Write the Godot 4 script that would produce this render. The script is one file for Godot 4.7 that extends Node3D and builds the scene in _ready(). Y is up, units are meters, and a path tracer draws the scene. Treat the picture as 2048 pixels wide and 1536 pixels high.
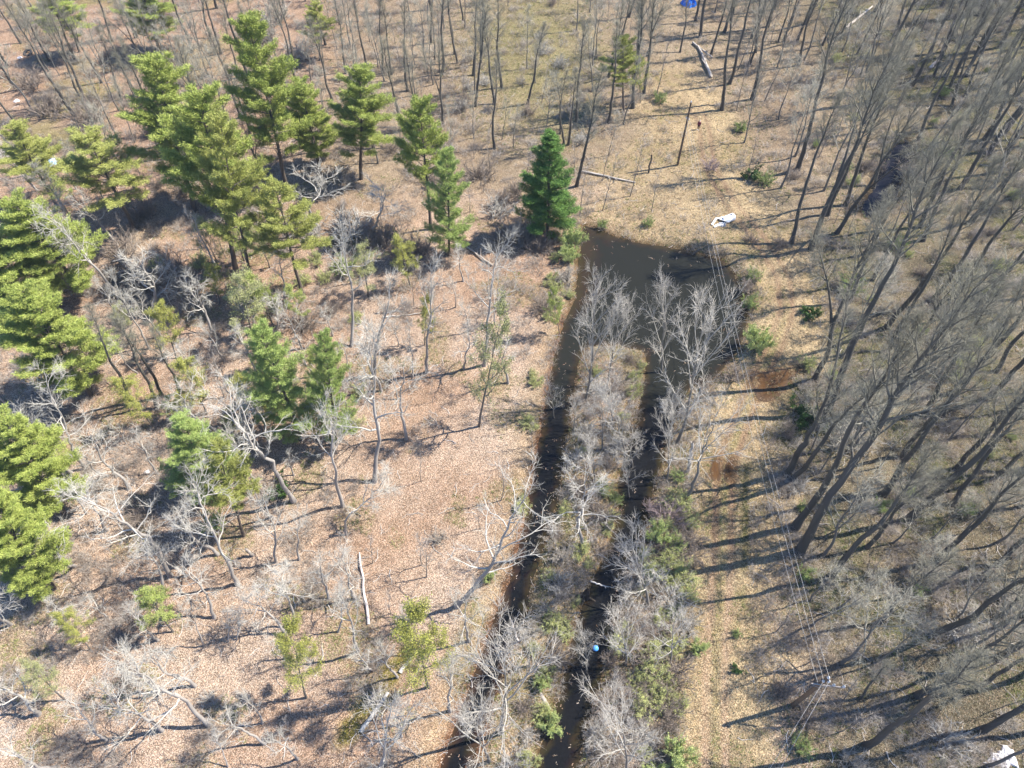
extends Node3D
# A bare spring wood seen from a drone: a pond with two ditches, leaf litter and pines on one side,
# a grassy track and tall dark trunks on the other. Units are metres, y is up.

const WATER := -0.55
var rough_noise := FastNoiseLite.new()
var patch_noise := FastNoiseLite.new()
var fine_noise := FastNoiseLite.new()
var pond_line: Array = [Vector2(10.7, -83.9), Vector2(13.2, -82.7), Vector2(16.7, -80.7), Vector2(20.3, -79.6), Vector2(23.8, -78.7), Vector2(27.3, -77.7), Vector2(30, -76.2), Vector2(31.3, -73.5), Vector2(31.9, -70.4), Vector2(31.8, -66.6), Vector2(30.8, -62.5), Vector2(28.9, -59), Vector2(26.4, -56), Vector2(23.8, -53.7), Vector2(21, -53.7), Vector2(18.8, -56.5), Vector2(16.9, -59.5), Vector2(14.1, -60.3), Vector2(10.8, -60.3), Vector2(8.8, -59.5), Vector2(6.9, -59.5), Vector2(6.7, -62.9), Vector2(8.7, -68.4), Vector2(9.5, -74.4)]
var ditch_a: Array = [Vector3(10, -67.5, 1.61), Vector3(8.5, -63.2, 1.66), Vector3(7.2, -58.9, 1.54), Vector3(6.3, -54.5, 1.48), Vector3(5.5, -50.1, 1.48), Vector3(4.8, -45.6, 1.49), Vector3(4.1, -41.2, 1.49), Vector3(3.2, -36.8, 1.41), Vector3(2.1, -32.4, 1.19), Vector3(0.9, -28.1, 1.05), Vector3(-0.5, -23.8, 1.32), Vector3(-2.1, -19.6, 1.14), Vector3(-3.6, -15.3, 1.21), Vector3(-5, -11.1, 1.21), Vector3(-6.5, -6.8, 1.27)]
var ditch_b: Array = [Vector3(20.9, -57.8, 3.41), Vector3(19.4, -54.3, 2.44), Vector3(18, -50.8, 1.84), Vector3(16.8, -47, 1.80), Vector3(15.4, -43.4, 1.81), Vector3(14, -39.8, 1.69), Vector3(13.3, -36, 1.19), Vector3(11.8, -32.4, 1.04), Vector3(10.1, -28.8, 1.02), Vector3(8.8, -25.2, 1.38), Vector3(7.6, -21.5, 1.49), Vector3(6.3, -17.8, 1.25), Vector3(4.9, -14.2, 1.21), Vector3(3.7, -10.5, 1.37), Vector3(2.4, -6.8, 1.27)]
var creek_line: Array = [Vector2(53.5, -87.3), Vector2(56.2, -91.5), Vector2(59.5, -96.7), Vector2(63.8, -102.8), Vector2(66.8, -105.6), Vector2(66.5, -101.4), Vector2(62.4, -96), Vector2(59.7, -90.3), Vector2(56.6, -86.7), Vector2(54.1, -85.9)]
var puddle_line: Array = [Vector2(30.1, -55.5), Vector2(32.2, -55.5), Vector2(34.8, -56.1), Vector2(36.3, -55.9), Vector2(34.6, -54.1), Vector2(33.3, -52.2), Vector2(31.8, -51), Vector2(30.3, -50.9), Vector2(29.8, -52.6)]
var rut_line_a: Array = [Vector2(22.5, -39.9), Vector2(22.5, -41.2), Vector2(23.2, -42.9), Vector2(23.7, -42.2), Vector2(23.4, -39.9)]
var rut_line_b: Array = [Vector2(23.8, -39.9), Vector2(24.4, -41.9), Vector2(25.3, -43.1), Vector2(25.2, -41.5), Vector2(24.5, -39.8)]
var track_line: Array = [Vector2(17.7, -10.1), Vector2(18.4, -14.5), Vector2(19.4, -19.8), Vector2(20.9, -26.1), Vector2(22.2, -31.5), Vector2(23.3, -37.4), Vector2(24.4, -41.9), Vector2(27.1, -47.4), Vector2(30.6, -54.1), Vector2(34.1, -59.8), Vector2(37.1, -66), Vector2(38.1, -72.3), Vector2(36.4, -80.1), Vector2(33.3, -89.3), Vector2(32.1, -98.2), Vector2(33, -111.1), Vector2(31.4, -120.6), Vector2(30.1, -127.5), Vector2(33.7, -142.8), Vector2(38.7, -162.7)]
var drain_line: Array = [Vector2(-14.9, -13.8), Vector2(-13.5, -15.8), Vector2(-12.1, -17.8), Vector2(-10.7, -20.3), Vector2(-9.9, -21.2)]
var clear_line: Array = [Vector2(11, -84.6), Vector2(14.3, -98.2), Vector2(21.7, -106.6), Vector2(20.6, -112.6), Vector2(28.9, -129.3), Vector2(34.6, -129.3), Vector2(37.5, -105.2), Vector2(36.8, -89.3), Vector2(34.5, -77.9), Vector2(27.3, -77.9), Vector2(20.1, -79)]
var M := {}
var protos := {}
var names := {}
var rng := RandomNumberGenerator.new()


class Buf:
	var v := PackedVector3Array()
	var n := PackedVector3Array()
	var c := PackedColorArray()
	var i := PackedInt32Array()


func _ready() -> void:
	# ---- camera, sky, sun, exposure
	var cam := Camera3D.new()
	cam.name = "camera"
	cam.position = Vector3(0, 70, 0)
	cam.rotation_degrees = Vector3(-52.617, 0, 0)
	cam.fov = 56.813
	cam.near = 0.5
	cam.far = 6000.0
	add_child(cam)
	cam.current = true
	var sky_look := ProceduralSkyMaterial.new()
	sky_look.sky_top_color = Color(0.30, 0.45, 0.68)
	sky_look.sky_horizon_color = Color(0.74, 0.79, 0.83)
	sky_look.ground_bottom_color = Color(0.30, 0.25, 0.2)
	sky_look.ground_horizon_color = Color(0.62, 0.66, 0.68)
	sky_look.sky_curve = 0.12
	sky_look.energy_multiplier = 1.0
	var sky := Sky.new()
	sky.sky_material = sky_look
	var env := Environment.new()
	env.background_mode = Environment.BG_SKY
	env.sky = sky
	env.tonemap_mode = Environment.TONE_MAPPER_LINEAR
	env.tonemap_exposure = 2.65
	env.fog_enabled = true
	env.fog_density = 0.00013
	env.fog_light_color = Color(0.78, 0.84, 0.9)
	env.sdfgi_enabled = true
	env.ssao_enabled = true
	env.ssil_enabled = true
	var world := WorldEnvironment.new()
	world.name = "world"
	world.environment = env
	add_child(world)
	var sun := DirectionalLight3D.new()
	sun.name = "sun"
	sun.light_color = Color(1.0, 0.975, 0.94)
	sun.light_energy = 1.5
	sun.light_angular_distance = 0.5
	sun.shadow_enabled = true
	add_child(sun)
	var elev := deg_to_rad(52.0)
	sun.look_at_from_position(Vector3.ZERO, Vector3(-0.966 * cos(elev), -sin(elev), 0.25 * cos(elev)), Vector3.UP)

	rough_noise.seed = 3
	rough_noise.frequency = 0.035
	rough_noise.fractal_octaves = 3
	patch_noise.seed = 11
	patch_noise.frequency = 0.09
	patch_noise.fractal_octaves = 4
	fine_noise.seed = 5
	fine_noise.frequency = 0.55
	fine_noise.fractal_octaves = 3
	make_materials()
	build_ground()
	build_water()
	make_prototypes()
	plant_all()
	traced_all()
	ground_cover()
	power_line()
	things()
	for kind in protos:
		for o in protos[kind]:
			o.free()


# ------------------------------------------------------------------ helpers
func numbered(called: String) -> String:
	var k: int = names.get(called, 0)
	names[called] = k + 1
	return called if k == 0 else "%s_%03d" % [called, k]


func tag(o: Node, label: String, category: String, group := "", kind := "") -> void:
	if label: o.set_meta("label", label)
	if category: o.set_meta("category", category)
	if group: o.set_meta("group", group)
	if kind: o.set_meta("kind", kind)


func base(called: String, at: Vector3, turn := 0.0) -> Node3D:
	var o := Node3D.new()
	o.name = numbered(called)
	o.position = at
	o.rotation.y = turn
	add_child(o)
	return o


func commit(b: Buf, smooth := true) -> ArrayMesh:
	var a := []
	a.resize(Mesh.ARRAY_MAX)
	a[Mesh.ARRAY_VERTEX] = b.v
	if smooth and b.n.size() == b.v.size(): a[Mesh.ARRAY_NORMAL] = b.n
	if b.c.size() == b.v.size(): a[Mesh.ARRAY_COLOR] = b.c
	a[Mesh.ARRAY_INDEX] = b.i
	var m := ArrayMesh.new()
	m.add_surface_from_arrays(Mesh.PRIMITIVE_TRIANGLES, a)
	return m


func part(called: String, mesh: Mesh, mat: Material, parent: Node) -> MeshInstance3D:
	var o := MeshInstance3D.new()
	o.name = called
	o.mesh = mesh
	o.material_override = mat
	parent.add_child(o, true)
	return o


func mat(color: Color, rough := 0.9, vertex := false) -> StandardMaterial3D:
	var m := StandardMaterial3D.new()
	m.albedo_color = color.linear_to_srgb()
	m.roughness = rough
	m.vertex_color_use_as_albedo = vertex
	m.metallic_specular = 0.3
	return m


func seg_dist(p: Vector2, a: Vector2, b: Vector2) -> float:
	var d := b - a
	var t := clampf((p - a).dot(d) / maxf(d.length_squared(), 1e-6), 0.0, 1.0)
	return p.distance_to(a + d * t)


func line_dist(p: Vector2, l: Array) -> float:
	var best := 1e9
	for k in l.size() - 1:
		best = minf(best, seg_dist(p, l[k], l[k + 1]))
	return best


func poly_sd(p: Vector2, l: Array) -> float:
	var best := 1e9
	var inside := false
	var n := l.size()
	for k in n:
		var a: Vector2 = l[k]
		var b: Vector2 = l[(k + 1) % n]
		best = minf(best, seg_dist(p, a, b))
		if (a.y > p.y) != (b.y > p.y) and p.x < (b.x - a.x) * (p.y - a.y) / (b.y - a.y) + a.x:
			inside = not inside
	return -best if inside else best


func ditch_sd(p: Vector2, l: Array) -> float:
	var best := 1e9
	for k in l.size() - 1:
		var a: Vector3 = l[k]
		var b: Vector3 = l[k + 1]
		var d := Vector2(b.x - a.x, b.y - a.y)
		var t := clampf((p - Vector2(a.x, a.y)).dot(d) / d.length_squared(), 0.0, 1.0)
		best = minf(best, p.distance_to(Vector2(a.x, a.y) + d * t) - lerpf(a.z, b.z, t))
	return best


func water_sd(p: Vector2) -> float:
	if p.x < -14.0 or p.x > 42.0 or p.y < -90.0:
		return 9.0
	var w := fine_noise.get_noise_2d(p.x * 0.8, p.y * 0.8) * 0.35
	var d := ditch_sd(p, ditch_a) + w * 0.4
	d = minf(d, ditch_sd(p, ditch_b) + w * 0.8 - 0.3)
	if p.y < -38.0:
		d = minf(d, poly_sd(p, pond_line) + w)
	return d


func creek_sd(p: Vector2) -> float:
	if p.x < 40.0 or p.x > 85.0 or p.y > -60.0 or p.y < -112.0:
		return 9.0
	return poly_sd(p, creek_line) + fine_noise.get_noise_2d(p.x, p.y) * 0.6


func land(p: Vector2) -> float:
	var h := rough_noise.get_noise_2d(p.x, p.y) * 0.5 + fine_noise.get_noise_2d(p.x, p.y) * 0.07
	return h * clampf((150.0 - absf(p.x)) / 30.0, 0.0, 1.0) * clampf((p.y + 215.0) / 30.0, 0.0, 1.0)


func height_at(p: Vector2, d: float, dc: float) -> float:
	var h := land(p)
	if d < 2.2:
		if d < 0.0:
			return WATER + maxf(d * 0.55, -1.2)
		h = lerpf(WATER, h, smoothstep(-0.15, 2.2, d))
	if dc < 2.0:
		h = minf(h, lerpf(-0.62, h, smoothstep(-1.0, 2.0, dc)))
	var t := track_dist(p)
	if t < 3.0:
		h = h * 0.5 - 0.09 * exp(-pow((t - 0.85) / 0.28, 2.0))
	if p.x < -5.0 and p.y > -34.0 and p.x > -30.0:
		var q := line_dist(p, drain_line)
		if q < 1.6: h -= 0.35 * (1.0 - q / 1.6)
	return h


func height(p: Vector2) -> float:
	return height_at(p, water_sd(p), creek_sd(p))


func track_dist(p: Vector2) -> float:
	if p.x < 12.0 or p.x > 54.0:
		return 99.0
	return line_dist(p, track_line)


func spot(p: Vector2) -> Vector3:
	return Vector3(p.x, height(p), p.y)


# the bare colour of the ground, as linear values
func ground_color(p: Vector2, d: float, dc: float) -> Color:
	var n1 := patch_noise.get_noise_2d(p.x, p.y)
	var n2 := patch_noise.get_noise_2d(p.x * 0.45 + 70.0, p.y * 0.45)
	var n3 := fine_noise.get_noise_2d(p.x * 0.9, p.y * 0.9 + 40.0)
	var litter := Color(0.44, 0.325, 0.24).lerp(Color(0.53, 0.44, 0.355), clampf(0.5 + n2 * 1.3 + (p.y + 45.0) * 0.008, 0.0, 1.0))
	litter = litter.lerp(Color(0.31, 0.25, 0.13), clampf(n1 * 1.6 - 0.25, 0.0, 0.5))
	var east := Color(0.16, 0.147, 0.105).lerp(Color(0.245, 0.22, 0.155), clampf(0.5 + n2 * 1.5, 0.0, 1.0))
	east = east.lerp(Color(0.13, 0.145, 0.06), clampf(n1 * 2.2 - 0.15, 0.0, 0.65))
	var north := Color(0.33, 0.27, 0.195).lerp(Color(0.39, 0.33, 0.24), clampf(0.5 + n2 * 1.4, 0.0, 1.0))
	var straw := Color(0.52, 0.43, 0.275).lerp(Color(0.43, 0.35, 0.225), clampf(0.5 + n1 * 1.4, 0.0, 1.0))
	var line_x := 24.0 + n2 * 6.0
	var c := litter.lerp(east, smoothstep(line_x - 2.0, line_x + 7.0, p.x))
	c = c.lerp(north, smoothstep(-78.0, -95.0, p.y + n2 * 14.0) * smoothstep(-50.0, -22.0, p.x) * (1.0 - smoothstep(50.0, 70.0, p.x)))
	# grass beyond the pond
	var lawn := smoothstep(15.0, 3.0, Vector2((p.x - 4.0) * 0.75, (p.y + 136.0) * 0.36).length() + n1 * 5.0)
	c = c.lerp(Color(0.27, 0.28, 0.11), lawn * 0.55)
	var west_green := smoothstep(0.05, 0.4, n2) * smoothstep(-45.0, -65.0, p.x) * smoothstep(-70.0, -90.0, p.y)
	c = c.lerp(Color(0.26, 0.25, 0.10), west_green * 0.7)
	# strip between the ditches, and the near bank
	if d < 9.0 and p.x < 26.0:
		var strip := smoothstep(5.0, 1.5, d) * (0.35 + 0.65 * smoothstep(-9.0, 8.0, p.x + (p.y + 30.0) * 0.25))
		c = c.lerp(Color(0.38, 0.30, 0.175).lerp(Color(0.24, 0.23, 0.10), clampf(0.3 + n1 * 2.0, 0.0, 1.0)), strip * 0.8)
	# clearing and the grassy track
	var t := track_dist(p)
	var cl := -poly_sd(p, clear_line) if p.y < -60.0 and p.x > 5.0 and p.x < 60.0 else -9.0
	var g := maxf(smoothstep(7.5, 3.6, t + n1 * 5.0) * smoothstep(-135.0, -120.0, p.y), smoothstep(-3.0, 2.5, cl + n1 * 5.0) * 0.85)
	c = c.lerp(straw, g)
	c = c.lerp(Color(0.20, 0.19, 0.07), g * clampf(n3 * 1.3 + n1 * 1.0 - 0.3, 0.0, 0.5))
	if t < 3.0:
		c = c.lerp(Color(0.29, 0.28, 0.12), exp(-pow(t / 0.4, 2.0)) * 0.5 * smoothstep(-70.0, -60.0, p.y))
		var rut := exp(-pow((t - 0.85) / 0.42, 2.0))
		c = c.lerp(Color(0.42, 0.32, 0.235).lerp(Color(0.27, 0.19, 0.135), smoothstep(-24.0, -34.0, p.y)), rut * (0.8 + 0.3 * n1) * smoothstep(-120.0, -110.0, p.y))
	if p.x > 22.0 and p.x < 32.0 and p.y > -42.0:
		var verge := exp(-pow((t - 2.3) / 0.4, 2.0)) * smoothstep(-0.2, 0.2, n1 + 0.2) * smoothstep(22.5, 24.0, p.x)
		c = c.lerp(Color(0.07, 0.085, 0.03), verge * 0.9)
	# rusty mud round the puddles
	if p.x > 20.0 and p.x < 46.0 and p.y < -34.0 and p.y > -62.0:
		var m := minf(minf(poly_sd(p, puddle_line), poly_sd(p, rut_line_a)), poly_sd(p, rut_line_b))
		c = c.lerp(Color(0.20, 0.135, 0.08), smoothstep(1.0, 0.0, m + n3 * 0.8) * 0.85)
	# moss in the drain
	if p.x < -5.0 and p.x > -32.0 and p.y > -36.0:
		var q := line_dist(p, drain_line)
		c = c.lerp(Color(0.20, 0.19, 0.035), smoothstep(1.5, 0.5, q + n3 * 0.7) * 0.85)
	# wet rim of the water
	if d < 1.3:
		var rim := Color(0.17, 0.088, 0.05) if p.x < 4.0 + (p.y + 45.0) * -0.16 else Color(0.12, 0.085, 0.045)
		c = c.lerp(rim, smoothstep(1.1, 0.15, d + n3 * 0.5) * 0.9)
	if dc < 1.6:
		c = c.lerp(Color(0.09, 0.07, 0.045), smoothstep(1.6, 0.2, dc))
	var k := 1.0 + n3 * 0.28
	return Color(c.r * k, c.g * k, c.b * k)


# ------------------------------------------------------------------ materials
func make_materials() -> void:
	rng.seed = 21
	# a tile of dry leaves seen from above: pale and dark flakes over brown
	var size := 1024
	var im := Image.create(size, size, false, Image.FORMAT_RGB8)
	im.fill(Color(0.62, 0.60, 0.58))
	var tones := [Color(1, 0.98, 0.95), Color(0.92, 0.87, 0.83), Color(0.8, 0.75, 0.71), Color(0.6, 0.54, 0.5), Color(0.46, 0.42, 0.39), Color(0.33, 0.3, 0.28), Color(0.95, 0.88, 0.8), Color(1, 1, 0.98)]
	for k in 21000:
		var x := rng.randi_range(0, size - 1)
		var y := rng.randi_range(0, size - 1)
		var a := rng.randf() * TAU
		var l := rng.randf_range(3.5, 9.0)
		var w := rng.randf_range(1.5, 4.0)
		var tone: Color = tones[rng.randi_range(0, 7)]
		var ca := cos(a)
		var sa := sin(a)
		var r := int(l) + 1
		for dy in range(-r, r + 1):
			for dx in range(-r, r + 1):
				var u := (dx * ca + dy * sa) / l
				var q := (dy * ca - dx * sa) / w
				if u * u + absf(q) < 1.0:
					im.set_pixel((x + dx + size) % size, (y + dy + size) % size, tone)
	var relief: Image = im.duplicate()
	relief.convert(Image.FORMAT_RGBA8)
	relief.bump_map_to_normal_map(3.0)
	var m := mat(Color(1, 1, 1), 0.95, true)
	m.albedo_color = Color(1, 1, 1)
	m.albedo_texture = ImageTexture.create_from_image(im)
	m.normal_enabled = true
	m.normal_texture = ImageTexture.create_from_image(relief)
	m.normal_scale = 0.8
	m.uv1_scale = Vector3(1.0 / 7.7, 1.0 / 7.7, 1)
	m.metallic_specular = 0.15
	M.ground = m
	M.dark_bark = mat(Color(0.15, 0.135, 0.115), 0.95, true)
	M.pale_bark = mat(Color(0.38, 0.35, 0.31), 0.95, true)
	M.dark_bark.albedo_color = Color(1, 1, 1)
	M.pale_bark.albedo_color = Color(1, 1, 1)
	M.needles = mat(Color(1, 1, 1), 0.7, true)
	M.needles.backlight = Color(0.6, 0.7, 0.35)
	M.leaf = mat(Color(1, 1, 1), 0.8, true)
	M.leaf.backlight = Color(0.65, 0.7, 0.35)
	M.gloss_leaf = mat(Color(1, 1, 1), 0.4, true)
	M.dead = mat(Color(1, 1, 1), 0.95, true)
	var w := mat(Color(1, 1, 1), 0.07, true)
	w.metallic_specular = 0.2
	var wave := FastNoiseLite.new()
	wave.frequency = 0.02
	wave.seed = 9
	var wt := NoiseTexture2D.new()
	wt.width = 256
	wt.height = 256
	wt.seamless = true
	wt.as_normal_map = true
	wt.bump_strength = 2.0
	wt.noise = wave
	w.normal_enabled = true
	w.normal_texture = wt
	w.normal_scale = 0.06
	w.uv1_scale = Vector3(0.4, 0.4, 1)
	M.water = w


# ------------------------------------------------------------------ ground and water
func grid(x0: float, x1: float, z0: float, z1: float, step: float, water: int) -> ArrayMesh:
	var nx := int((x1 - x0) / step) + 1
	var nz := int((z1 - z0) / step) + 1
	var v := PackedVector3Array()
	var c := PackedColorArray()
	var uv := PackedVector2Array()
	var keep := PackedByteArray()
	for j in nz:
		for k in nx:
			var p := Vector2(x0 + k * step, z0 + j * step)
			uv.append(p)
			if water == 0:
				var d := water_sd(p)
				var dc := creek_sd(p)
				v.append(Vector3(p.x, height_at(p, d, dc), p.y))
				c.append(ground_color(p, d, dc))
			else:
				var d := water_sd(p) if water == 1 else creek_sd(p)
				v.append(Vector3(p.x, WATER if water == 1 else -0.42, p.y))
				keep.append(1 if d < (0.6 if water == 1 else 1.2) else 0)
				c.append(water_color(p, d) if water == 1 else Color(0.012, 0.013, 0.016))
	var ix := PackedInt32Array()
	for j in nz - 1:
		for k in nx - 1:
			var a := j * nx + k
			if water and not (keep[a] or keep[a + 1] or keep[a + nx] or keep[a + nx + 1]):
				continue
			ix.append_array([a, a + 1, a + nx, a + 1, a + nx + 1, a + nx])
	if water == 0:
		# flat land from the edge of the wood out to the horizon
		var far := [Vector2(-3000, -3000), Vector2(x0, -3000), Vector2(x1, -3000), Vector2(3000, -3000)]
		var xs := [-3000.0, x0, x0 + (nx - 1) * step, 3000.0]
		var zs := [-3000.0, z0, z0 + (nz - 1) * step, 3000.0]
		var s := v.size()
		for z in zs:
			for x in xs:
				var p := Vector2(x, z)
				v.append(Vector3(x, land(Vector2(clampf(x, x0, x1), clampf(z, z0, z1))) if absf(x) < 500.0 and absf(z) < 500.0 else 0.0, z))
				uv.append(p)
				c.append(Color(0.3, 0.23, 0.15))
		for j in 3:
			for k in 3:
				if j == 1 and k == 1: continue
				var a := s + j * 4 + k
				ix.append_array([a, a + 1, a + 4, a + 1, a + 5, a + 4])
	var st := SurfaceTool.new()
	var arr := []
	arr.resize(Mesh.ARRAY_MAX)
	arr[Mesh.ARRAY_VERTEX] = v
	arr[Mesh.ARRAY_COLOR] = c
	arr[Mesh.ARRAY_TEX_UV] = uv
	arr[Mesh.ARRAY_INDEX] = ix
	st.create_from_arrays(arr)
	st.generate_normals()
	st.generate_tangents()
	return st.commit()


func water_color(p: Vector2, d: float) -> Color:
	var n := fine_noise.get_noise_2d(p.x * 0.7, p.y * 0.7)
	var west := 1.0 if ditch_sd(p, ditch_a) < 0.4 and p.x < -0.16 * (p.y + 45.0) + 3.4 else 0.0
	var shallow := Color(0.04, 0.024, 0.015) if west > 0.0 else Color(0.032, 0.024, 0.012)
	var deep := Color(0.0165, 0.0158, 0.0125) if p.y < -50.0 else Color(0.009, 0.0095, 0.009)  # ditches darker than the pond: bank-tree shade put into the water colour
	var shelf := 0.9 + 3.2 * smoothstep(7.0, 3.0, Vector2(p.x - 11.0, (p.y + 74.0) * 0.6).length())
	return shallow.lerp(deep, smoothstep(0.0, shelf, -d + n * 0.5))


func build_ground() -> void:
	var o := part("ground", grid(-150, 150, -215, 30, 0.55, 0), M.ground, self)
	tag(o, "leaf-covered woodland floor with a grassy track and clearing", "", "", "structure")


func build_water() -> void:
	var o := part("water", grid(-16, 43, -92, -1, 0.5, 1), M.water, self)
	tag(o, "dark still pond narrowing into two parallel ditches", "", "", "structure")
	o = part("creek_water", grid(40, 86, -112, -60, 0.5, 2), M.water, self)
	tag(o, "small dark creek pool in the shady woods", "", "", "structure")
	puddle("puddle", puddle_line, "rust-coloured puddle beside the grassy track")
	puddle("rut_puddle", rut_line_a, "orange puddle in the wheel rut nearer the ditch")
	puddle("rut_puddle", rut_line_b, "orange puddle in the wheel rut nearer the woods")


func puddle(called: String, l: Array, label: String) -> void:
	var mid := Vector2.ZERO
	for q in l: mid += q
	mid /= l.size()
	var b := Buf.new()
	var top := -99.0
	for q in l: top = maxf(top, height(q))
	var curve: Array = []
	for k in l.size():
		for s in 4:
			var a: Vector2 = l[(k - 1 + l.size()) % l.size()]
			var e: Vector2 = l[k]
			var f: Vector2 = l[(k + 1) % l.size()]
			var g: Vector2 = l[(k + 2) % l.size()]
			curve.append(e.cubic_interpolate(f, a, g, s / 4.0))
	b.v.append(Vector3(mid.x, height(mid) + 0.05, mid.y))
	b.c.append(Color(0.06, 0.034, 0.016))
	for q in curve:
		b.v.append(Vector3(q.x, height(q) + 0.02, q.y))
		b.c.append(Color(0.08, 0.052, 0.032))
	for q in curve:
		var r: Vector2 = mid + (q - mid) * 0.55
		b.v.append(Vector3(r.x, height(r) + 0.05, r.y))
		b.c.append(Color(0.075, 0.04, 0.017))
	var n := curve.size()
	for k in n:
		var e := 1 + k
		var f := 1 + (k + 1) % n
		b.i.append_array([e, e + n, f, f, e + n, f + n, e + n, 0, f + n])
	var m: StandardMaterial3D = M.water
	var o := part(numbered(called), commit(b, false), M.mud if M.has("mud") else m, self)
	tag(o, label, "", "", "structure")


# ------------------------------------------------------------------ growing things
func rv(s: float) -> Vector3:
	return Vector3(rng.randf_range(-s, s), rng.randf_range(-s, s), rng.randf_range(-s, s))


func tube(b: Buf, p: PackedVector3Array, r: PackedFloat32Array, sides: int, c0: Color, c1: Color) -> void:
	var m := p.size()
	var s := b.v.size()
	var ref := Vector3(0.3, 0.1, 0.9) if absf((p[m - 1] - p[0]).normalized().y) > 0.7 else Vector3.UP
	for k in m:
		var t := (p[mini(k + 1, m - 1)] - p[maxi(k - 1, 0)]).normalized()
		var u := t.cross(ref).normalized()
		var w := t.cross(u)
		var col := c0.lerp(c1, k / float(m - 1))
		for j in sides:
			var a := TAU * j / sides
			var n := u * cos(a) + w * sin(a)
			b.v.append(p[k] + n * r[k])
			b.n.append(n)
			b.c.append(col * (0.86 + 0.28 * rng.randf()))
	for k in m - 1:
		for j in sides:
			var a := s + k * sides + j
			var e := s + k * sides + (j + 1) % sides
			b.i.append_array([a, a + sides, e + sides, a, e + sides, e])


func twig(b: Buf, p: Vector3, d: Vector3, l: float, r: float, c: Color) -> void:
	var u := d.cross(Vector3(0.21, 0.43, 0.87)).normalized()
	var w := d.cross(u)
	var s := b.v.size()
	var bend := rv(0.14) * l
	var h := p + d * (l * 0.5) + bend
	var e := p + d * l
	var n1 := (u * -0.5 + w * 0.87)
	var n2 := (u * -0.5 - w * 0.87)
	b.v.append_array([p + u * r, p + n1 * r, p + n2 * r, h + u * r * 0.6, h + n1 * r * 0.6, h + n2 * r * 0.6, e])
	b.n.append_array([u, n1, n2, u, n1, n2, d])
	b.c.append_array([c, c, c, c, c, c, c])
	b.i.append_array([s, s + 3, s + 4, s, s + 4, s + 1, s + 1, s + 4, s + 5, s + 1, s + 5, s + 2, s + 2, s + 5, s + 3, s + 2, s + 3, s, s + 3, s + 6, s + 4, s + 4, s + 6, s + 5, s + 5, s + 6, s + 3])


func tilt(d: Vector3, angle: float, around: float) -> Vector3:
	var side := d.cross(Vector3(0.13, 0.31, 0.94)).normalized().rotated(d, around)
	return d.rotated(side, angle)


# style: limbs, branches, twigs, wob (crookedness), up, angle, cs (crown starts), reach, c_trunk, c_limb, c_twig, twig_l
func grow_branch(b: Buf, p: Vector3, d: Vector3, l: float, r: float, lev: int, s: Dictionary) -> void:
	var seg := 5 if lev == 1 else 3
	var pts := PackedVector3Array([p])
	var rad := PackedFloat32Array([r])
	var q := p
	var dir := d
	var dirs: Array[Vector3] = [d]
	for k in seg:
		dir = (dir + rv(s.wob * (1.0 if lev == 1 else 1.3)) + Vector3.UP * s.up).normalized()
		q += dir * (l / seg)
		pts.append(q)
		dirs.append(dir)
		rad.append(r * (1.0 - 0.8 * (k + 1) / seg) + 0.004)
	tube(b, pts, rad, 4 if lev == 1 else 3, s.c_limb, s.c_twig)
	var n: int = s.branches if lev == 1 else s.twigs
	for k in n:
		var t := 0.18 + 0.82 * (k + rng.randf()) / n
		var f := t * seg
		var e := mini(int(f), seg - 1)
		var at := pts[e].lerp(pts[e + 1], f - e)
		var ang := rng.randf_range(0.45, 0.95)
		var cd: Vector3 = (tilt(dirs[e], ang, rng.randf() * TAU) + Vector3.UP * s.up * 0.8).normalized()
		if lev == 1:
			var cl := l * rng.randf_range(0.28, 0.5) * (1.15 - 0.55 * t)
			grow_branch(b, at, cd, cl, maxf(r * s.get("fork", 0.38), 0.014), 2, s)
		else:
			var tl: float = s.twig_l * rng.randf_range(0.55, 1.25)
			twig(b, at, cd, tl, s.twig_r, s.c_twig)
			for z in int(s.get("sub", 1)):
				twig(b, at + cd * tl * rng.randf_range(0.25, 0.7), tilt(cd, rng.randf_range(0.4, 0.9), rng.randf() * TAU), tl * 0.6, s.twig_r * 0.7, s.c_twig)
	twig(b, q, dir, s.twig_l, s.twig_r, s.c_twig)


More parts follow.
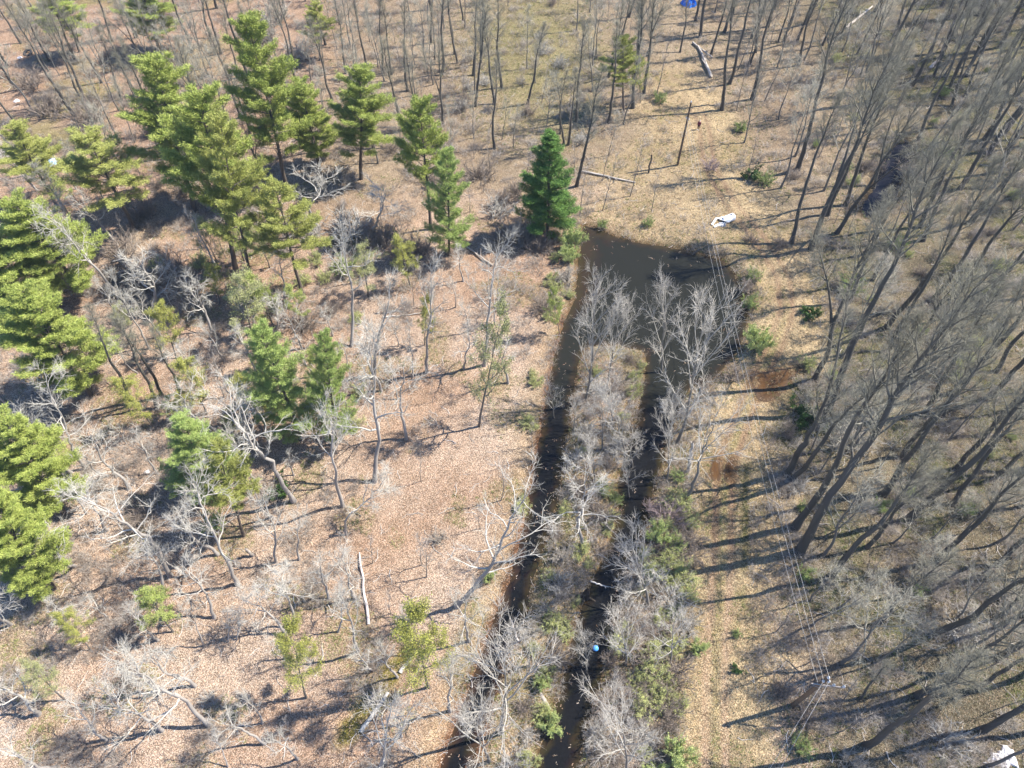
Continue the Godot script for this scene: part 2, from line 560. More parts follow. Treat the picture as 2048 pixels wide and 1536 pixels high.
# a bare tree h tall along the way points (or straight up): trunk, then limbs, each a part, or one crown
func bare_tree(root: Node3D, h: float, s: Dictionary, way: Array = [], limb_parts := false) -> void:
	var pts := PackedVector3Array()
	var rad := PackedFloat32Array()
	var tb := Buf.new()
	var r0: float = s.r * h
	var n := 16
	var off := Vector3.ZERO
	var vel := Vector3.ZERO
	var length := h
	if way.size():
		length = 0.0
		for k in way.size() - 1: length += way[k].distance_to(way[k + 1])
		r0 = s.r * maxf(length, 6.0)
	for k in n + 1:
		var t := k / float(n)
		var q := Vector3(0, h * t, 0) + off
		if way.size():
			var f := t * (way.size() - 1)
			var e := mini(int(f), way.size() - 2)
			q = way[e].cubic_interpolate(way[e + 1], way[maxi(e - 1, 0)], way[mini(e + 2, way.size() - 1)], f - e) + rv(0.16) * minf(t * 6.0, 1.0)
		elif k > 0:
			vel = vel * 0.6 + rv(1.0) * s.get("sway", s.wob) * h * 0.032
			vel.y = 0.0
			off += vel
			q = Vector3(0, h * t, 0) + off
		if k == 0: q.y -= 0.3
		pts.append(q)
		rad.append(r0 * (1.0 - 0.88 * pow(t, s.get("taper", 0.85))) * rng.randf_range(0.94, 1.06) * (1.4 if k == 0 else 1.0))
	tube(tb, pts, rad, 7, s.c_trunk, s.c_trunk.lerp(s.c_limb, 0.7))
	part("trunk", commit(tb), s.bark, root)
	var cb := Buf.new()
	var az := rng.randf() * TAU
	var count: int = s.limbs
	for k in count:
		var t := lerpf(s.cs, 1.0, (k + rng.randf() * 0.8) / count)
		var f := t * n
		var e := mini(int(f), n - 1)
		var at := pts[e].lerp(pts[e + 1], f - e)
		var d := (pts[e + 1] - pts[e]).normalized()
		az += 2.4 + rng.randf_range(-0.5, 0.5)
		var rel := (t - float(s.cs)) / (1.0 - float(s.cs))
		var ll: float = s.reach * length * rng.randf_range(0.7, 1.15) * (1.0 - 0.62 * rel) * (0.55 + 0.45 * smoothstep(-0.05, 0.25, rel))
		var ang: float = s.angle * rng.randf_range(0.75, 1.2) * (1.0 - 0.35 * rel)
		var lr := minf(lerpf(rad[e], rad[e + 1], f - e) * 0.66, s.get("thick", 0.022) * ll + 0.02)
		grow_branch(cb, at, tilt(d, ang, az), ll, lr, 1, s)
		if limb_parts:
			part("limb", commit(cb), s.bark, root)
			cb = Buf.new()
	for k in int(s.get("forks", 0)):
		# a second leader as stout as the trunk
		var e := int(n * lerpf(0.35, 0.6, rng.randf()))
		az += 2.4
		var d := tilt(Vector3.UP, 0.3, az)
		var fp := PackedVector3Array()
		var fr := PackedFloat32Array()
		var q := pts[e]
		for z in 8:
			fp.append(q)
			fr.append(rad[e] * 0.75 * (1.0 - z / 8.5))
			d = (d + rv(0.09) + Vector3.UP * 0.07).normalized()
			q += d * (h - pts[e].y) * 0.95 / 8.0
		tube(cb, fp, fr, 6, s.c_trunk, s.c_limb)
		for z in 9:
			var w := rng.randi_range(3, 6)
			grow_branch(cb, fp[w], tilt(d, s.angle * 0.8, rng.randf() * TAU), s.reach * h * rng.randf_range(0.4, 0.75), fr[w] * 0.5, 1, s)
	for k in int(s.get("stubs", 0)):
		var f := rng.randf_range(0.12, 0.7) * n
		var at := pts[int(f)].lerp(pts[int(f) + 1], f - int(f))
		var d := tilt(Vector3.UP, rng.randf_range(0.7, 1.5), rng.randf() * TAU)
		var l := rng.randf_range(0.5, 2.0)
		twig(cb, at, d, l, 0.028, s.c_limb)
		for z in 3: twig(cb, at + d * l * rng.randf_range(0.3, 0.9), tilt(d, 0.7, rng.randf() * TAU), l * 0.5, 0.013, s.c_twig)
	if not limb_parts or cb.v.size():
		grow_branch(cb, pts[n], (pts[n] - pts[n - 1]).normalized(), s.reach * length * 0.3, rad[n], 1, s)
		part("crown", commit(cb), s.bark, root)


func leaf_tri(b: Buf, p: Vector3, d: Vector3, l: float, w: float, c: Color) -> void:
	var u := d.cross(rv(1.0)).normalized() * w
	var s := b.v.size()
	b.v.append_array([p - u, p + d * l, p + u])
	b.c.append_array([c, c, c])
	b.i.append_array([s, s + 1, s + 2])


func tuft(b: Buf, p: Vector3, d: Vector3, l: float, n: int, ca: Color, cb: Color) -> void:
	var col := ca.lerp(cb, rng.randf())
	for k in n:
		var e := (d * 0.75 + rv(0.8) + Vector3.UP * 0.15).normalized()
		leaf_tri(b, p + rv(l * 0.65), e, l * rng.randf_range(0.6, 1.2), l * 0.085, col * rng.randf_range(0.8, 1.2))


func pine_tree(root: Node3D, h: float, s: Dictionary) -> void:
	var tb := Buf.new()
	var pts := PackedVector3Array()
	var rad := PackedFloat32Array()
	var off := Vector3.ZERO
	for k in 9:
		var t := k / 8.0
		if k: off += Vector3(rng.randf_range(-1, 1), 0, rng.randf_range(-1, 1)) * h * 0.006
		pts.append(Vector3(0, h * t - (0.3 if k == 0 else 0.0), 0) + off)
		rad.append(h * 0.0125 * (1.0 - 0.93 * t) * (1.25 if k == 0 else 1.0))
	tube(tb, pts, rad, 7, Color(0.11, 0.09, 0.075), Color(0.13, 0.11, 0.085))
	part("trunk", commit(tb), M.dark_bark, root)
	var wb := Buf.new()
	var nb := Buf.new()
	var y: float = s.cs * h * 0.75
	var brown := Color(0.16, 0.135, 0.11)
	var az := rng.randf() * TAU
	while y < h * 0.985:
		var rel := clampf((y - s.cs * h) / (h - s.cs * h), -0.3, 1.0)
		var at := pts[0].lerp(pts[8], y / h)
		var fi := y / h * 8.0
		at = pts[mini(int(fi), 7)].lerp(pts[mini(int(fi), 7) + 1], fi - int(fi))
		var env: float = s.spread * h * pow(1.0 - maxf(rel, 0.0), s.shape) * (0.55 + 0.45 * smoothstep(-0.1, 0.22, rel)) + 0.25
		var count := rng.randi_range(2, 3)
		for k in count:
			if rng.randf() < s.gap: continue
			az += 2.4 + rng.randf_range(-0.5, 0.5)
			var l := env * (rng.randf_range(0.5, 1.0) if rng.randf() < 0.6 else rng.randf_range(0.95, 1.4))
			var d := Vector3(cos(az), rng.randf_range(-0.1, 0.45) + maxf(rel, 0.0) * 0.6, sin(az)).normalized()
			var bp := PackedVector3Array([at])
			var br := PackedFloat32Array([0.012 * l + 0.015])
			var q := at
			for z in 3:
				d = (d + rv(0.1) + Vector3.UP * 0.09).normalized()
				q += d * l / 3.0
				bp.append(q)
				br.append((0.012 * l + 0.012) * (1.0 - 0.3 * (z + 1)) + 0.004)
			tube(wb, bp, br, 3, brown, brown)
			if rel < 0.0 and rng.randf() < 0.8:
				for z in 4: twig(wb, bp[1].lerp(bp[3], rng.randf()), tilt(d, 0.7, rng.randf() * TAU), l * 0.3, 0.012, brown * 1.4)
				continue
			var m := int(clampf(l * s.dense, 5.0, 22.0))
			var side := d.cross(Vector3.UP).normalized()
			for z in m:
				var t := 0.3 + 0.7 * (z + rng.randf()) / m
				var f := t * 3.0
				var e := mini(int(f), 2)
				var o := bp[e].lerp(bp[e + 1], f - e)
				var sd := 1.0 if z % 2 else -1.0
				var cd := (d * 0.7 + side * sd * rng.randf_range(0.4, 1.0) + Vector3.UP * rng.randf_range(0.0, 0.35)).normalized()
				var cl := l * 0.34 * (1.2 - 0.75 * t) * rng.randf_range(0.6, 1.2) + 0.15
				twig(wb, o, cd, cl, 0.01, brown)
				var steps := 4 if cl < 0.7 else 7
				for w in steps:
					tuft(nb, o + cd * cl * (w + 0.6) / steps + rv(0.1), cd, s.needle, s.n, s.ca, s.cb)
			tuft(nb, q, d, s.needle * 1.2, s.n + 3, s.ca, s.cb)
		y += rng.randf_range(0.2, 0.45) * s.step
	for z in 5: tuft(nb, pts[8] - Vector3(0, 0.25 * z, 0), Vector3.UP, s.needle, s.n, s.ca, s.cb)
	part("branches", commit(wb), M.dark_bark, root)
	part("foliage", commit(nb, false), M.needles, root)


func leaf_cloud(b: Buf, from: Buf, every: int, l: float, ca: Color, cb: Color) -> void:
	# new leaves sit on the twig ends that "from" holds
	var k := 6
	while k < from.v.size():
		if rng.randf() < 1.0 / every:
			for z in 11: leaf_tri(b, from.v[k] + rv(l * 2.5), (rv(1.0) + Vector3.UP * 0.4).normalized(), l * rng.randf_range(0.7, 1.3), l * 0.4, ca.lerp(cb, rng.randf()))
		k += 7


func bush(root: Node3D, s: Dictionary) -> void:
	var b := Buf.new()
	for k in s.stems:
		var a := rng.randf() * TAU
		var d := Vector3(cos(a) * rng.randf() * s.spread, 1.0, sin(a) * rng.randf() * s.spread).normalized()
		var at := Vector3(rng.randf_range(-0.3, 0.3), -0.1, rng.randf_range(-0.3, 0.3))
		grow_branch(b, at, d, rng.randf_range(0.6, 1.05), 0.016, 1, s)
	part("stems", commit(b), M.dead, root)
	if s.has("ca"):
		var lb := Buf.new()
		for k in s.leaves:
			var v: Vector3 = b.v[rng.randi_range(int(b.v.size() * 0.1), b.v.size() - 1)]
			if v.y < 0.12: continue
			leaf_tri(lb, v + rv(0.05), (rv(1.0) + Vector3.UP * 0.5).normalized(), s.leaf * rng.randf_range(0.7, 1.3), s.leaf * 0.36, s.ca.lerp(s.cb, rng.randf()))
		part("leaves", commit(lb, false), s.leaf_mat, root)


func make_prototypes() -> void:
	rng.seed = 77
	var dark_t := Color(0.085, 0.078, 0.068)
	var poplar := {"limbs": 17, "branches": 8, "twigs": 7, "sub": 1, "wob": 0.2, "up": 0.10, "angle": 0.72, "cs": 0.5, "reach": 0.20, "r": 0.0145, "taper": 1.15, "sway": 0.24, "thick": 0.017, "c_trunk": dark_t, "c_limb": Color(0.15, 0.142, 0.115), "c_twig": Color(0.235, 0.222, 0.168), "twig_l": 0.95, "twig_r": 0.011, "bark": M.dark_bark}
	protos.poplar = []
	for k in 11:
		var s := poplar.duplicate()
		s.cs = [0.6, 0.64, 0.52, 0.68, 0.56, 0.46, 0.62, 0.66, 0.55, 0.6, 0.44][k]
		s.reach = [0.18, 0.15, 0.21, 0.14, 0.19, 0.2, 0.16, 0.13, 0.18, 0.22, 0.18][k]
		s.limbs = [17, 15, 18, 14, 16, 18, 16, 13, 17, 18, 19][k]
		s.forks = [0, 0, 0, 0, 0, 1, 0, 0, 0, 1, 0][k]
		s.stubs = 26
		var root := Node3D.new()
		bare_tree(root, 24.0, s)
		protos.poplar.append(root)
	var silver := {"limbs": 9, "branches": 6, "twigs": 6, "sub": 1, "wob": 0.44, "up": 0.06, "angle": 1.15, "cs": 0.38, "reach": 0.42, "r": 0.021, "thick": 0.018, "fork": 0.38, "sway": 0.5, "c_trunk": Color(0.29, 0.265, 0.24), "c_limb": Color(0.44, 0.41, 0.355), "c_twig": Color(0.49, 0.46, 0.395), "twig_l": 0.75, "twig_r": 0.012, "bark": M.pale_bark}
	protos.silver = []
	for k in 10:
		var s := silver.duplicate()
		s.cs = [0.38, 0.5, 0.3, 0.45, 0.42, 0.35, 0.55, 0.4, 0.33, 0.48][k]
		s.angle = [1.15, 0.95, 1.25, 1.0, 1.2, 1.05, 1.3, 0.9, 1.1, 1.2][k]
		s.limbs = [9, 8, 10, 8, 9, 7, 8, 9, 10, 7][k]
		var root := Node3D.new()
		bare_tree(root, 9.0, s, [], true)
		protos.silver.append(root)
	var bank := {"limbs": 13, "branches": 8, "twigs": 6, "sub": 1, "wob": 0.22, "up": 0.07, "angle": 0.9, "cs": 0.2, "reach": 0.52, "r": 0.014, "thick": 0.024, "fork": 0.45, "c_trunk": Color(0.16, 0.145, 0.125), "c_limb": Color(0.37, 0.345, 0.295), "c_twig": Color(0.46, 0.43, 0.37), "twig_l": 0.65, "twig_r": 0.010, "bark": M.pale_bark}
	protos.bank = []
	for k in 4:
		var root := Node3D.new()
		bank.cs = [0.22, 0.3, 0.16, 0.35][k]
		bare_tree(root, 10.0, bank, [], true)
		protos.bank.append(root)
	M.styles = {"poplar": poplar, "silver": silver, "bank": bank}
	var sap := {"limbs": 9, "branches": 3, "twigs": 3, "sub": 0, "wob": 0.2, "up": 0.14, "angle": 0.7, "cs": 0.3, "reach": 0.22, "r": 0.0085, "c_trunk": Color(0.20, 0.175, 0.15), "c_limb": Color(0.28, 0.25, 0.22), "c_twig": Color(0.36, 0.32, 0.28), "twig_l": 0.4, "twig_r": 0.008, "bark": M.dark_bark}
	protos.sapling = []
	for k in 6:
		var root := Node3D.new()
		bare_tree(root, 6.0, sap)
		protos.sapling.append(root)
	var bud := {"limbs": 13, "branches": 6, "twigs": 6, "sub": 1, "wob": 0.24, "up": 0.07, "angle": 1.0, "cs": 0.25, "reach": 0.42, "r": 0.014, "c_trunk": Color(0.13, 0.115, 0.10), "c_limb": Color(0.22, 0.2, 0.17), "c_twig": Color(0.27, 0.26, 0.19), "twig_l": 0.5, "twig_r": 0.009, "bark": M.dark_bark}
	var young := {"limbs": 13, "branches": 6, "twigs": 5, "sub": 1, "wob": 0.2, "up": 0.12, "angle": 0.75, "cs": 0.35, "reach": 0.3, "r": 0.009, "thick": 0.015, "c_trunk": Color(0.15, 0.14, 0.125), "c_limb": Color(0.24, 0.226, 0.185), "c_twig": Color(0.32, 0.302, 0.24), "twig_l": 0.6, "twig_r": 0.008, "bark": M.dark_bark}
	protos.young = []
	for k in 6:
		var root := Node3D.new()
		young.cs = [0.35, 0.28, 0.42, 0.3, 0.5, 0.22][k]
		bare_tree(root, 11.0, young)
		protos.young.append(root)
	protos.budding = []
	for k in 3:
		var root := Node3D.new()
		bare_tree(root, 9.0, bud)
		var crown: MeshInstance3D = root.get_child(1)
		var b := Buf.new()
		b.v = crown.mesh.surface_get_arrays(0)[Mesh.ARRAY_VERTEX]
		var lb := Buf.new()
		leaf_cloud(lb, b, [2, 1, 1][k], 0.09, [Color(0.25, 0.27, 0.10), Color(0.26, 0.28, 0.06), Color(0.24, 0.30, 0.07)][k], [Color(0.33, 0.33, 0.15), Color(0.36, 0.35, 0.09), Color(0.34, 0.38, 0.11)][k])
		part("leaves", commit(lb, false), M.leaf, root)
		protos.budding.append(root)
	protos.pine = []
	var pine := {"cs": 0.3, "spread": 0.2, "shape": 0.75, "gap": 0.1, "dense": 6.5, "needle": 0.23, "n": 15, "step": 0.95, "ca": Color(0.205, 0.26, 0.055), "cb": Color(0.36, 0.40, 0.105)}
	for k in 6:
		var s := pine.duplicate()
		s.cs = [0.3, 0.48, 0.15, 0.06, 0.12, 0.35][k]
		s.shape = [0.55, 0.5, 0.45, 0.75, 0.6, 0.5][k]
		s.gap = [0.16, 0.2, 0.12, 0.04, 0.12, 0.3][k]
		if k == 3:
			s.merge({"ca": Color(0.075, 0.15, 0.035), "cb": Color(0.19, 0.32, 0.075), "dense": 7.5, "step": 0.75}, true)
		if k == 4:
			s.merge({"ca": Color(0.22, 0.30, 0.08), "cb": Color(0.35, 0.42, 0.13), "needle": 0.2}, true)
		if k == 5:
			s.merge({"ca": Color(0.24, 0.265, 0.06), "cb": Color(0.39, 0.40, 0.12)}, true)
		if k == 2:
			s.merge({"ca": Color(0.215, 0.275, 0.055), "cb": Color(0.39, 0.43, 0.115), "dense": 7.0}, true)
		var root := Node3D.new()
		pine_tree(root, 16.0, s)
		protos.pine.append(root)
	var brush := {"stems": 26, "spread": 1.3, "branches": 5, "twigs": 4, "sub": 0, "wob": 0.2, "up": 0.03, "c_limb": Color(0.2, 0.165, 0.13), "c_twig": Color(0.26, 0.215, 0.175), "twig_l": 0.22, "twig_r": 0.005}
	var looks := {
		"bush_brown": [{}, {"stems": 34, "spread": 1.6}],
		"bush_grey": [{"c_limb": Color(0.30, 0.27, 0.22), "c_twig": Color(0.40, 0.36, 0.30)}, {"c_limb": Color(0.3, 0.28, 0.24), "c_twig": Color(0.44, 0.415, 0.365), "spread": 1.7, "wob": 0.28}],
		"bush_purple": [{"c_limb": Color(0.22, 0.17, 0.165), "c_twig": Color(0.33, 0.26, 0.25)}],
		"bush_lime": [{"stems": 16, "leaves": 13000, "leaf": 0.042, "ca": Color(0.36, 0.44, 0.12), "cb": Color(0.50, 0.55, 0.24), "leaf_mat": M.leaf}],
		"bush_green": [{"stems": 14, "leaves": 6500, "leaf": 0.04, "ca": Color(0.19, 0.26, 0.065), "cb": Color(0.32, 0.38, 0.13), "leaf_mat": M.leaf}],
		"bush_bud": [{"stems": 24, "spread": 1.5, "leaves": 6500, "leaf": 0.042, "c_limb": Color(0.24, 0.215, 0.165), "c_twig": Color(0.31, 0.285, 0.21), "ca": Color(0.33, 0.36, 0.11), "cb": Color(0.46, 0.47, 0.19), "leaf_mat": M.leaf}],
		"bush_laurel": [{"stems": 14, "spread": 2.2, "leaves": 4200, "leaf": 0.085, "ca": Color(0.025, 0.06, 0.014), "cb": Color(0.075, 0.14, 0.03), "leaf_mat": M.gloss_leaf}]}
	for kind in looks:
		protos[kind] = []
		for more in looks[kind]:
			var s: Dictionary = brush.duplicate()
			s.merge(more, true)
			for k in 2:
				var root := Node3D.new()
				bush(root, s)
				protos[kind].append(root)
	rng.seed = 1234


const KIND := {
	"poplar": ["tall_bare_tree", "bare tree", 24.0], "silver": ["crooked_bare_tree", "bare tree", 9.0], "bank": ["twiggy_bare_tree", "bare tree", 10.0],
	"sapling": ["bare_sapling", "sapling", 6.0], "budding": ["budding_tree", "tree", 9.0], "pine": ["pine_tree", "pine", 16.0], "young": ["slim_bare_tree", "bare tree", 11.0],
	"bush_brown": ["brown_bush", "bush", 1.15], "bush_grey": ["grey_bush", "bush", 1.15], "bush_purple": ["purple_bush", "bush", 1.15],
	"bush_lime": ["lime_bush", "bush", 1.15], "bush_bud": ["budding_bush", "bush", 1.15], "bush_green": ["green_bush", "bush", 1.15], "bush_laurel": ["evergreen_shrub", "shrub", 1.15]}
# how a plant looks, where it grows, and what it stands near
const LOOKS := ["broad bushy light green pine", "crooked pale-limbed bare tree", "dark glossy evergreen shrub", "dark green cone-shaped evergreen", "full light green pine", "grey leafless twiggy bush", "hazy yellow-green budding bush", "lime green leafing bush", "low brown leafless bush", "medium bare dark-trunked tree", "mid green leafing bush", "purplish leafless bush", "silvery fine-twigged bare tree", "small slim grey tree", "small yellow-green budding tree", "soft pale green young pine", "spreading pale-budded tree", "tall bare dark-trunked tree", "tall bare-stemmed green pine", "tall slim grey tree", "thin bare sapling", "thin yellowish green pine", "towering bare dark-trunked tree"]
const REGIONS := ["beyond the pond", "in the far pine woods", "in the far shady woods", "in the pine woods", "in the shady woods", "on open leaf litter", "on the ditch banks"]
const NEARNESS := ["closest to", "second closest to", "third closest to", "fourth closest to", "fifth closest to", "sixth closest to", "seventh closest to", "eighth closest to", "ninth closest to", "tenth closest to", "eleventh closest to", "twelfth closest to", "thirteenth closest to", "fourteenth closest to", "fifteenth closest to", "sixteenth closest to", "seventeenth closest to", "eighteenth closest to", "nineteenth closest to", "twentieth closest to", "twenty-first closest to", "twenty-second closest to", "twenty-third closest to", "twenty-fourth closest to", "twenty-fifth closest to", "twenty-sixth closest to", "twenty-seventh closest to", "twenty-eighth closest to", "twenty-ninth closest to"]
const LANDMARKS := ["the pond", "the white debris heap", "the clearing pole", "the standing person", "the rust-coloured puddle", "the twin rut puddles", "the dark cone-shaped evergreen", "the crossarm pole", "the long white fallen trunk", "the mossy drain", "the floating blue ball", "the bright blue tarp", "the pale blue sheet", "the ditch-leaning tree", "the big pine clump", "the dark creek pool", "the white splintered log", "the torn white sheet", "the dark rotten stump", "the ditch logs", "the old tyre", "the glossy evergreen shrub", "the S-bent pale tree", "the bright green young tree", "the green lawn", "the fallen trunk upslope", "the middle pine", "the big edge pines", "the short dark post", "the long pale log", "the twisted silver tree", "the lone budding tree", "the round lime bush", "the dark thicket", "the brown brush", "the silver thicket", "the thickest dark trunk", "the paired dark trunks", "the small round pines", "the top pine", "the right picture edge", "the left picture edge", "the top right corner", "the top left corner", "the top edge mid-left", "the lower right picture edge", "the bottom left corner", "the bottom edge"]
const NOMINAL := {"silver": 0.36, "bank": 0.36, "budding": 0.38, "pine": 0.2}


func plant(kind: String, at: Vector2, h: float, lean: Vector2, spread: float, variant: int, words: Array) -> void:
	var label := "%s %s, %s %s" % [LOOKS[words[0]], REGIONS[words[1]], NEARNESS[words[2]], LANDMARKS[words[3]]]
	var set_: Array = protos[kind]
	var which := variant if variant >= 0 else rng.randi_range(0, set_.size() - 1)
	var o: Node3D = set_[which].duplicate()
	o.name = numbered(KIND[kind][0])
	add_child(o)
	var sy: float = h / KIND[kind][2]
	var sx := sy
	if spread > 0.0:
		if kind.begins_with("bush"): sx = spread / 0.95
		else: sx = sy * clampf(spread / NOMINAL[kind] * (1.08 if kind == "bank" else 1.12), 0.6, 2.1)
	elif kind == "young":
		sx = sy * rng.randf_range(1.0, 1.55)
	elif kind == "poplar":
		sx = sy * clampf(1.25 - 0.012 * h, 0.85, 1.15)
	var up := Quaternion(Vector3.UP, Vector3(lean.x, h, lean.y).normalized())
	var b := Basis(up) * Basis(Vector3.UP, rng.randf() * TAU)
	b = b * Basis.from_scale(Vector3(sx, sy, sx))
	o.transform = Transform3D(b, spot(at))
	tag(o, label, KIND[kind][1], {"p": "trees of the wood", "b": "bushes of the wood"}["b" if kind.begins_with("bush") else "p"])


func traced_tree(kind: String, at: Vector2, way: Array, label: String) -> void:
	var s: Dictionary = M.styles[kind].duplicate()
	if kind == "silver":
		s.cs = 0.38
		s.limbs = 14
		s.r = 0.0135
		s.reach = 0.34
	if kind == "bank": s.cs = 0.45
	var root := base(KIND[kind][0], spot(at))
	bare_tree(root, way[-1].y, s, way, true)
	tag(root, label, "bare tree", "trees of the wood")


func plant_all() -> void:
	plant("bank", Vector2(9, -51), 18.7, Vector2(-0.7, -0.1), 0.18, -1, [12, 6, 0, 34])
	plant("bank", Vector2(11.5, -52.3), 14.6, Vector2(0.3, 0.1), 0.24, -1, [12, 6, 0, 6])
	plant("bank", Vector2(19, -55.7), 15.8, Vector2(-1, -0.4), 0.23, -1, [12, 6, 0, 0])
	plant("bank", Vector2(19.4, -45.1), 21.2, Vector2(-0.7, -0.3), 0.23, -1, [12, 6, 0, 5])
	plant("bank", Vector2(17.4, -39.8), 12.7, Vector2(-1.5, -0.7), 0.18, -1, [12, 6, 0, 36])
	plant("bank", Vector2(13.2, -43.5), 11.1, Vector2(-2.1, -0.7), 0.27, -1, [12, 6, 0, 35])
	plant("bank", Vector2(14, -41.9), 7, Vector2(-1.3, -0.5), 0.35, -1, [12, 6, 3, 35])
	plant("bank", Vector2(-1, -13.9), 24.1, Vector2(-0.3, 0), 0.09, -1, [12, 6, 0, 9])
	plant("bank", Vector2(-2, -11.6), 18.7, Vector2(-0.3, 0), 0.14, -1, [12, 6, 0, 47])
	plant("bank", Vector2(10.2, -9.9), 17.9, Vector2(-2.8, -2.3), 0.18, -1, [12, 5, 0, 10])
	plant("bank", Vector2(13.6, -25.5), 11.5, Vector2(-2.1, -1), 0.34, -1, [12, 6, 0, 18])
	plant("bank", Vector2(10.5, -43.9), 9.4, Vector2(-1.5, -0.3), 0.28, -1, [12, 6, 2, 35])
	plant("bank", Vector2(11.9, -47.4), 7.4, Vector2(-1.4, -0.3), 0.35, -1, [12, 6, 1, 35])
	plant("bank", Vector2(9.3, -39.9), 7.9, Vector2(-1, -0.2), 0.24, -1, [12, 6, 2, 22])
	plant("bank", Vector2(13.2, -38), 6.8, Vector2(-1.2, -0.4), 0.25, -1, [12, 6, 4, 5])
	plant("bank", Vector2(18.9, -45.9), 8.6, Vector2(-1.6, -0.7), 0.30, -1, [12, 6, 1, 21])
	plant("bank", Vector2(7.4, -46.6), 6.8, Vector2(-0.7, -0.1), 0.25, -1, [12, 6, 0, 31])
	plant("bank", Vector2(5.2, -48.8), 6.7, Vector2(-0.9, -0.1), 0.24, -1, [12, 5, 0, 35])
	plant("bank", Vector2(10.8, -19.8), 9.3, Vector2(-1.5, -0.7), 0.34, -1, [12, 6, 1, 10])
	plant("bank", Vector2(1.7, -19.8), 8.6, Vector2(-0.8, -0.1), 0.21, -1, [12, 6, 0, 19])
	plant("bank", Vector2(15.1, -19.8), 10.7, Vector2(-1.5, -1), 0.25, -1, [12, 6, 0, 7])
	plant("bank", Vector2(7.4, -19.8), 9.9, Vector2(-0.8, -0.3), 0.18, -1, [12, 6, 0, 10])
	plant("budding", Vector2(-33.1, -59), 10.9, Vector2(1.1, -0.8), 0.42, 0, [16, 5, 0, 38])
	plant("budding", Vector2(-36.6, -48.8), 8.6, Vector2(0.4, -0.4), 0.32, 1, [14, 5, 2, 30])
	plant("budding", Vector2(-39.6, -67), 5.9, Vector2(0.8, -0.6), 0.40, 1, [14, 3, 0, 38])
	plant("budding", Vector2(-33.3, -23), 6.9, Vector2(0.5, -1), 0.39, 2, [14, 5, 0, 23])
	plant("budding", Vector2(-3.9, -47.2), 18.2, Vector2(2.9, -0.3), 0.21, 0, [16, 5, 0, 31])
	plant("budding", Vector2(-42.6, -57.3), 8, Vector2(0.9, -0.9), 0.34, 1, [14, 5, 0, 33])
	plant("budding", Vector2(-19.1, -16.9), 13, Vector2(1.4, -1.5), 0.16, 1, [14, 5, 0, 47])
	plant("budding", Vector2(-7.8, -17.8), 16.8, Vector2(0.4, -0.1), 0.07, 1, [14, 5, 0, 9])
	plant("budding", Vector2(-40.7, -21.2), 6.3, Vector2(0.2, -1), 0.29, 1, [14, 5, 0, 46])
	plant("budding", Vector2(-41.4, -16.7), 6.8, Vector2(0.1, -1.1), 0.32, 0, [16, 5, 0, 46])
	plant("budding", Vector2(-67.8, -85.7), 6.3, Vector2(0.4, -0.7), 0.47, 2, [14, 3, 0, 33])
	plant("budding", Vector2(-11.3, -59.8), 7.7, Vector2(0.9, -0.2), 0.20, 1, [14, 5, 0, 31])
	plant("budding", Vector2(22.8, -116.5), 7.6, Vector2(-1.2, -0.3), 0.25, 1, [14, 0, 0, 3])
	plant("budding", Vector2(-14.2, -70.8), 7.4, Vector2(-0.4, 0.1), 0.36, 1, [14, 3, 0, 26])
	plant("budding", Vector2(6.3, -62), 7.7, Vector2(-1.2, -0.1), 0.16, 2, [14, 5, 0, 0])
	plant("budding", Vector2(-28.6, -52.6), 4.3, Vector2(0.2, -0.1), 0.42, 1, [14, 5, 3, 38])
	plant("budding", Vector2(-49.5, -59.8), 5.7, Vector2(0.6, -0.7), 0.44, 0, [16, 5, 0, 33])
	plant("budding", Vector2(-19.8, -68.9), 8.1, Vector2(0.3, -0.1), 0.41, 0, [16, 3, 0, 34])
	plant("budding", Vector2(-75.8, -98.2), 4.2, Vector2(0.3, -0.6), 0.66, 1, [14, 3, 0, 12])
	plant("budding", Vector2(-30.5, -48), 7.6, Vector2(0.4, 0.4), 0, -1, [14, 5, 1, 22])
	plant("budding", Vector2(-25.8, -51.5), 4.5, Vector2(-0.3, 0), 0, -1, [14, 5, 3, 22])
	plant("budding", Vector2(-27.1, -49.9), 8.7, Vector2(0.2, -0.5), 0, -1, [14, 5, 2, 22])
	plant("budding", Vector2(-34.3, -74.2), 7.3, Vector2(-0.4, 0.1), 0, -1, [14, 3, 0, 34])
	plant("budding", Vector2(-27.4, -63.2), 6.3, Vector2(-0.3, -0), 0, -1, [14, 5, 0, 34])
	plant("budding", Vector2(-30.4, -55.6), 6.4, Vector2(0.3, 0.1), 0, -1, [14, 5, 1, 38])
	plant("budding", Vector2(-38.3, -75.7), 8.2, Vector2(-0.1, -0.2), 0, -1, [14, 3, 0, 14])
	plant("budding", Vector2(-37.2, -73.9), 8.1, Vector2(0.3, -0.3), 0, -1, [14, 3, 1, 34])
	plant("budding", Vector2(-39.7, -47.8), 4.3, Vector2(0.3, -0.1), 0, -1, [14, 5, 1, 30])
	plant("budding", Vector2(-23.5, -53.3), 6.3, Vector2(0.4, -0.3), 0, -1, [14, 5, 2, 31])
	plant("budding", Vector2(-42.3, -46.7), 8.1, Vector2(-0.1, -0.3), 0, -1, [14, 5, 0, 30])
	plant("budding", Vector2(-31.6, -63.2), 8.4, Vector2(-0.5, 0.5), 0, -1, [14, 5, 0, 38])
	plant("budding", Vector2(-41.2, -73.6), 8.4, Vector2(0.1, 0.3), 0, -1, [14, 3, 1, 14])
	plant("budding", Vector2(-28.2, -47.4), 5.7, Vector2(0.2, 0.3), 0, -1, [14, 5, 0, 22])
	plant("bush_brown", Vector2(-39.6, -34.4), 3.3, Vector2(0, 0), 2.89, -1, [8, 5, 0, 23])
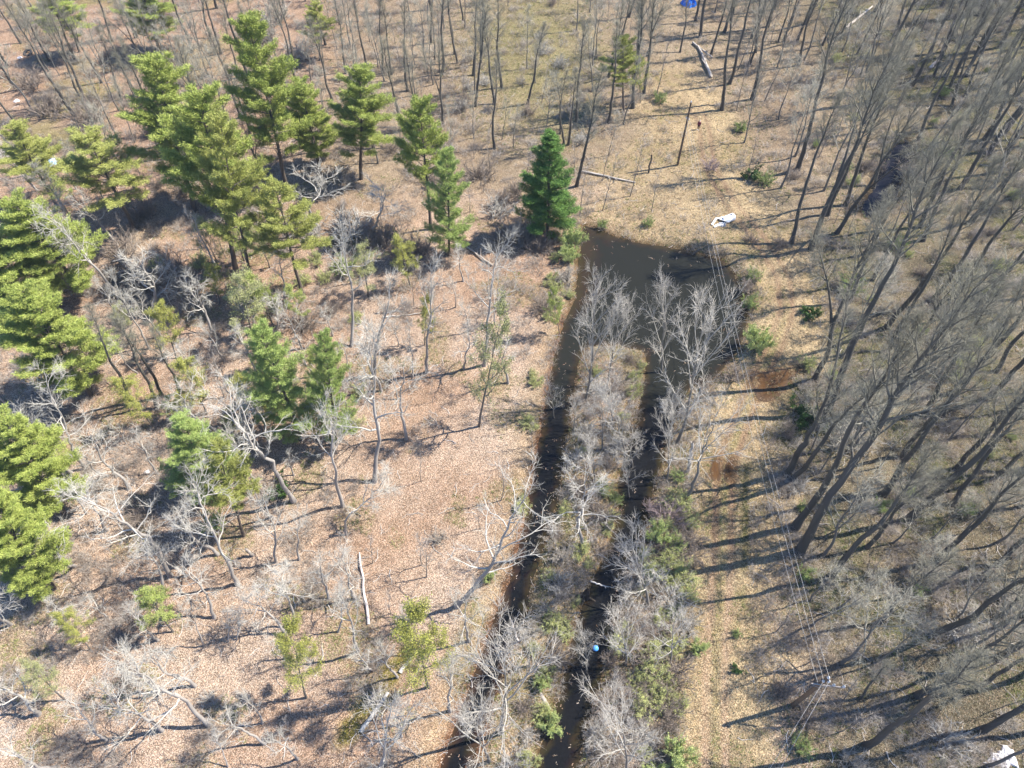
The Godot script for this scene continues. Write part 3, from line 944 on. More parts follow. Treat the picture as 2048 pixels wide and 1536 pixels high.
	plant("bush_brown", Vector2(-13.2, -19.4), 1.8, Vector2(0, 0), 1.55, -1, [8, 5, 0, 9])
	plant("bush_brown", Vector2(-35.9, -18.5), 2, Vector2(0, 0), 1.70, -1, [8, 5, 0, 46])
	plant("bush_brown", Vector2(-55.8, -76.9), 3.9, Vector2(0, 0), 3.43, -1, [8, 3, 0, 33])
	plant("bush_brown", Vector2(-50, -70), 4.1, Vector2(0, 0), 3.60, -1, [8, 3, 0, 30])
	plant("bush_brown", Vector2(-47.4, -72.7), 3.8, Vector2(0, 0), 3.35, -1, [8, 3, 1, 30])
	plant("bush_brown", Vector2(-18.5, -79), 4, Vector2(0, 0), 3.48, -1, [8, 3, 1, 26])
	plant("bush_brown", Vector2(-13.6, -76.9), 3.9, Vector2(0, 0), 3.43, -1, [8, 3, 1, 31])
	plant("bush_brown", Vector2(-27.4, -63.2), 3.2, Vector2(0, 0), 2.74, -1, [8, 5, 0, 34])
	plant("bush_brown", Vector2(-24.5, -65.9), 2.7, Vector2(0, 0), 2.32, -1, [8, 3, 0, 34])
	plant("bush_brown", Vector2(3.7, -78), 3.2, Vector2(0, 0), 2.82, -1, [8, 3, 0, 6])
	plant("bush_brown", Vector2(-5.1, -95), 3.6, Vector2(0, 0), 3.10, -1, [8, 0, 2, 6])
	plant("bush_brown", Vector2(-80.8, -113), 4.4, Vector2(0, 0), 3.80, -1, [8, 1, 0, 12])
	plant("bush_brown", Vector2(-72.7, -109.9), 5.2, Vector2(0, 0), 4.50, -1, [8, 1, 0, 27])
	plant("bush_brown", Vector2(-87.8, -121.5), 4.1, Vector2(0, 0), 3.56, -1, [8, 1, 3, 20])
	plant("bush_brown", Vector2(-51, -36), 2.2, Vector2(0, 0), 1.88, -1, [8, 5, 0, 30])
	plant("bush_brown", Vector2(4.1, -65.9), 2.7, Vector2(0, 0), 2.32, -1, [8, 3, 0, 0])
	plant("bush_brown", Vector2(7.6, -38.5), 2.2, Vector2(0, 0), 1.91, -1, [8, 6, 1, 30])
	plant("bush_brown", Vector2(9.5, -35.3), 2.4, Vector2(0, 0), 2.10, -1, [8, 6, 4, 22])
	plant("bush_brown", Vector2(9.3, -31.5), 1.9, Vector2(0, 0), 1.63, -1, [8, 6, 0, 18])
	plant("bush_brown", Vector2(4.1, -20.5), 2.1, Vector2(0, 0), 1.85, -1, [8, 6, 0, 19])
	plant("bush_brown", Vector2(13.3, -52.2), 2.7, Vector2(0, 0), 2.38, -1, [8, 6, 1, 0])
	plant("bush_brown", Vector2(18.9, -32.5), 2.2, Vector2(0, 0), 1.91, -1, [8, 6, 0, 5])
	plant("bush_brown", Vector2(11.6, -23.2), 2.4, Vector2(0, 0), 2.11, -1, [8, 6, 1, 10])
	plant("bush_brown", Vector2(12.7, -20.2), 2.6, Vector2(0, 0), 2.26, -1, [8, 6, 4, 10])
	plant("bush_brown", Vector2(15.4, -18.9), 2.6, Vector2(0, 0), 2.24, -1, [8, 6, 0, 7])
	plant("bush_brown", Vector2(10.9, -16.7), 2.5, Vector2(0, 0), 2.19, -1, [8, 6, 4, 19])
	plant("bush_brown", Vector2(14.1, -15.8), 2.5, Vector2(0, 0), 2.17, -1, [8, 6, 2, 7])
	plant("bush_brown", Vector2(8.6, -16), 2, Vector2(0, 0), 1.78, -1, [8, 6, 2, 9])
	plant("bush_brown", Vector2(1.2, -16.1), 1.8, Vector2(0, 0), 1.58, -1, [8, 6, 0, 9])
	plant("bush_brown", Vector2(27.8, -54.3), 2.5, Vector2(0, 0), 2.15, -1, [8, 4, 0, 4])
	plant("bush_brown", Vector2(32.9, -69.9), 2.4, Vector2(0, 0), 2.08, -1, [8, 4, 0, 32])
	plant("bush_brown", Vector2(38.9, -78.3), 2.2, Vector2(0, 0), 1.87, -1, [8, 4, 0, 29])
	plant("bush_brown", Vector2(64.2, -94.6), 4, Vector2(0, 0), 3.45, -1, [8, 2, 2, 15])
	plant("bush_brown", Vector2(-48.5, -137.8), 4.4, Vector2(0, 0), 3.83, -1, [8, 1, 0, 44])
	plant("bush_brown", Vector2(34.9, -79.7), 1.7, Vector2(0, 0), 1.51, -1, [8, 4, 0, 1])
	plant("bush_brown", Vector2(-8.4, -116.7), 2.3, Vector2(0, 0), 1.99, -1, [8, 0, 1, 44])
	plant("bush_brown", Vector2(4.9, -33.2), 1.2, Vector2(0, 0), 0.94, -1, [8, 6, 0, 13])
	plant("bush_brown", Vector2(7.4, -36.2), 1.5, Vector2(0, 0), 1.18, -1, [8, 6, 1, 22])
	plant("bush_brown", Vector2(10.9, -41.8), 1.4, Vector2(0, 0), 1.06, -1, [8, 6, 0, 35])
	plant("bush_brown", Vector2(12.1, -24.8), 1, Vector2(0, 0), 0.76, -1, [8, 6, 2, 18])
	plant("bush_brown", Vector2(11, -15.3), 1.2, Vector2(0, 0), 0.94, -1, [8, 6, 6, 19])
	plant("bush_brown", Vector2(10.4, -50.4), 1.1, Vector2(0, 0), 0.83, -1, [8, 6, 0, 43])
	plant("bush_brown", Vector2(13.1, -30.2), 1.1, Vector2(0, 0), 0.86, -1, [8, 6, 4, 18])
	plant("bush_brown", Vector2(9.2, -48.4), 1.3, Vector2(0, 0), 1.03, -1, [8, 6, 0, 31])
	plant("bush_brown", Vector2(12.4, -29), 1.5, Vector2(0, 0), 1.14, -1, [8, 6, 1, 18])
	plant("bush_brown", Vector2(14.8, -57.2), 1.4, Vector2(0, 0), 1.10, -1, [8, 6, 0, 0])
	plant("bush_brown", Vector2(14.4, -50.2), 0.9, Vector2(0, 0), 0.72, -1, [8, 6, 0, 4])
	plant("bush_brown", Vector2(10.5, -49.1), 1.2, Vector2(0, 0), 0.93, -1, [8, 6, 1, 35])
	plant("bush_brown", Vector2(14.5, -14.5), 1.7, Vector2(0, 0), 1.31, -1, [8, 6, 0, 17])
	plant("bush_brown", Vector2(13.1, -22.9), 1.7, Vector2(0, 0), 1.27, -1, [8, 6, 5, 10])
	plant("bush_brown", Vector2(16, -31.4), 2.2, Vector2(0, 0), 1.71, -1, [8, 6, 2, 5])
	plant("bush_brown", Vector2(15.4, -22.8), 1.7, Vector2(0, 0), 1.31, -1, [8, 6, 2, 45])
	plant("bush_brown", Vector2(18.6, -30.7), 2.4, Vector2(0, 0), 1.88, -1, [8, 6, 0, 36])
	plant("bush_brown", Vector2(7.7, -11.7), 1.7, Vector2(0, 0), 1.31, -1, [8, 6, 2, 47])
	plant("bush_brown", Vector2(9.4, -20), 1.9, Vector2(0, 0), 1.47, -1, [8, 6, 0, 10])
	plant("bush_brown", Vector2(9.2, -11.4), 1.5, Vector2(0, 0), 1.12, -1, [8, 6, 4, 47])
	plant("bush_brown", Vector2(13.3, -13.9), 1.5, Vector2(0, 0), 1.16, -1, [8, 6, 3, 7])
	plant("bush_brown", Vector2(14.6, -31.2), 2.4, Vector2(0, 0), 1.88, -1, [8, 6, 3, 5])
	plant("bush_brown", Vector2(-35.9, -80.9), 3.2, Vector2(0, 0), 2.48, -1, [8, 3, 1, 38])
	plant("bush_brown", Vector2(-93.4, -164.9), 3, Vector2(0, 0), 2.27, -1, [8, 1, 0, 39])
	plant("bush_brown", Vector2(0.6, -90.7), 2.5, Vector2(0, 0), 1.95, -1, [8, 0, 0, 6])
	plant("bush_brown", Vector2(-55.8, -85.6), 3.2, Vector2(0, 0), 2.44, -1, [8, 3, 1, 12])
	plant("bush_brown", Vector2(-34.6, -105.6), 2.7, Vector2(0, 0), 2.06, -1, [8, 1, 0, 26])
	plant("bush_brown", Vector2(-53.8, -114.9), 1.7, Vector2(0, 0), 1.30, -1, [8, 1, 0, 14])
	plant("bush_brown", Vector2(-51, -91.6), 2.9, Vector2(0, 0), 2.22, -1, [8, 3, 0, 14])
	plant("bush_brown", Vector2(-26, -141.9), 2.4, Vector2(0, 0), 1.82, -1, [8, 0, 0, 44])
	plant("bush_brown", Vector2(-26.2, -79.1), 1.6, Vector2(0, 0), 1.23, -1, [8, 3, 1, 34])
	plant("bush_brown", Vector2(-93.3, -139.7), 3, Vector2(0, 0), 2.31, -1, [8, 1, 1, 20])
	plant("bush_brown", Vector2(-55.8, -92.3), 2.3, Vector2(0, 0), 1.80, -1, [8, 3, 0, 39])
	plant("bush_brown", Vector2(-1.5, -80.3), 2.5, Vector2(0, 0), 1.95, -1, [8, 3, 0, 24])
	plant("bush_brown", Vector2(-16.3, -76.4), 2.9, Vector2(0, 0), 2.19, -1, [8, 3, 2, 8])
	plant("bush_brown", Vector2(-26, -86.7), 1.8, Vector2(0, 0), 1.36, -1, [8, 0, 0, 26])
	plant("bush_brown", Vector2(-61.8, -106.6), 3, Vector2(0, 0), 2.34, -1, [8, 1, 0, 33])
	plant("bush_brown", Vector2(-25.2, -83.9), 2.3, Vector2(0, 0), 1.75, -1, [8, 3, 0, 26])
	plant("bush_brown", Vector2(-91, -136.8), 2.8, Vector2(0, 0), 2.16, -1, [8, 1, 0, 20])
	plant("bush_brown", Vector2(3.2, -113.1), 2.5, Vector2(0, 0), 1.93, -1, [8, 0, 0, 28])
	plant("bush_brown", Vector2(-1.2, -88.8), 2.8, Vector2(0, 0), 2.14, -1, [8, 0, 0, 31])
	plant("bush_brown", Vector2(-32.1, -83.4), 2.2, Vector2(0, 0), 1.66, -1, [8, 3, 1, 44])
	plant("bush_brown", Vector2(-75.1, -83.9), 2.8, Vector2(0, 0), 2.15, -1, [8, 3, 0, 12])
	plant("bush_brown", Vector2(-98.3, -145), 3, Vector2(0, 0), 2.33, -1, [8, 1, 0, 43])
	plant("bush_brown", Vector2(-19.6, -102), 2.5, Vector2(0, 0), 1.94, -1, [8, 0, 1, 26])
	plant("bush_brown", Vector2(8.4, -152.8), 2, Vector2(0, 0), 1.57, -1, [8, 0, 0, 24])
	plant("bush_brown", Vector2(-12.6, -92.5), 3, Vector2(0, 0), 2.30, -1, [8, 0, 1, 34])
	plant("bush_brown", Vector2(-80.5, -116.5), 2.4, Vector2(0, 0), 1.86, -1, [8, 1, 2, 12])
	plant("bush_brown", Vector2(32.2, -45.8), 1.6, Vector2(0, 0), 1.20, -1, [8, 4, 0, 21])
	plant("bush_brown", Vector2(26.5, -15), 2.5, Vector2(0, 0), 1.90, -1, [8, 4, 0, 7])
	plant("bush_brown", Vector2(60.3, -75.8), 1.5, Vector2(0, 0), 1.18, -1, [8, 4, 0, 15])
	plant("bush_brown", Vector2(59.8, -97.2), 2.1, Vector2(0, 0), 1.61, -1, [8, 2, 0, 15])
	plant("bush_brown", Vector2(68.8, -150.3), 2.8, Vector2(0, 0), 2.15, -1, [8, 2, 0, 29])
	plant("bush_brown", Vector2(25.1, -17.4), 2.1, Vector2(0, 0), 1.59, -1, [8, 4, 0, 10])
	plant("bush_brown", Vector2(70.4, -81.4), 1.7, Vector2(0, 0), 1.28, -1, [8, 2, 0, 37])
	plant("bush_brown", Vector2(51.3, -65), 1.8, Vector2(0, 0), 1.40, -1, [8, 4, 1, 40])
	plant("bush_brown", Vector2(63.4, -146), 1.3, Vector2(0, 0), 1.02, -1, [8, 2, 0, 25])
	plant("bush_brown", Vector2(44.8, -94.8), 1.7, Vector2(0, 0), 1.34, -1, [8, 2, 0, 1])
	plant("bush_brown", Vector2(57.5, -72.7), 1.8, Vector2(0, 0), 1.42, -1, [8, 4, 0, 37])
	plant("bush_brown", Vector2(46.2, -39.9), 2.5, Vector2(0, 0), 1.89, -1, [8, 4, 0, 45])
	plant("bush_brown", Vector2(56.6, -96.9), 2.8, Vector2(0, 0), 2.15, -1, [8, 2, 1, 15])
	plant("bush_brown", Vector2(73, -88), 2.6, Vector2(0, 0), 2.02, -1, [8, 2, 1, 37])
	plant("bush_bud", Vector2(5.7, -36.1), 1.3, Vector2(0, 0), 0.99, -1, [6, 6, 0, 41])
	plant("bush_bud", Vector2(5.1, -23), 1.9, Vector2(0, 0), 1.45, -1, [6, 6, 1, 10])
	plant("bush_bud", Vector2(3.3, -19.2), 1.3, Vector2(0, 0), 0.97, -1, [6, 6, 1, 19])
	plant("bush_bud", Vector2(10.7, -55), 1.3, Vector2(0, 0), 0.99, -1, [6, 6, 0, 6])
	plant("bush_bud", Vector2(10.8, -35.6), 1.1, Vector2(0, 0), 0.87, -1, [6, 6, 6, 35])
	plant("bush_bud", Vector2(7.2, -31.1), 1.7, Vector2(0, 0), 1.33, -1, [6, 6, 2, 18])
	plant("bush_bud", Vector2(13.2, -27), 1, Vector2(0, 0), 0.74, -1, [6, 6, 6, 18])
	plant("bush_bud", Vector2(11.8, -12.2), 1.3, Vector2(0, 0), 0.97, -1, [6, 6, 4, 17])
	plant("bush_bud", Vector2(4, -23.9), 1.9, Vector2(0, 0), 1.44, -1, [6, 6, 1, 13])
	plant("bush_bud", Vector2(10.3, -38.4), 1.8, Vector2(0, 0), 1.37, -1, [6, 6, 3, 35])
	plant("bush_bud", Vector2(10.3, -34), 1.5, Vector2(0, 0), 1.12, -1, [6, 6, 8, 18])
	plant("bush_bud", Vector2(13.3, -48.5), 1.1, Vector2(0, 0), 0.86, -1, [6, 6, 0, 35])
	plant("bush_bud", Vector2(15.3, -54.6), 1.4, Vector2(0, 0), 1.07, -1, [6, 6, 1, 0])
	plant("bush_bud", Vector2(3.9, -28.6), 1.2, Vector2(0, 0), 0.94, -1, [6, 6, 0, 13])
	plant("bush_bud", Vector2(14.9, -52.2), 1.8, Vector2(0, 0), 1.36, -1, [6, 6, 2, 35])
	plant("bush_bud", Vector2(2.1, -47.4), 1.8, Vector2(0, 0), 1.41, -1, [6, 5, 0, 31])
	plant("bush_bud", Vector2(16.5, -56.5), 1.1, Vector2(0, 0), 0.86, -1, [6, 6, 0, 0])
	plant("bush_bud", Vector2(8.1, -43.6), 1, Vector2(0, 0), 0.73, -1, [6, 6, 0, 31])
	plant("bush_bud", Vector2(7.9, -30), 1, Vector2(0, 0), 0.78, -1, [6, 6, 1, 18])
	plant("bush_bud", Vector2(1, -36.6), 1.7, Vector2(0, 0), 1.31, -1, [6, 5, 0, 13])
	plant("bush_bud", Vector2(6.4, -25.9), 1, Vector2(0, 0), 0.74, -1, [6, 6, 0, 18])
	plant("bush_bud", Vector2(3, -53.7), 1.4, Vector2(0, 0), 1.10, -1, [6, 5, 0, 32])
	plant("bush_bud", Vector2(2.7, -15.7), 1.6, Vector2(0, 0), 1.24, -1, [6, 6, 1, 9])
	plant("bush_bud", Vector2(2.1, -21.2), 1.3, Vector2(0, 0), 0.96, -1, [6, 6, 0, 19])
	plant("bush_bud", Vector2(1.5, -11.8), 1.5, Vector2(0, 0), 1.17, -1, [6, 6, 0, 47])
	plant("bush_bud", Vector2(2.6, -54.9), 1.1, Vector2(0, 0), 0.88, -1, [6, 5, 0, 0])
	plant("bush_bud", Vector2(14.1, -17.3), 1.9, Vector2(0, 0), 1.50, -1, [6, 6, 1, 7])
	plant("bush_bud", Vector2(10.6, -22), 2.3, Vector2(0, 0), 1.75, -1, [6, 6, 0, 10])
	plant("bush_bud", Vector2(14.3, -29.4), 2.5, Vector2(0, 0), 1.93, -1, [6, 6, 8, 36])
	plant("bush_bud", Vector2(17.7, -26.6), 2, Vector2(0, 0), 1.54, -1, [6, 6, 0, 45])
	plant("bush_bud", Vector2(19.1, -34.6), 1.8, Vector2(0, 0), 1.37, -1, [6, 6, 0, 36])
	plant("bush_bud", Vector2(16.4, -29.9), 2.5, Vector2(0, 0), 1.93, -1, [6, 6, 3, 5])
	plant("bush_bud", Vector2(17.6, -28.4), 2.2, Vector2(0, 0), 1.72, -1, [6, 6, 1, 36])
	plant("bush_bud", Vector2(16.1, -24.8), 1.5, Vector2(0, 0), 1.13, -1, [6, 6, 3, 45])
	plant("bush_bud", Vector2(13.2, -18.9), 2.4, Vector2(0, 0), 1.87, -1, [6, 6, 3, 7])
	plant("bush_bud", Vector2(15.7, -21.3), 2, Vector2(0, 0), 1.53, -1, [6, 6, 2, 7])
	plant("bush_bud", Vector2(15.5, -16.1), 1.5, Vector2(0, 0), 1.16, -1, [6, 6, 0, 7])
	plant("bush_bud", Vector2(18.3, -37), 2.5, Vector2(0, 0), 1.91, -1, [6, 6, 0, 5])
	plant("bush_bud", Vector2(12.3, -16.3), 2.4, Vector2(0, 0), 1.87, -1, [6, 6, 5, 7])
	plant("bush_bud", Vector2(14.5, -24.1), 1.4, Vector2(0, 0), 1.05, -1, [6, 6, 9, 10])
	plant("bush_bud", Vector2(14, -21.1), 2, Vector2(0, 0), 1.58, -1, [6, 6, 4, 7])
	plant("bush_bud", Vector2(11.7, -18.1), 1.6, Vector2(0, 0), 1.23, -1, [6, 6, 5, 10])
	plant("bush_bud", Vector2(16.2, -28), 1.7, Vector2(0, 0), 1.28, -1, [6, 6, 5, 36])
	plant("bush_bud", Vector2(16.4, -33.8), 1.6, Vector2(0, 0), 1.23, -1, [6, 6, 2, 5])
	plant("bush_bud", Vector2(5.1, -70.6), 1.2, Vector2(0, 0), 0.89, -1, [6, 3, 2, 31])
	plant("bush_bud", Vector2(6.2, -67.1), 1.4, Vector2(0, 0), 1.11, -1, [6, 3, 1, 0])
	plant("bush_bud", Vector2(7.7, -68.8), 1.3, Vector2(0, 0), 1.02, -1, [6, 3, 0, 0])
	plant("bush_bud", Vector2(6.3, -70), 1.3, Vector2(0, 0), 0.99, -1, [6, 3, 2, 0])
	plant("bush_bud", Vector2(6.2, -76), 1.4, Vector2(0, 0), 1.06, -1, [6, 3, 2, 6])
	plant("bush_bud", Vector2(4.9, -64.5), 1.4, Vector2(0, 0), 1.04, -1, [6, 3, 0, 31])
	plant("bush_bud", Vector2(7.4, -83.7), 1.2, Vector2(0, 0), 0.89, -1, [6, 3, 0, 28])
	plant("bush_bud", Vector2(6.2, -85.1), 1.5, Vector2(0, 0), 1.13, -1, [6, 0, 0, 6])
	plant("bush_bud", Vector2(5.6, -72), 1.4, Vector2(0, 0), 1.06, -1, [6, 3, 3, 6])
	plant("bush_bud", Vector2(6.7, -80.1), 1.4, Vector2(0, 0), 1.10, -1, [6, 3, 0, 6])
	plant("bush_bud", Vector2(-39.4, -49.9), 2.1, Vector2(0, 0), 1.59, -1, [6, 5, 0, 30])
	plant("bush_bud", Vector2(-33, -47.4), 1.8, Vector2(0, 0), 1.35, -1, [6, 5, 0, 23])
	plant("bush_bud", Vector2(-18.7, -47), 1.9, Vector2(0, 0), 1.44, -1, [6, 5, 0, 22])
	plant("bush_bud", Vector2(-18.6, -52.1), 1.7, Vector2(0, 0), 1.31, -1, [6, 5, 1, 34])
	plant("bush_bud", Vector2(-26, -71.8), 1.8, Vector2(0, 0), 1.39, -1, [6, 3, 2, 34])
	plant("bush_bud", Vector2(-31.5, -65.6), 1.3, Vector2(0, 0), 1.01, -1, [6, 3, 0, 38])
	plant("bush_bud", Vector2(-50.4, -74.3), 2, Vector2(0, 0), 1.54, -1, [6, 3, 0, 33])
	plant("bush_bud", Vector2(-28.9, -71.2), 2, Vector2(0, 0), 1.52, -1, [6, 3, 0, 34])
	plant("bush_bud", Vector2(-37.2, -69.2), 2.5, Vector2(0, 0), 1.91, -1, [6, 3, 1, 38])
	plant("bush_bud", Vector2(-44.4, -75), 2.2, Vector2(0, 0), 1.70, -1, [6, 3, 0, 14])
	plant("bush_bud", Vector2(-20.8, -64.4), 1.7, Vector2(0, 0), 1.30, -1, [6, 3, 0, 8])
	plant("bush_bud", Vector2(-22.9, -58.3), 2.1, Vector2(0, 0), 1.59, -1, [6, 5, 0, 34])
	plant("bush_bud", Vector2(-27.8, -75.4), 1.9, Vector2(0, 0), 1.48, -1, [6, 3, 0, 44])
	plant("bush_bud", Vector2(-20.9, -73.2), 1.7, Vector2(0, 0), 1.28, -1, [6, 3, 0, 26])
	plant("bush_bud", Vector2(53.6, -92.9), 1.9, Vector2(0, 0), 1.44, -1, [6, 2, 0, 15])
	plant("bush_bud", Vector2(64.9, -68.2), 1.8, Vector2(0, 0), 1.35, -1, [6, 4, 0, 37])
	plant("bush_bud", Vector2(49, -67.8), 1.2, Vector2(0, 0), 0.93, -1, [6, 4, 0, 1])
	plant("bush_bud", Vector2(77.2, -84.5), 1.3, Vector2(0, 0), 0.98, -1, [6, 2, 0, 37])
	plant("bush_bud", Vector2(68.7, -73.8), 1.9, Vector2(0, 0), 1.48, -1, [6, 4, 0, 42])
	plant("bush_bud", Vector2(59.4, -111.2), 1.4, Vector2(0, 0), 1.10, -1, [6, 2, 0, 16])
	plant("bush_bud", Vector2(59.4, -59.5), 1.9, Vector2(0, 0), 1.50, -1, [6, 4, 0, 40])
	plant("bush_bud", Vector2(57.1, -56.6), 2, Vector2(0, 0), 1.51, -1, [6, 4, 1, 40])
	plant("bush_bud", Vector2(54.8, -43.3), 1.3, Vector2(0, 0), 1.00, -1, [6, 4, 0, 45])
	plant("bush_bud", Vector2(61.2, -130.2), 1.9, Vector2(0, 0), 1.43, -1, [6, 2, 0, 29])
	plant("bush_bud", Vector2(55.7, -54.4), 1.6, Vector2(0, 0), 1.22, -1, [6, 4, 1, 45])
	plant("bush_bud", Vector2(77.6, -90), 1.7, Vector2(0, 0), 1.31, -1, [6, 2, 0, 42])
	plant("bush_bud", Vector2(37.4, -56.2), 2, Vector2(0, 0), 1.52, -1, [6, 4, 0, 4])
	plant("bush_bud", Vector2(57.1, -76.7), 1.2, Vector2(0, 0), 0.94, -1, [6, 4, 0, 15])
	plant("bush_green", Vector2(33.8, -71.8), 2, Vector2(0, 0), 1.56, -1, [10, 4, 0, 1])
	plant("bush_green", Vector2(32.3, -67.3), 2.3, Vector2(0, 0), 1.75, -1, [10, 4, 0, 32])
	plant("bush_green", Vector2(46.6, -69.6), 3.1, Vector2(0, 0), 2.38, -1, [10, 4, 1, 15])
	plant("bush_green", Vector2(55.7, -78.3), 2.4, Vector2(0, 0), 1.87, -1, [10, 4, 0, 15])
	plant("bush_green", Vector2(17.2, -31.8), 2, Vector2(0, 0), 1.54, -1, [10, 6, 0, 36])
	plant("bush_green", Vector2(18.4, -40.1), 1.6, Vector2(0, 0), 1.25, -1, [10, 6, 0, 5])
	plant("bush_green", Vector2(26.4, -116.7), 2.2, Vector2(0, 0), 1.68, -1, [10, 0, 0, 3])
	plant("bush_green", Vector2(38.9, -107.9), 2.3, Vector2(0, 0), 1.76, -1, [10, 2, 0, 3])
	plant("bush_green", Vector2(40.1, -93.6), 2.5, Vector2(0, 0), 1.90, -1, [10, 2, 0, 1])
	plant("bush_green", Vector2(20.3, -83.3), 1.7, Vector2(0, 0), 1.28, -1, [10, 3, 0, 28])
	plant("bush_green", Vector2(13.5, -83.3), 1.7, Vector2(0, 0), 1.28, -1, [10, 3, 0, 6])
	plant("bush_green", Vector2(11.6, -37.5), 1.5, Vector2(0, 0), 1.13, -1, [10, 6, 0, 35])
	plant("bush_green", Vector2(21.9, -22.6), 1, Vector2(0, 0), 0.75, -1, [10, 4, 0, 10])
	plant("bush_green", Vector2(30.1, -28.7), 1.7, Vector2(0, 0), 1.32, -1, [10, 4, 0, 36])
	plant("bush_green", Vector2(40.3, -36.4), 1.8, Vector2(0, 0), 1.41, -1, [10, 4, 2, 36])
	plant("bush_green", Vector2(49.3, -35.8), 1.8, Vector2(0, 0), 1.40, -1, [10, 4, 0, 45])
	plant("bush_green", Vector2(71, -100), 2.7, Vector2(0, 0), 2.11, -1, [10, 2, 0, 37])
	plant("bush_green", Vector2(77, -118.6), 2.2, Vector2(0, 0), 1.70, -1, [10, 2, 0, 16])
	plant("bush_green", Vector2(-32, -34.3), 2.4, Vector2(0, 0), 1.85, -1, [10, 5, 0, 23])
	plant("bush_green", Vector2(-23.5, -73.3), 3.6, Vector2(0, 0), 2.74, -1, [10, 3, 0, 34])
	plant("bush_green", Vector2(40.9, -26.9), 1.5, Vector2(0, 0), 1.13, -1, [10, 4, 0, 17])
	plant("bush_green", Vector2(88.8, -127.1), 1.1, Vector2(0, 0), 0.84, -1, [10, 2, 0, 42])
	plant("bush_green", Vector2(75.8, -108.6), 1.6, Vector2(0, 0), 1.24, -1, [10, 2, 2, 42])
	plant("bush_green", Vector2(67.1, -71), 1.4, Vector2(0, 0), 1.05, -1, [10, 4, 0, 37])
	plant("bush_green", Vector2(39.9, -54.5), 1.4, Vector2(0, 0), 1.09, -1, [10, 4, 0, 4])
	plant("bush_green", Vector2(72.6, -110), 1.4, Vector2(0, 0), 1.06, -1, [10, 2, 1, 16])
	plant("bush_green", Vector2(58.4, -45.5), 1, Vector2(0, 0), 0.74, -1, [10, 4, 0, 40])
	plant("bush_green", Vector2(53.6, -62), 1.7, Vector2(0, 0), 1.28, -1, [10, 4, 1, 37])
	plant("bush_green", Vector2(37.1, -46.6), 1.1, Vector2(0, 0), 0.82, -1, [10, 4, 0, 21])
	plant("bush_green", Vector2(50.4, -103.1), 1.4, Vector2(0, 0), 1.05, -1, [10, 2, 1, 11])
	plant("bush_green", Vector2(44.1, -38.1), 1.5, Vector2(0, 0), 1.14, -1, [10, 4, 3, 45])
	plant("bush_green", Vector2(25.6, -12.8), 1.8, Vector2(0, 0), 1.35, -1, [10, 4, 0, 7])
	plant("bush_green", Vector2(53.6, -96.5), 1.6, Vector2(0, 0), 1.24, -1, [10, 2, 0, 15])
	plant("bush_green", Vector2(31.6, -36.1), 1.1, Vector2(0, 0), 0.85, -1, [10, 4, 0, 5])
	plant("bush_green", Vector2(84.9, -103.3), 1.3, Vector2(0, 0), 0.99, -1, [10, 2, 0, 40])
	plant("bush_grey", Vector2(-29.8, -81.2), 4.1, Vector2(0, 0), 3.52, -1, [5, 3, 0, 34])
	plant("bush_grey", Vector2(-24, -82), 4.4, Vector2(0, 0), 3.87, -1, [5, 3, 0, 26])
	plant("bush_grey", Vector2(1.2, -81.2), 3.3, Vector2(0, 0), 2.87, -1, [5, 3, 0, 6])
	plant("bush_grey", Vector2(-1.8, -86), 3.8, Vector2(0, 0), 3.29, -1, [5, 0, 0, 31])
	plant("bush_grey", Vector2(7.7, -71.6), 2.8, Vector2(0, 0), 2.40, -1, [5, 3, 0, 0])
	plant("bush_grey", Vector2(7.2, -42.4), 2.3, Vector2(0, 0), 1.97, -1, [5, 6, 0, 31])
	plant("bush_grey", Vector2(5.5, -30.8), 2.1, Vector2(0, 0), 1.80, -1, [5, 6, 1, 18])
	plant("bush_grey", Vector2(4.6, -27.5), 2.1, Vector2(0, 0), 1.84, -1, [5, 6, 0, 18])
	plant("bush_grey", Vector2(3.3, -25), 2, Vector2(0, 0), 1.71, -1, [5, 6, 0, 10])
	plant("bush_grey", Vector2(1.8, -23.1), 1.7, Vector2(0, 0), 1.51, -1, [5, 6, 0, 19])
	plant("bush_grey", Vector2(10.2, -52.4), 2.4, Vector2(0, 0), 2.12, -1, [5, 6, 0, 0])
	plant("bush_grey", Vector2(8.6, -45.7), 2.4, Vector2(0, 0), 2.12, -1, [5, 6, 1, 35])
	plant("bush_grey", Vector2(11.9, -43.7), 2.3, Vector2(0, 0), 1.99, -1, [5, 6, 0, 35])
	plant("bush_grey", Vector2(12, -27.3), 2.5, Vector2(0, 0), 2.19, -1, [5, 6, 1, 10])
	plant("bush_grey", Vector2(16, -26.5), 3, Vector2(0, 0), 2.61, -1, [5, 6, 0, 40])
	plant("bush_grey", Vector2(17.1, -23.7), 2.4, Vector2(0, 0), 2.12, -1, [5, 6, 0, 7])
	plant("bush_grey", Vector2(11.5, -13.7), 2.4, Vector2(0, 0), 2.13, -1, [5, 6, 1, 7])
	plant("bush_grey", Vector2(7.9, -13.4), 2.2, Vector2(0, 0), 1.93, -1, [5, 6, 3, 7])
	plant("bush_grey", Vector2(1.6, -13.6), 1.8, Vector2(0, 0), 1.54, -1, [5, 6, 1, 9])
	plant("bush_grey", Vector2(0.3, -11.5), 2, Vector2(0, 0), 1.70, -1, [5, 6, 0, 9])
	plant("bush_grey", Vector2(38.1, -44.3), 3.5, Vector2(0, 0), 3.01, -1, [5, 4, 0, 21])
	plant("bush_grey", Vector2(40.9, -44), 2.9, Vector2(0, 0), 2.50, -1, [5, 4, 0, 40])
	plant("bush_grey", Vector2(-48, -145.4), 5.1, Vector2(0, 0), 4.41, -1, [5, 1, 0, 39])
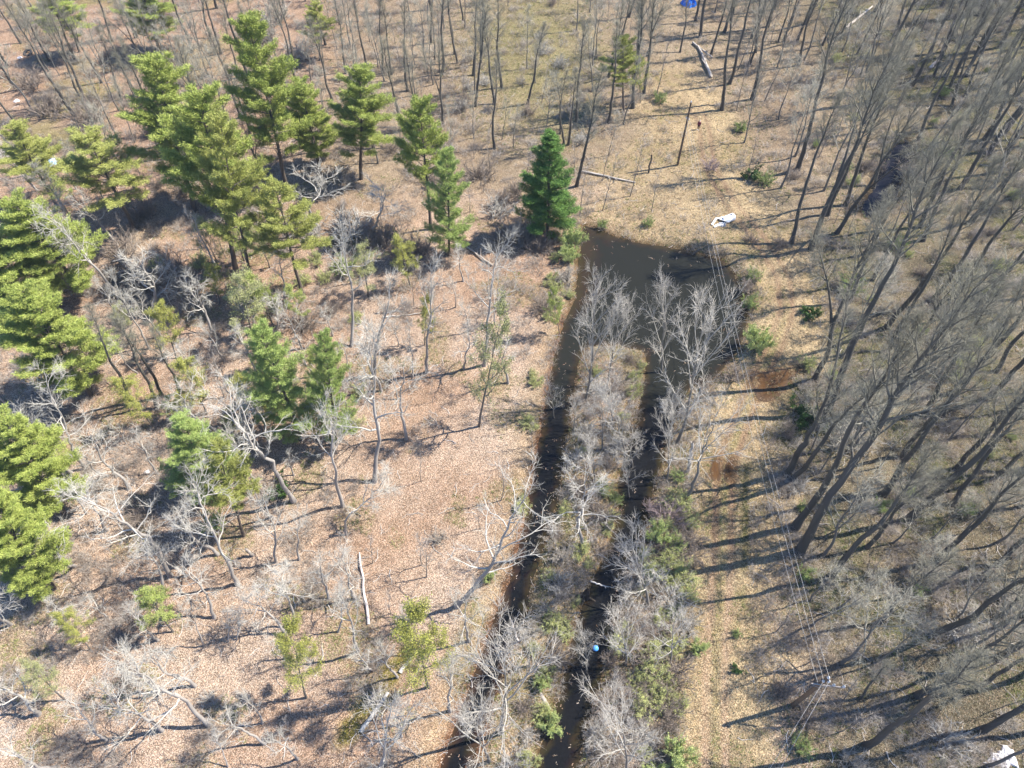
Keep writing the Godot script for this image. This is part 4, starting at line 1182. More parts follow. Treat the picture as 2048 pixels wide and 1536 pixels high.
	plant("bush_grey", Vector2(-40.6, -132.1), 4.3, Vector2(0, 0), 3.74, -1, [5, 1, 0, 44])
	plant("bush_grey", Vector2(-7.7, -32.8), 1.6, Vector2(0, 0), 1.37, -1, [5, 5, 0, 13])
	plant("bush_grey", Vector2(-28, -16.8), 1.4, Vector2(0, 0), 1.19, -1, [5, 5, 0, 47])
	plant("bush_grey", Vector2(29.8, -11.4), 2.2, Vector2(0, 0), 1.89, -1, [5, 4, 0, 7])
	plant("bush_grey", Vector2(39.2, -13.2), 2.7, Vector2(0, 0), 2.31, -1, [5, 4, 0, 17])
	plant("bush_grey", Vector2(44.4, -23), 2.9, Vector2(0, 0), 2.53, -1, [5, 4, 1, 45])
	plant("bush_grey", Vector2(49.2, -25.2), 3.5, Vector2(0, 0), 3.02, -1, [5, 4, 0, 45])
	plant("bush_grey", Vector2(31.6, -39.1), 2.2, Vector2(0, 0), 1.92, -1, [5, 4, 0, 36])
	plant("bush_grey", Vector2(-8.4, -130.5), 2.4, Vector2(0, 0), 1.86, -1, [5, 0, 0, 44])
	plant("bush_grey", Vector2(9.1, -128.8), 2.8, Vector2(0, 0), 2.19, -1, [5, 0, 0, 11])
	plant("bush_grey", Vector2(-5, -122.9), 2.2, Vector2(0, 0), 1.72, -1, [5, 0, 2, 44])
	plant("bush_grey", Vector2(8.1, -88.7), 2.3, Vector2(0, 0), 1.78, -1, [5, 0, 0, 6])
	plant("bush_grey", Vector2(-7.9, -121), 1.5, Vector2(0, 0), 1.16, -1, [5, 0, 1, 44])
	plant("bush_grey", Vector2(11.5, -104.3), 2.4, Vector2(0, 0), 1.86, -1, [5, 0, 0, 28])
	plant("bush_grey", Vector2(7.3, -97.5), 2.8, Vector2(0, 0), 2.16, -1, [5, 0, 1, 3])
	plant("bush_grey", Vector2(1.5, -123.2), 1.8, Vector2(0, 0), 1.38, -1, [5, 0, 2, 24])
	plant("bush_grey", Vector2(6.2, -133.8), 2.6, Vector2(0, 0), 1.99, -1, [5, 0, 0, 24])
	plant("bush_grey", Vector2(-8.7, -113.5), 2.7, Vector2(0, 0), 2.05, -1, [5, 0, 0, 26])
	plant("bush_laurel", Vector2(34.5, -48.6), 2.2, Vector2(0, 0), 2.17, -1, [2, 4, 0, 21])
	plant("bush_laurel", Vector2(40.1, -65.3), 1.7, Vector2(0, 0), 1.73, -1, [2, 4, 0, 32])
	plant("bush_laurel", Vector2(38.4, -95.3), 2.1, Vector2(0, 0), 2.06, -1, [2, 2, 0, 1])
	plant("bush_laurel", Vector2(21.4, -19.3), 0.7, Vector2(0, 0), 0.73, -1, [2, 4, 0, 7])
	plant("bush_laurel", Vector2(-25.8, -38.5), 1.9, Vector2(0, 0), 1.91, -1, [2, 5, 0, 22])
	plant("bush_lime", Vector2(8.6, -78.1), 4.5, Vector2(0, 0), 2.12, -1, [7, 3, 0, 6])
	plant("bush_lime", Vector2(8.3, -75.8), 3.6, Vector2(0, 0), 1.72, -1, [7, 3, 0, 0])
	plant("bush_lime", Vector2(31.7, -59.4), 4.9, Vector2(0, 0), 2.34, -1, [7, 4, 0, 32])
	plant("bush_lime", Vector2(15.5, -32.6), 3.3, Vector2(0, 0), 1.55, -1, [7, 6, 0, 18])
	plant("bush_lime", Vector2(17.9, -21), 2.2, Vector2(0, 0), 1.07, -1, [7, 6, 0, 7])
	plant("bush_lime", Vector2(14.2, -11.8), 3.8, Vector2(0, 0), 1.82, -1, [7, 6, 1, 7])
	plant("bush_lime", Vector2(12, -10.4), 3.1, Vector2(0, 0), 1.50, -1, [7, 5, 0, 7])
	plant("bush_lime", Vector2(2.6, -18.1), 2.2, Vector2(0, 0), 1.04, -1, [7, 6, 0, 19])
	plant("bush_lime", Vector2(3.7, -14.5), 2.9, Vector2(0, 0), 1.40, -1, [7, 6, 1, 19])
	plant("bush_lime", Vector2(-2.3, -28.2), 1.8, Vector2(0, 0), 0.87, -1, [7, 5, 0, 13])
	plant("bush_purple", Vector2(17.1, -35.1), 2.7, Vector2(0, 0), 2.33, -1, [11, 6, 0, 5])
	plant("bush_purple", Vector2(15.6, -36.2), 1.9, Vector2(0, 0), 1.69, -1, [11, 6, 0, 35])
	plant("bush_purple", Vector2(32, -97.5), 2.2, Vector2(0, 0), 1.95, -1, [11, 0, 0, 2])
	plant("pine", Vector2(-48.7, -87.2), 23.1, Vector2(2.2, -2.6), 0.23, 0, [4, 3, 0, 14])
	plant("pine", Vector2(-38.8, -73), 26.2, Vector2(2.9, -3), 0.20, 1, [18, 3, 0, 38])
	plant("pine", Vector2(-35.2, -68.1), 26.1, Vector2(3.1, -2.8), 0.13, 5, [21, 3, 0, 38])
	plant("pine", Vector2(-34.8, -91), 26.8, Vector2(1.1, -0.7), 0.17, 0, [4, 3, 0, 26])
	plant("pine", Vector2(-31.1, -97.6), 14.8, Vector2(0.4, -0.3), 0.22, 2, [0, 3, 0, 26])
	plant("pine", Vector2(-23.9, -94.3), 18.3, Vector2(2.7, -1.1), 0.23, 0, [4, 0, 0, 26])
	plant("pine", Vector2(-12.1, -82.6), 20.8, Vector2(0.4, -0.1), 0.17, 1, [18, 3, 0, 26])
	plant("pine", Vector2(-9.1, -76.9), 17.3, Vector2(1, -0.2), 0.17, 4, [15, 3, 0, 6])
	plant("pine", Vector2(5.3, -81.6), 16.8, Vector2(-0.4, -0), 0.23, 3, [3, 3, 0, 28])
	plant("pine", Vector2(19.6, -113.4), 13.2, Vector2(-2, -0.6), 0.23, 5, [21, 0, 0, 28])
	plant("pine", Vector2(-67.5, -133.4), 12.9, Vector2(0.9, -1.3), 0.51, 0, [4, 1, 0, 39])
	plant("pine", Vector2(-58.5, -68.9), 16.9, Vector2(-0.4, 0.6), 0.26, 2, [0, 3, 0, 27])
	plant("pine", Vector2(-51.7, -51.8), 17.6, Vector2(0.6, -1.2), 0.23, 2, [0, 5, 0, 38])
	plant("pine", Vector2(-48.6, -35.6), 15.6, Vector2(0.8, -2.4), 0.22, 2, [0, 5, 0, 30])
	plant("pine", Vector2(-46.4, -27.2), 16.1, Vector2(0.5, -2.5), 0.20, 2, [0, 5, 0, 23])
	plant("pine", Vector2(-24.7, -45.2), 19.2, Vector2(0.5, -0.4), 0.17, 4, [15, 5, 0, 22])
	plant("pine", Vector2(-20.5, -44.7), 18.2, Vector2(2.2, -1.2), 0.13, 4, [15, 5, 0, 31])
	plant("pine", Vector2(-33.3, -38.3), 12.8, Vector2(0.9, -1.1), 0.25, 4, [15, 5, 0, 23])
	plant("pine", Vector2(-28.6, -33.1), 15.4, Vector2(1.7, -1.7), 0.15, 5, [21, 5, 0, 22])
	plant("pine", Vector2(-28.8, -69), 18.3, Vector2(0.7, -0.4), 0.20, 5, [21, 3, 0, 34])
	plant("pine", Vector2(-56.4, -82.8), 16, Vector2(0.2, -0.4), 0.29, 5, [21, 3, 0, 33])
	plant("pine", Vector2(-69, -86.9), 14.2, Vector2(0.2, -0.4), 0.25, 5, [21, 3, 0, 12])
	plant("pine", Vector2(-83.2, -131.2), 11.3, Vector2(0.6, -1.3), 0.45, 1, [18, 1, 0, 20])
	plant("pine", Vector2(-36.6, -131.2), 10.5, Vector2(1.5, -0.8), 0.24, 5, [21, 1, 0, 44])
	plant("pine", Vector2(-64.2, -64.2), 14.4, Vector2(0, -0.3), 0.30, 2, [0, 5, 0, 27])
	plant("poplar", Vector2(30.3, -34), 31.6, Vector2(-1.2, -1.9), 0, -1, [22, 4, 0, 5])
	plant("poplar", Vector2(30.3, -31.3), 37, Vector2(0.2, -1.2), 0, -1, [22, 4, 0, 36])
	plant("poplar", Vector2(42.8, -35), 29.2, Vector2(0.1, -0.2), 0, -1, [22, 4, 0, 45])
	plant("poplar", Vector2(41.2, -38.1), 25.7, Vector2(-1, -0.8), 0, -1, [22, 4, 1, 45])
	plant("poplar", Vector2(37.7, -48.9), 34.9, Vector2(-1.6, -1.1), 0, -1, [22, 4, 0, 21])
	plant("poplar", Vector2(37.7, -54), 24.4, Vector2(-1.6, -1.7), 0, -1, [17, 4, 0, 21])
	plant("poplar", Vector2(49.7, -49.1), 21, Vector2(-0.6, -0.8), 0, -1, [17, 4, 7, 40])
	plant("poplar", Vector2(51.7, -48.8), 19.4, Vector2(-0.6, -0.6), 0, -1, [17, 4, 3, 40])
	plant("poplar", Vector2(60.2, -68.1), 21.4, Vector2(0, 0), 0, -1, [17, 4, 1, 37])
	plant("poplar", Vector2(62.6, -66.6), 19, Vector2(0.2, 0.1), 0, -1, [17, 4, 0, 37])
	plant("poplar", Vector2(57.2, -67.7), 22.7, Vector2(0.9, -0.2), 0, -1, [17, 4, 2, 37])
	plant("poplar", Vector2(43.3, -77.9), 27.9, Vector2(0.8, -0.2), 0, -1, [22, 4, 0, 1])
	plant("poplar", Vector2(40.8, -79.2), 21.3, Vector2(-1.4, -1.4), 0, -1, [17, 4, 0, 1])
	plant("poplar", Vector2(47.8, -85.5), 20.4, Vector2(-1, -0.5), 0, -1, [17, 2, 0, 1])
	plant("poplar", Vector2(37.1, -114.6), 22.5, Vector2(-1.4, -0.7), 0, -1, [17, 0, 0, 3])
	plant("poplar", Vector2(40, -123.2), 20.2, Vector2(0.8, 0.2), 0, -1, [17, 0, 1, 25])
	plant("poplar", Vector2(38.3, -133.4), 15, Vector2(-0.6, -0.6), 0, -1, [9, 0, 0, 25])
	plant("poplar", Vector2(21.3, -114.6), 21.5, Vector2(-0, -0.1), 0, -1, [17, 0, 0, 28])
	plant("poplar", Vector2(23.8, -119.5), 19.4, Vector2(0.5, 0.1), 0, -1, [17, 0, 2, 3])
	plant("poplar", Vector2(32.5, -134.3), 11.9, Vector2(-0.8, -0.2), 0, -1, [9, 0, 1, 25])
	plant("poplar", Vector2(54.1, -129.3), 16.6, Vector2(-0.3, -0.6), 0, -1, [9, 2, 2, 2])
	plant("poplar", Vector2(60.4, -136.4), 13.9, Vector2(0.5, 0.3), 0, -1, [9, 2, 4, 29])
	plant("poplar", Vector2(64.8, -139.2), 13.4, Vector2(-0.5, -0.4), 0, -1, [9, 2, 0, 29])
	plant("poplar", Vector2(66.2, -133), 13.4, Vector2(-0.4, -0.2), 0, -1, [9, 2, 2, 29])
	plant("poplar", Vector2(71.9, -139), 12.2, Vector2(-0.3, -0.7), 0, -1, [9, 2, 1, 29])
	plant("poplar", Vector2(74.9, -134.1), 13.3, Vector2(0.7, 0.1), 0, -1, [9, 2, 2, 16])
	plant("poplar", Vector2(80.5, -133.4), 14.1, Vector2(-0.4, -0.2), 0, -1, [9, 2, 1, 16])
	plant("poplar", Vector2(78.2, -125.3), 17, Vector2(-0.8, -0.9), 0, -1, [9, 2, 0, 16])
	plant("poplar", Vector2(77.8, -115.4), 15.9, Vector2(-0.9, -0.7), 0, -1, [9, 2, 1, 37])
	plant("poplar", Vector2(81.5, -118.7), 15.5, Vector2(-0, -0.7), 0, -1, [9, 2, 2, 42])
	plant("poplar", Vector2(52.3, -138.2), 12, Vector2(-0.3, -0.6), 0, -1, [9, 2, 2, 25])
	plant("poplar", Vector2(53.3, -138.2), 12.9, Vector2(-0.5, -0.4), 0, -1, [9, 2, 3, 25])
	plant("poplar", Vector2(57.2, -92.8), 15.5, Vector2(-0.5, -0.8), 0, -1, [9, 2, 0, 15])
	plant("poplar", Vector2(61, -83.2), 26.3, Vector2(0.4, 0.3), 0, -1, [22, 2, 0, 15])
	plant("poplar", Vector2(61.1, -107.8), 16.3, Vector2(-0.7, -0.6), 0, -1, [9, 2, 1, 15])
	plant("poplar", Vector2(10.2, -92.7), 19.1, Vector2(0.6, 0.4), 0, -1, [17, 0, 0, 6])
	plant("poplar", Vector2(8.7, -104), 11.9, Vector2(-0.6, 0.2), 0, -1, [9, 0, 1, 6])
	plant("poplar", Vector2(9.4, -103.7), 13.2, Vector2(1, -0), 0, -1, [9, 0, 0, 6])
	plant("poplar", Vector2(-75.3, -123), 13.8, Vector2(0, -0), 0, -1, [9, 1, 3, 12])
	plant("poplar", Vector2(-76.5, -112.6), 19.7, Vector2(-0.3, -1), 0, -1, [17, 1, 0, 12])
	plant("poplar", Vector2(-75.1, -115.4), 17.1, Vector2(-0, -0.9), 0, -1, [9, 1, 0, 12])
	plant("poplar", Vector2(-74.6, -96.5), 19, Vector2(-0.4, -0.1), 0, -1, [17, 3, 0, 12])
	plant("poplar", Vector2(-47, -111.4), 14.4, Vector2(0.3, -0.6), 0, -1, [9, 1, 3, 14])
	plant("poplar", Vector2(-31, -126.5), 12.1, Vector2(0.6, -0), 0, -1, [9, 0, 1, 14])
	plant("poplar", Vector2(-24.1, -126.5), 14.6, Vector2(0.5, -0.3), 0, -1, [9, 0, 4, 12])
	plant("poplar", Vector2(-22.4, -126), 12.5, Vector2(0.4, 0.2), 0, -1, [9, 0, 6, 12])
	plant("poplar", Vector2(-13, -126.1), 18.7, Vector2(1.5, 0.2), 0, -1, [17, 0, 0, 44])
	plant("poplar", Vector2(-11, -133.6), 14.9, Vector2(0.7, -0.3), 0, -1, [9, 0, 10, 24])
	plant("poplar", Vector2(-15.8, -137.6), 13.3, Vector2(0.7, 0.2), 0, -1, [9, 0, 9, 44])
	plant("poplar", Vector2(-6.5, -115.3), 16.6, Vector2(1.4, -0.4), 0, -1, [9, 0, 7, 22])
	plant("poplar", Vector2(-5.9, -130.1), 14.8, Vector2(0.6, -0.3), 0, -1, [9, 0, 1, 24])
	plant("poplar", Vector2(-1.9, -121.6), 16.8, Vector2(0.7, -0.1), 0, -1, [9, 0, 2, 24])
	plant("poplar", Vector2(2.8, -116.4), 13.8, Vector2(0.9, -0.2), 0, -1, [9, 0, 3, 24])
	plant("poplar", Vector2(-18.9, -120.1), 15.1, Vector2(0.4, -0.3), 0, -1, [9, 0, 4, 26])
	plant("poplar", Vector2(-32.1, -117.2), 13.4, Vector2(-0.3, 0.1), 0, -1, [9, 0, 0, 14])
	plant("poplar", Vector2(-32.4, -101.5), 11.3, Vector2(0.9, -0.2), 0, -1, [9, 3, 0, 26])
	plant("poplar", Vector2(-45.9, -50.3), 15, Vector2(0.5, -0.6), 0, -1, [9, 5, 0, 30])
	plant("poplar", Vector2(-42.7, -49.5), 14.5, Vector2(0.7, -1.1), 0, -1, [9, 5, 0, 23])
	plant("poplar", Vector2(-42.8, -51.6), 13.6, Vector2(0.8, -0.4), 0, -1, [9, 5, 0, 33])
	plant("poplar", Vector2(-40.7, -51.8), 11.7, Vector2(0.7, -0.3), 0, -1, [9, 5, 0, 38])
	plant("poplar", Vector2(-43.3, -103.7), 13.4, Vector2(0.5, -0.6), 0, -1, [9, 1, 0, 34])
	plant("poplar", Vector2(-69.8, -117.4), 12, Vector2(0.1, -0.5), 0, -1, [9, 1, 2, 33])
	plant("poplar", Vector2(-67.6, -119), 12, Vector2(0.1, -0.9), 0, -1, [9, 1, 4, 33])
	plant("poplar", Vector2(48.4, -36.8), 20.1, Vector2(-0.7, -1.6), 0, -1, [17, 4, 5, 45])
	plant("poplar", Vector2(54, -39.9), 17.6, Vector2(-0.4, -1.5), 0, -1, [9, 4, 3, 45])
	plant("poplar", Vector2(50.2, -29.8), 17.9, Vector2(-0.7, -1.4), 0, -1, [9, 4, 1, 45])
	plant("poplar", Vector2(37.7, -17.1), 20.5, Vector2(-0.6, -1.4), 0, -1, [17, 4, 1, 7])
	plant("poplar", Vector2(31.8, -12.9), 22.7, Vector2(-0.7, 0), 0, -1, [17, 4, 0, 7])
	plant("poplar", Vector2(36.6, -15.4), 11.4, Vector2(-0, -0.9), 0, -1, [9, 4, 2, 7])
	plant("poplar", Vector2(32.5, -16.9), 8.9, Vector2(-0.3, -0.6), 0, -1, [9, 4, 0, 7])
	plant("poplar", Vector2(35.5, -10.1), 4.8, Vector2(-0, -0.4), 0, -1, [9, 4, 2, 17])
	plant("poplar", Vector2(47.8, -24.1), 10.5, Vector2(0.1, -0.3), 0, -1, [9, 4, 2, 45])
	plant("poplar", Vector2(46.1, -67.9), 17.1, Vector2(-0.5, -0.5), 0, -1, [9, 4, 0, 32])
	plant("poplar", Vector2(48.7, -59), 20.1, Vector2(-0.8, -1), 0, -1, [17, 4, 3, 32])
	plant("poplar", Vector2(60.7, -55.3), 18.8, Vector2(-0.5, -1.4), 0, -1, [17, 4, 1, 40])
	plant("poplar", Vector2(50.4, -71.8), 18.2, Vector2(-0.3, -1.2), 0, -1, [17, 4, 1, 15])
	plant("poplar", Vector2(83.3, -106.7), 25.9, Vector2(1.8, 1.3), 0, -1, [22, 2, 3, 37])
	plant("poplar", Vector2(55.3, -170), 19.9, Vector2(0.5, 1.3), 0, -1, [17, 0, 1, 42])
	plant("poplar", Vector2(90.5, -101.3), 19.5, Vector2(-0.8, -0.8), 0, -1, [17, 2, 5, 40])
	plant("poplar", Vector2(59.4, -145.2), 27, Vector2(1.2, -1.3), 0, -1, [22, 2, 1, 25])
	plant("poplar", Vector2(50.8, -77.1), 17.2, Vector2(1.1, 0.4), 0, -1, [9, 4, 0, 15])
	plant("poplar", Vector2(63.2, -50.2), 19.8, Vector2(-0.6, -0.7), 0, -1, [17, 4, 0, 40])
	plant("poplar", Vector2(60.3, -80), 21.8, Vector2(-1, -1.5), 0, -1, [17, 4, 0, 15])
	plant("poplar", Vector2(102.5, -142.9), 21.9, Vector2(-1.3, -0.8), 0, -1, [17, 2, 3, 42])
	plant("poplar", Vector2(68.3, -105.2), 20.5, Vector2(0.6, -1.4), 0, -1, [17, 2, 2, 15])
	plant("poplar", Vector2(65.1, -90.5), 20.6, Vector2(0.4, 0), 0, -1, [17, 2, 1, 15])
	plant("poplar", Vector2(114.6, -150.3), 17.4, Vector2(0.7, -0.6), 0, -1, [9, 2, 0, 42])
	plant("poplar", Vector2(90.7, -118.7), 27.1, Vector2(0.3, 0.8), 0, -1, [22, 2, 6, 37])
	plant("poplar", Vector2(54.7, -52.3), 26.4, Vector2(-1.6, 1.3), 0, -1, [22, 4, 0, 40])
	plant("poplar", Vector2(96.2, -117), 22.8, Vector2(-0.8, -1.2), 0, -1, [17, 2, 12, 42])
	plant("poplar", Vector2(63.5, -163.9), 20.4, Vector2(-0.6, 0.7), 0, -1, [17, 2, 5, 29])
	plant("poplar", Vector2(79.3, -172.7), 17.2, Vector2(0.6, 0.1), 0, -1, [9, 2, 6, 29])
	plant("poplar", Vector2(51.6, -144.5), 25.1, Vector2(-0.9, -1.2), 0, -1, [22, 2, 0, 25])
	plant("poplar", Vector2(51.2, -88), 21.9, Vector2(-0.7, 1.4), 0, -1, [17, 2, 0, 15])
	plant("poplar", Vector2(80, -77.3), 27.6, Vector2(-0.7, -0.6), 0, -1, [22, 4, 0, 42])
	plant("poplar", Vector2(42.9, -117.7), 21.4, Vector2(-1.4, -1.4), 0, -1, [17, 2, 0, 25])
	plant("poplar", Vector2(58.3, -51.4), 22.8, Vector2(0, 1.1), 0, -1, [17, 4, 2, 40])
	plant("poplar", Vector2(69.7, -169.1), 21, Vector2(-1.2, 1), 0, -1, [17, 2, 3, 29])
	plant("poplar", Vector2(69, -84.2), 25.8, Vector2(0.9, 0), 0, -1, [22, 2, 0, 37])
	plant("poplar", Vector2(86.3, -119.8), 19.9, Vector2(0.6, -0.8), 0, -1, [17, 2, 3, 16])
	plant("poplar", Vector2(52.3, -161.2), 24.4, Vector2(0.7, 0.6), 0, -1, [17, 0, 1, 29])
	plant("poplar", Vector2(85.5, -89.3), 19.3, Vector2(1.2, -0.8), 0, -1, [17, 2, 0, 40])
	plant("poplar", Vector2(56.5, -176.9), 22, Vector2(-0.6, -1.1), 0, -1, [17, 0, 2, 42])
	plant("poplar", Vector2(48, -81.5), 21.1, Vector2(1.3, 1.1), 0, -1, [17, 2, 0, 32])
	plant("poplar", Vector2(76.9, -142.3), 18, Vector2(-0.4, -1), 0, -1, [9, 2, 3, 29])
	plant("poplar", Vector2(75.1, -160.9), 27.6, Vector2(-1.4, 0), 0, -1, [22, 2, 0, 29])
	plant("poplar", Vector2(117.5, -171.7), 24.8, Vector2(1.4, -0.1), 0, -1, [17, 2, 4, 42])
	plant("poplar", Vector2(98.8, -177.9), 27.2, Vector2(1.2, 1.4), 0, -1, [22, 2, 8, 29])
	plant("poplar", Vector2(100.5, -120.5), 18.7, Vector2(0.1, 0.5), 0, -1, [17, 2, 11, 42])
	plant("poplar", Vector2(95.5, -148.6), 22.8, Vector2(0.3, -0.4), 0, -1, [17, 2, 6, 42])
	plant("poplar", Vector2(80.6, -110.3), 22.5, Vector2(0.5, -0.3), 0, -1, [17, 2, 7, 16])
	plant("poplar", Vector2(49.5, -63), 25.8, Vector2(0.9, 0), 0, -1, [22, 4, 1, 37])
	plant("poplar", Vector2(92.9, -123.8), 25.4, Vector2(-0.7, 1.6), 0, -1, [22, 2, 7, 40])
	plant("poplar", Vector2(46.1, -97), 27.7, Vector2(-1.4, -1.7), 0, -1, [22, 2, 0, 1])
	plant("poplar", Vector2(91.7, -106.8), 27.3, Vector2(0.9, -1.8), 0, -1, [22, 2, 4, 37])
	plant("poplar", Vector2(31.3, -39.8), 20.9, Vector2(0.9, 0.9), 0, -1, [17, 4, 0, 5])
	plant("poplar", Vector2(82.8, -164.2), 21.1, Vector2(1.2, -0.9), 0, -1, [17, 2, 1, 29])
	plant("poplar", Vector2(41.5, -44.7), 21.5, Vector2(0.9, 0.8), 0, -1, [17, 4, 2, 21])
	plant("poplar", Vector2(75.7, -69.6), 24.9, Vector2(-0.6, -0.8), 0, -1, [17, 4, 1, 42])
	plant("poplar", Vector2(50.5, -41.3), 19.6, Vector2(-0.1, 1.3), 0, -1, [17, 4, 8, 40])
	plant("poplar", Vector2(88.9, -98.1), 21.7, Vector2(-0, 1.3), 0, -1, [17, 2, 4, 40])
	plant("poplar", Vector2(104.5, -156.6), 25.3, Vector2(-0.9, -1.5), 0, -1, [22, 2, 1, 42])
	plant("poplar", Vector2(46.5, -53.3), 19.5, Vector2(0.6, -0.1), 0, -1, [17, 4, 4, 21])
	plant("poplar", Vector2(47.1, -13.9), 17.2, Vector2(-0.9, -0.7), 0, -1, [9, 4, 0, 17])
	plant("poplar", Vector2(55.8, -45.9), 17.6, Vector2(0.4, -0.8), 0, -1, [9, 4, 0, 40])
	plant("poplar", Vector2(61.9, -37.1), 22, Vector2(-0.9, -1.5), 0, -1, [17, 4, 2, 45])
	plant("poplar", Vector2(42.6, -14.1), 20.8, Vector2(-0.4, 0), 0, -1, [17, 4, 0, 17])
	plant("poplar", Vector2(37.3, -31.7), 15.4, Vector2(-0.1, -0.9), 0, -1, [9, 4, 0, 36])
	plant("poplar", Vector2(43.8, -30), 21, Vector2(-1.2, 0.7), 0, -1, [17, 4, 3, 36])
	plant("poplar", Vector2(36.1, -23.8), 14, Vector2(-0.3, -0.8), 0, -1, [9, 4, 1, 36])
	plant("poplar", Vector2(44.6, -49.2), 21, Vector2(1.1, 0.8), 0, -1, [17, 4, 2, 4])
	plant("poplar", Vector2(46.5, -20.4), 20.5, Vector2(-0.4, 0.9), 0, -1, [17, 4, 1, 45])
	plant("poplar", Vector2(52.5, -25.3), 18.5, Vector2(-0.2, 0.7), 0, -1, [17, 4, 0, 45])
	plant("poplar", Vector2(62.4, -41.4), 21.7, Vector2(-0, -1.2), 0, -1, [17, 4, 5, 40])
	plant("poplar", Vector2(53.5, -20.8), 24.6, Vector2(-1.4, -0.4), 0, -1, [17, 4, 3, 45])
	plant("poplar", Vector2(32.6, -28.5), 22.6, Vector2(1.4, 0.1), 0, -1, [17, 4, 0, 36])
	plant("poplar", Vector2(54.8, -28.4), 17.3, Vector2(-1.2, -0.8), 0, -1, [9, 4, 0, 45])
	plant("poplar", Vector2(41.1, -22.8), 22.8, Vector2(-0.4, 0.5), 0, -1, [17, 4, 3, 7])
	plant("poplar", Vector2(58.5, -41.4), 16.9, Vector2(-0.2, 0.2), 0, -1, [9, 4, 2, 40])
	plant("poplar", Vector2(44.9, -42.9), 19.3, Vector2(-0.9, -0.7), 0, -1, [17, 4, 4, 36])
	plant("poplar", Vector2(64.7, -44.8), 15.1, Vector2(-0.5, 0.7), 0, -1, [9, 4, 1, 40])
	plant("poplar", Vector2(43.4, -17.8), 14.1, Vector2(0.5, -0.4), 0, -1, [9, 4, 1, 17])
	plant("poplar", Vector2(91.4, -127.5), 23.4, Vector2(-1.3, 1.3), 0, -1, [17, 2, 5, 16])
	plant("poplar", Vector2(91.7, -140.4), 29.4, Vector2(1.5, -0.8), 0, -1, [22, 2, 2, 16])
	plant("poplar", Vector2(109.4, -141.2), 27.5, Vector2(-1.1, -0.7), 0, -1, [22, 2, 3, 42])
	plant("poplar", Vector2(75.1, -150.6), 22.7, Vector2(1.5, -0.7), 0, -1, [17, 2, 0, 29])
	plant("poplar", Vector2(73.1, -122), 22.1, Vector2(1, -0.5), 0, -1, [17, 2, 0, 16])
	plant("poplar", Vector2(106.8, -152.7), 27.5, Vector2(-0.5, 1.8), 0, -1, [22, 2, 0, 42])
	plant("poplar", Vector2(63.8, -116.7), 27.4, Vector2(-0.9, 1.5), 0, -1, [22, 2, 1, 15])
	plant("poplar", Vector2(84.4, -125.9), 26.5, Vector2(-1.1, 1.4), 0, -1, [22, 2, 0, 16])
	plant("poplar", Vector2(79.5, -105.3), 24.5, Vector2(-1.4, -1.1), 0, -1, [17, 2, 7, 15])
	plant("poplar", Vector2(83.2, -134.3), 23.8, Vector2(-0.9, -1.2), 0, -1, [17, 2, 1, 16])
	plant("poplar", Vector2(95, -136.1), 29.2, Vector2(1.1, 1.6), 0, -1, [22, 2, 4, 42])
	plant("poplar", Vector2(111.7, -156.6), 21.3, Vector2(0.5, 0.5), 0, -1, [17, 2, 1, 42])
	plant("poplar", Vector2(109.3, -171), 22.5, Vector2(-0.9, -0.6), 0, -1, [17, 2, 5, 42])
	plant("poplar", Vector2(89.7, -171.2), 26.7, Vector2(-1.2, 1.3), 0, -1, [22, 2, 3, 29])
	plant("poplar", Vector2(70.6, -92.3), 24.9, Vector2(0.6, -0.5), 0, -1, [17, 2, 0, 37])
	plant("poplar", Vector2(102.6, -169.9), 22, Vector2(0.9, -0.9), 0, -1, [17, 2, 7, 42])
	plant("poplar", Vector2(100.9, -136.3), 29.5, Vector2(-0.3, 1.8), 0, -1, [22, 2, 2, 42])
	plant("poplar", Vector2(77.9, -96.2), 23.2, Vector2(0, -0.2), 0, -1, [17, 2, 2, 37])
	plant("poplar", Vector2(102.5, -127.8), 29, Vector2(-1.5, 0.3), 0, -1, [22, 2, 8, 42])
	plant("poplar", Vector2(111.2, -159.3), 24.2, Vector2(-1, -1.5), 0, -1, [17, 2, 0, 42])
	plant("poplar", Vector2(89.5, -159.5), 25.2, Vector2(-0.5, -1.2), 0, -1, [22, 2, 4, 29])
	plant("poplar", Vector2(94.1, -105.7), 25.4, Vector2(-0.2, -1.1), 0, -1, [22, 2, 3, 40])
	plant("poplar", Vector2(94.1, -130.7), 28.4, Vector2(-0.7, -0.5), 0, -1, [22, 2, 6, 42])
	plant("poplar", Vector2(90, -152.9), 26.2, Vector2(-1.5, 0.7), 0, -1, [22, 2, 4, 16])
	plant("poplar", Vector2(72.3, -171.1), 22.7, Vector2(0.7, -1.6), 0, -1, [17, 2, 2, 29])
	plant("poplar", Vector2(78.6, -120), 24.9, Vector2(0.6, 1.1), 0, -1, [17, 2, 2, 16])
	plant("poplar", Vector2(111.9, -151.9), 25, Vector2(0.2, -0.5), 0, -1, [17, 2, 2, 42])
	plant("poplar", Vector2(76.4, -163.8), 25.1, Vector2(1.7, 1.4), 0, -1, [22, 2, 1, 29])
	plant("poplar", Vector2(78.8, -101.5), 26.1, Vector2(1.7, -0.1), 0, -1, [22, 2, 2, 37])
	plant("poplar", Vector2(90.6, -134), 29, Vector2(-1.9, -1.3), 0, -1, [22, 2, 1, 16])
	plant("poplar", Vector2(-27.7, -130.3), 14.1, Vector2(0.2, -0.8), 0, -1, [9, 0, 3, 12])
	plant("poplar", Vector2(-17.6, -175.2), 16.9, Vector2(0.1, 0.5), 0, -1, [9, 0, 10, 44])
	plant("poplar", Vector2(-3.2, -116.1), 16.2, Vector2(-1, -0.6), 0, -1, [9, 0, 7, 6])
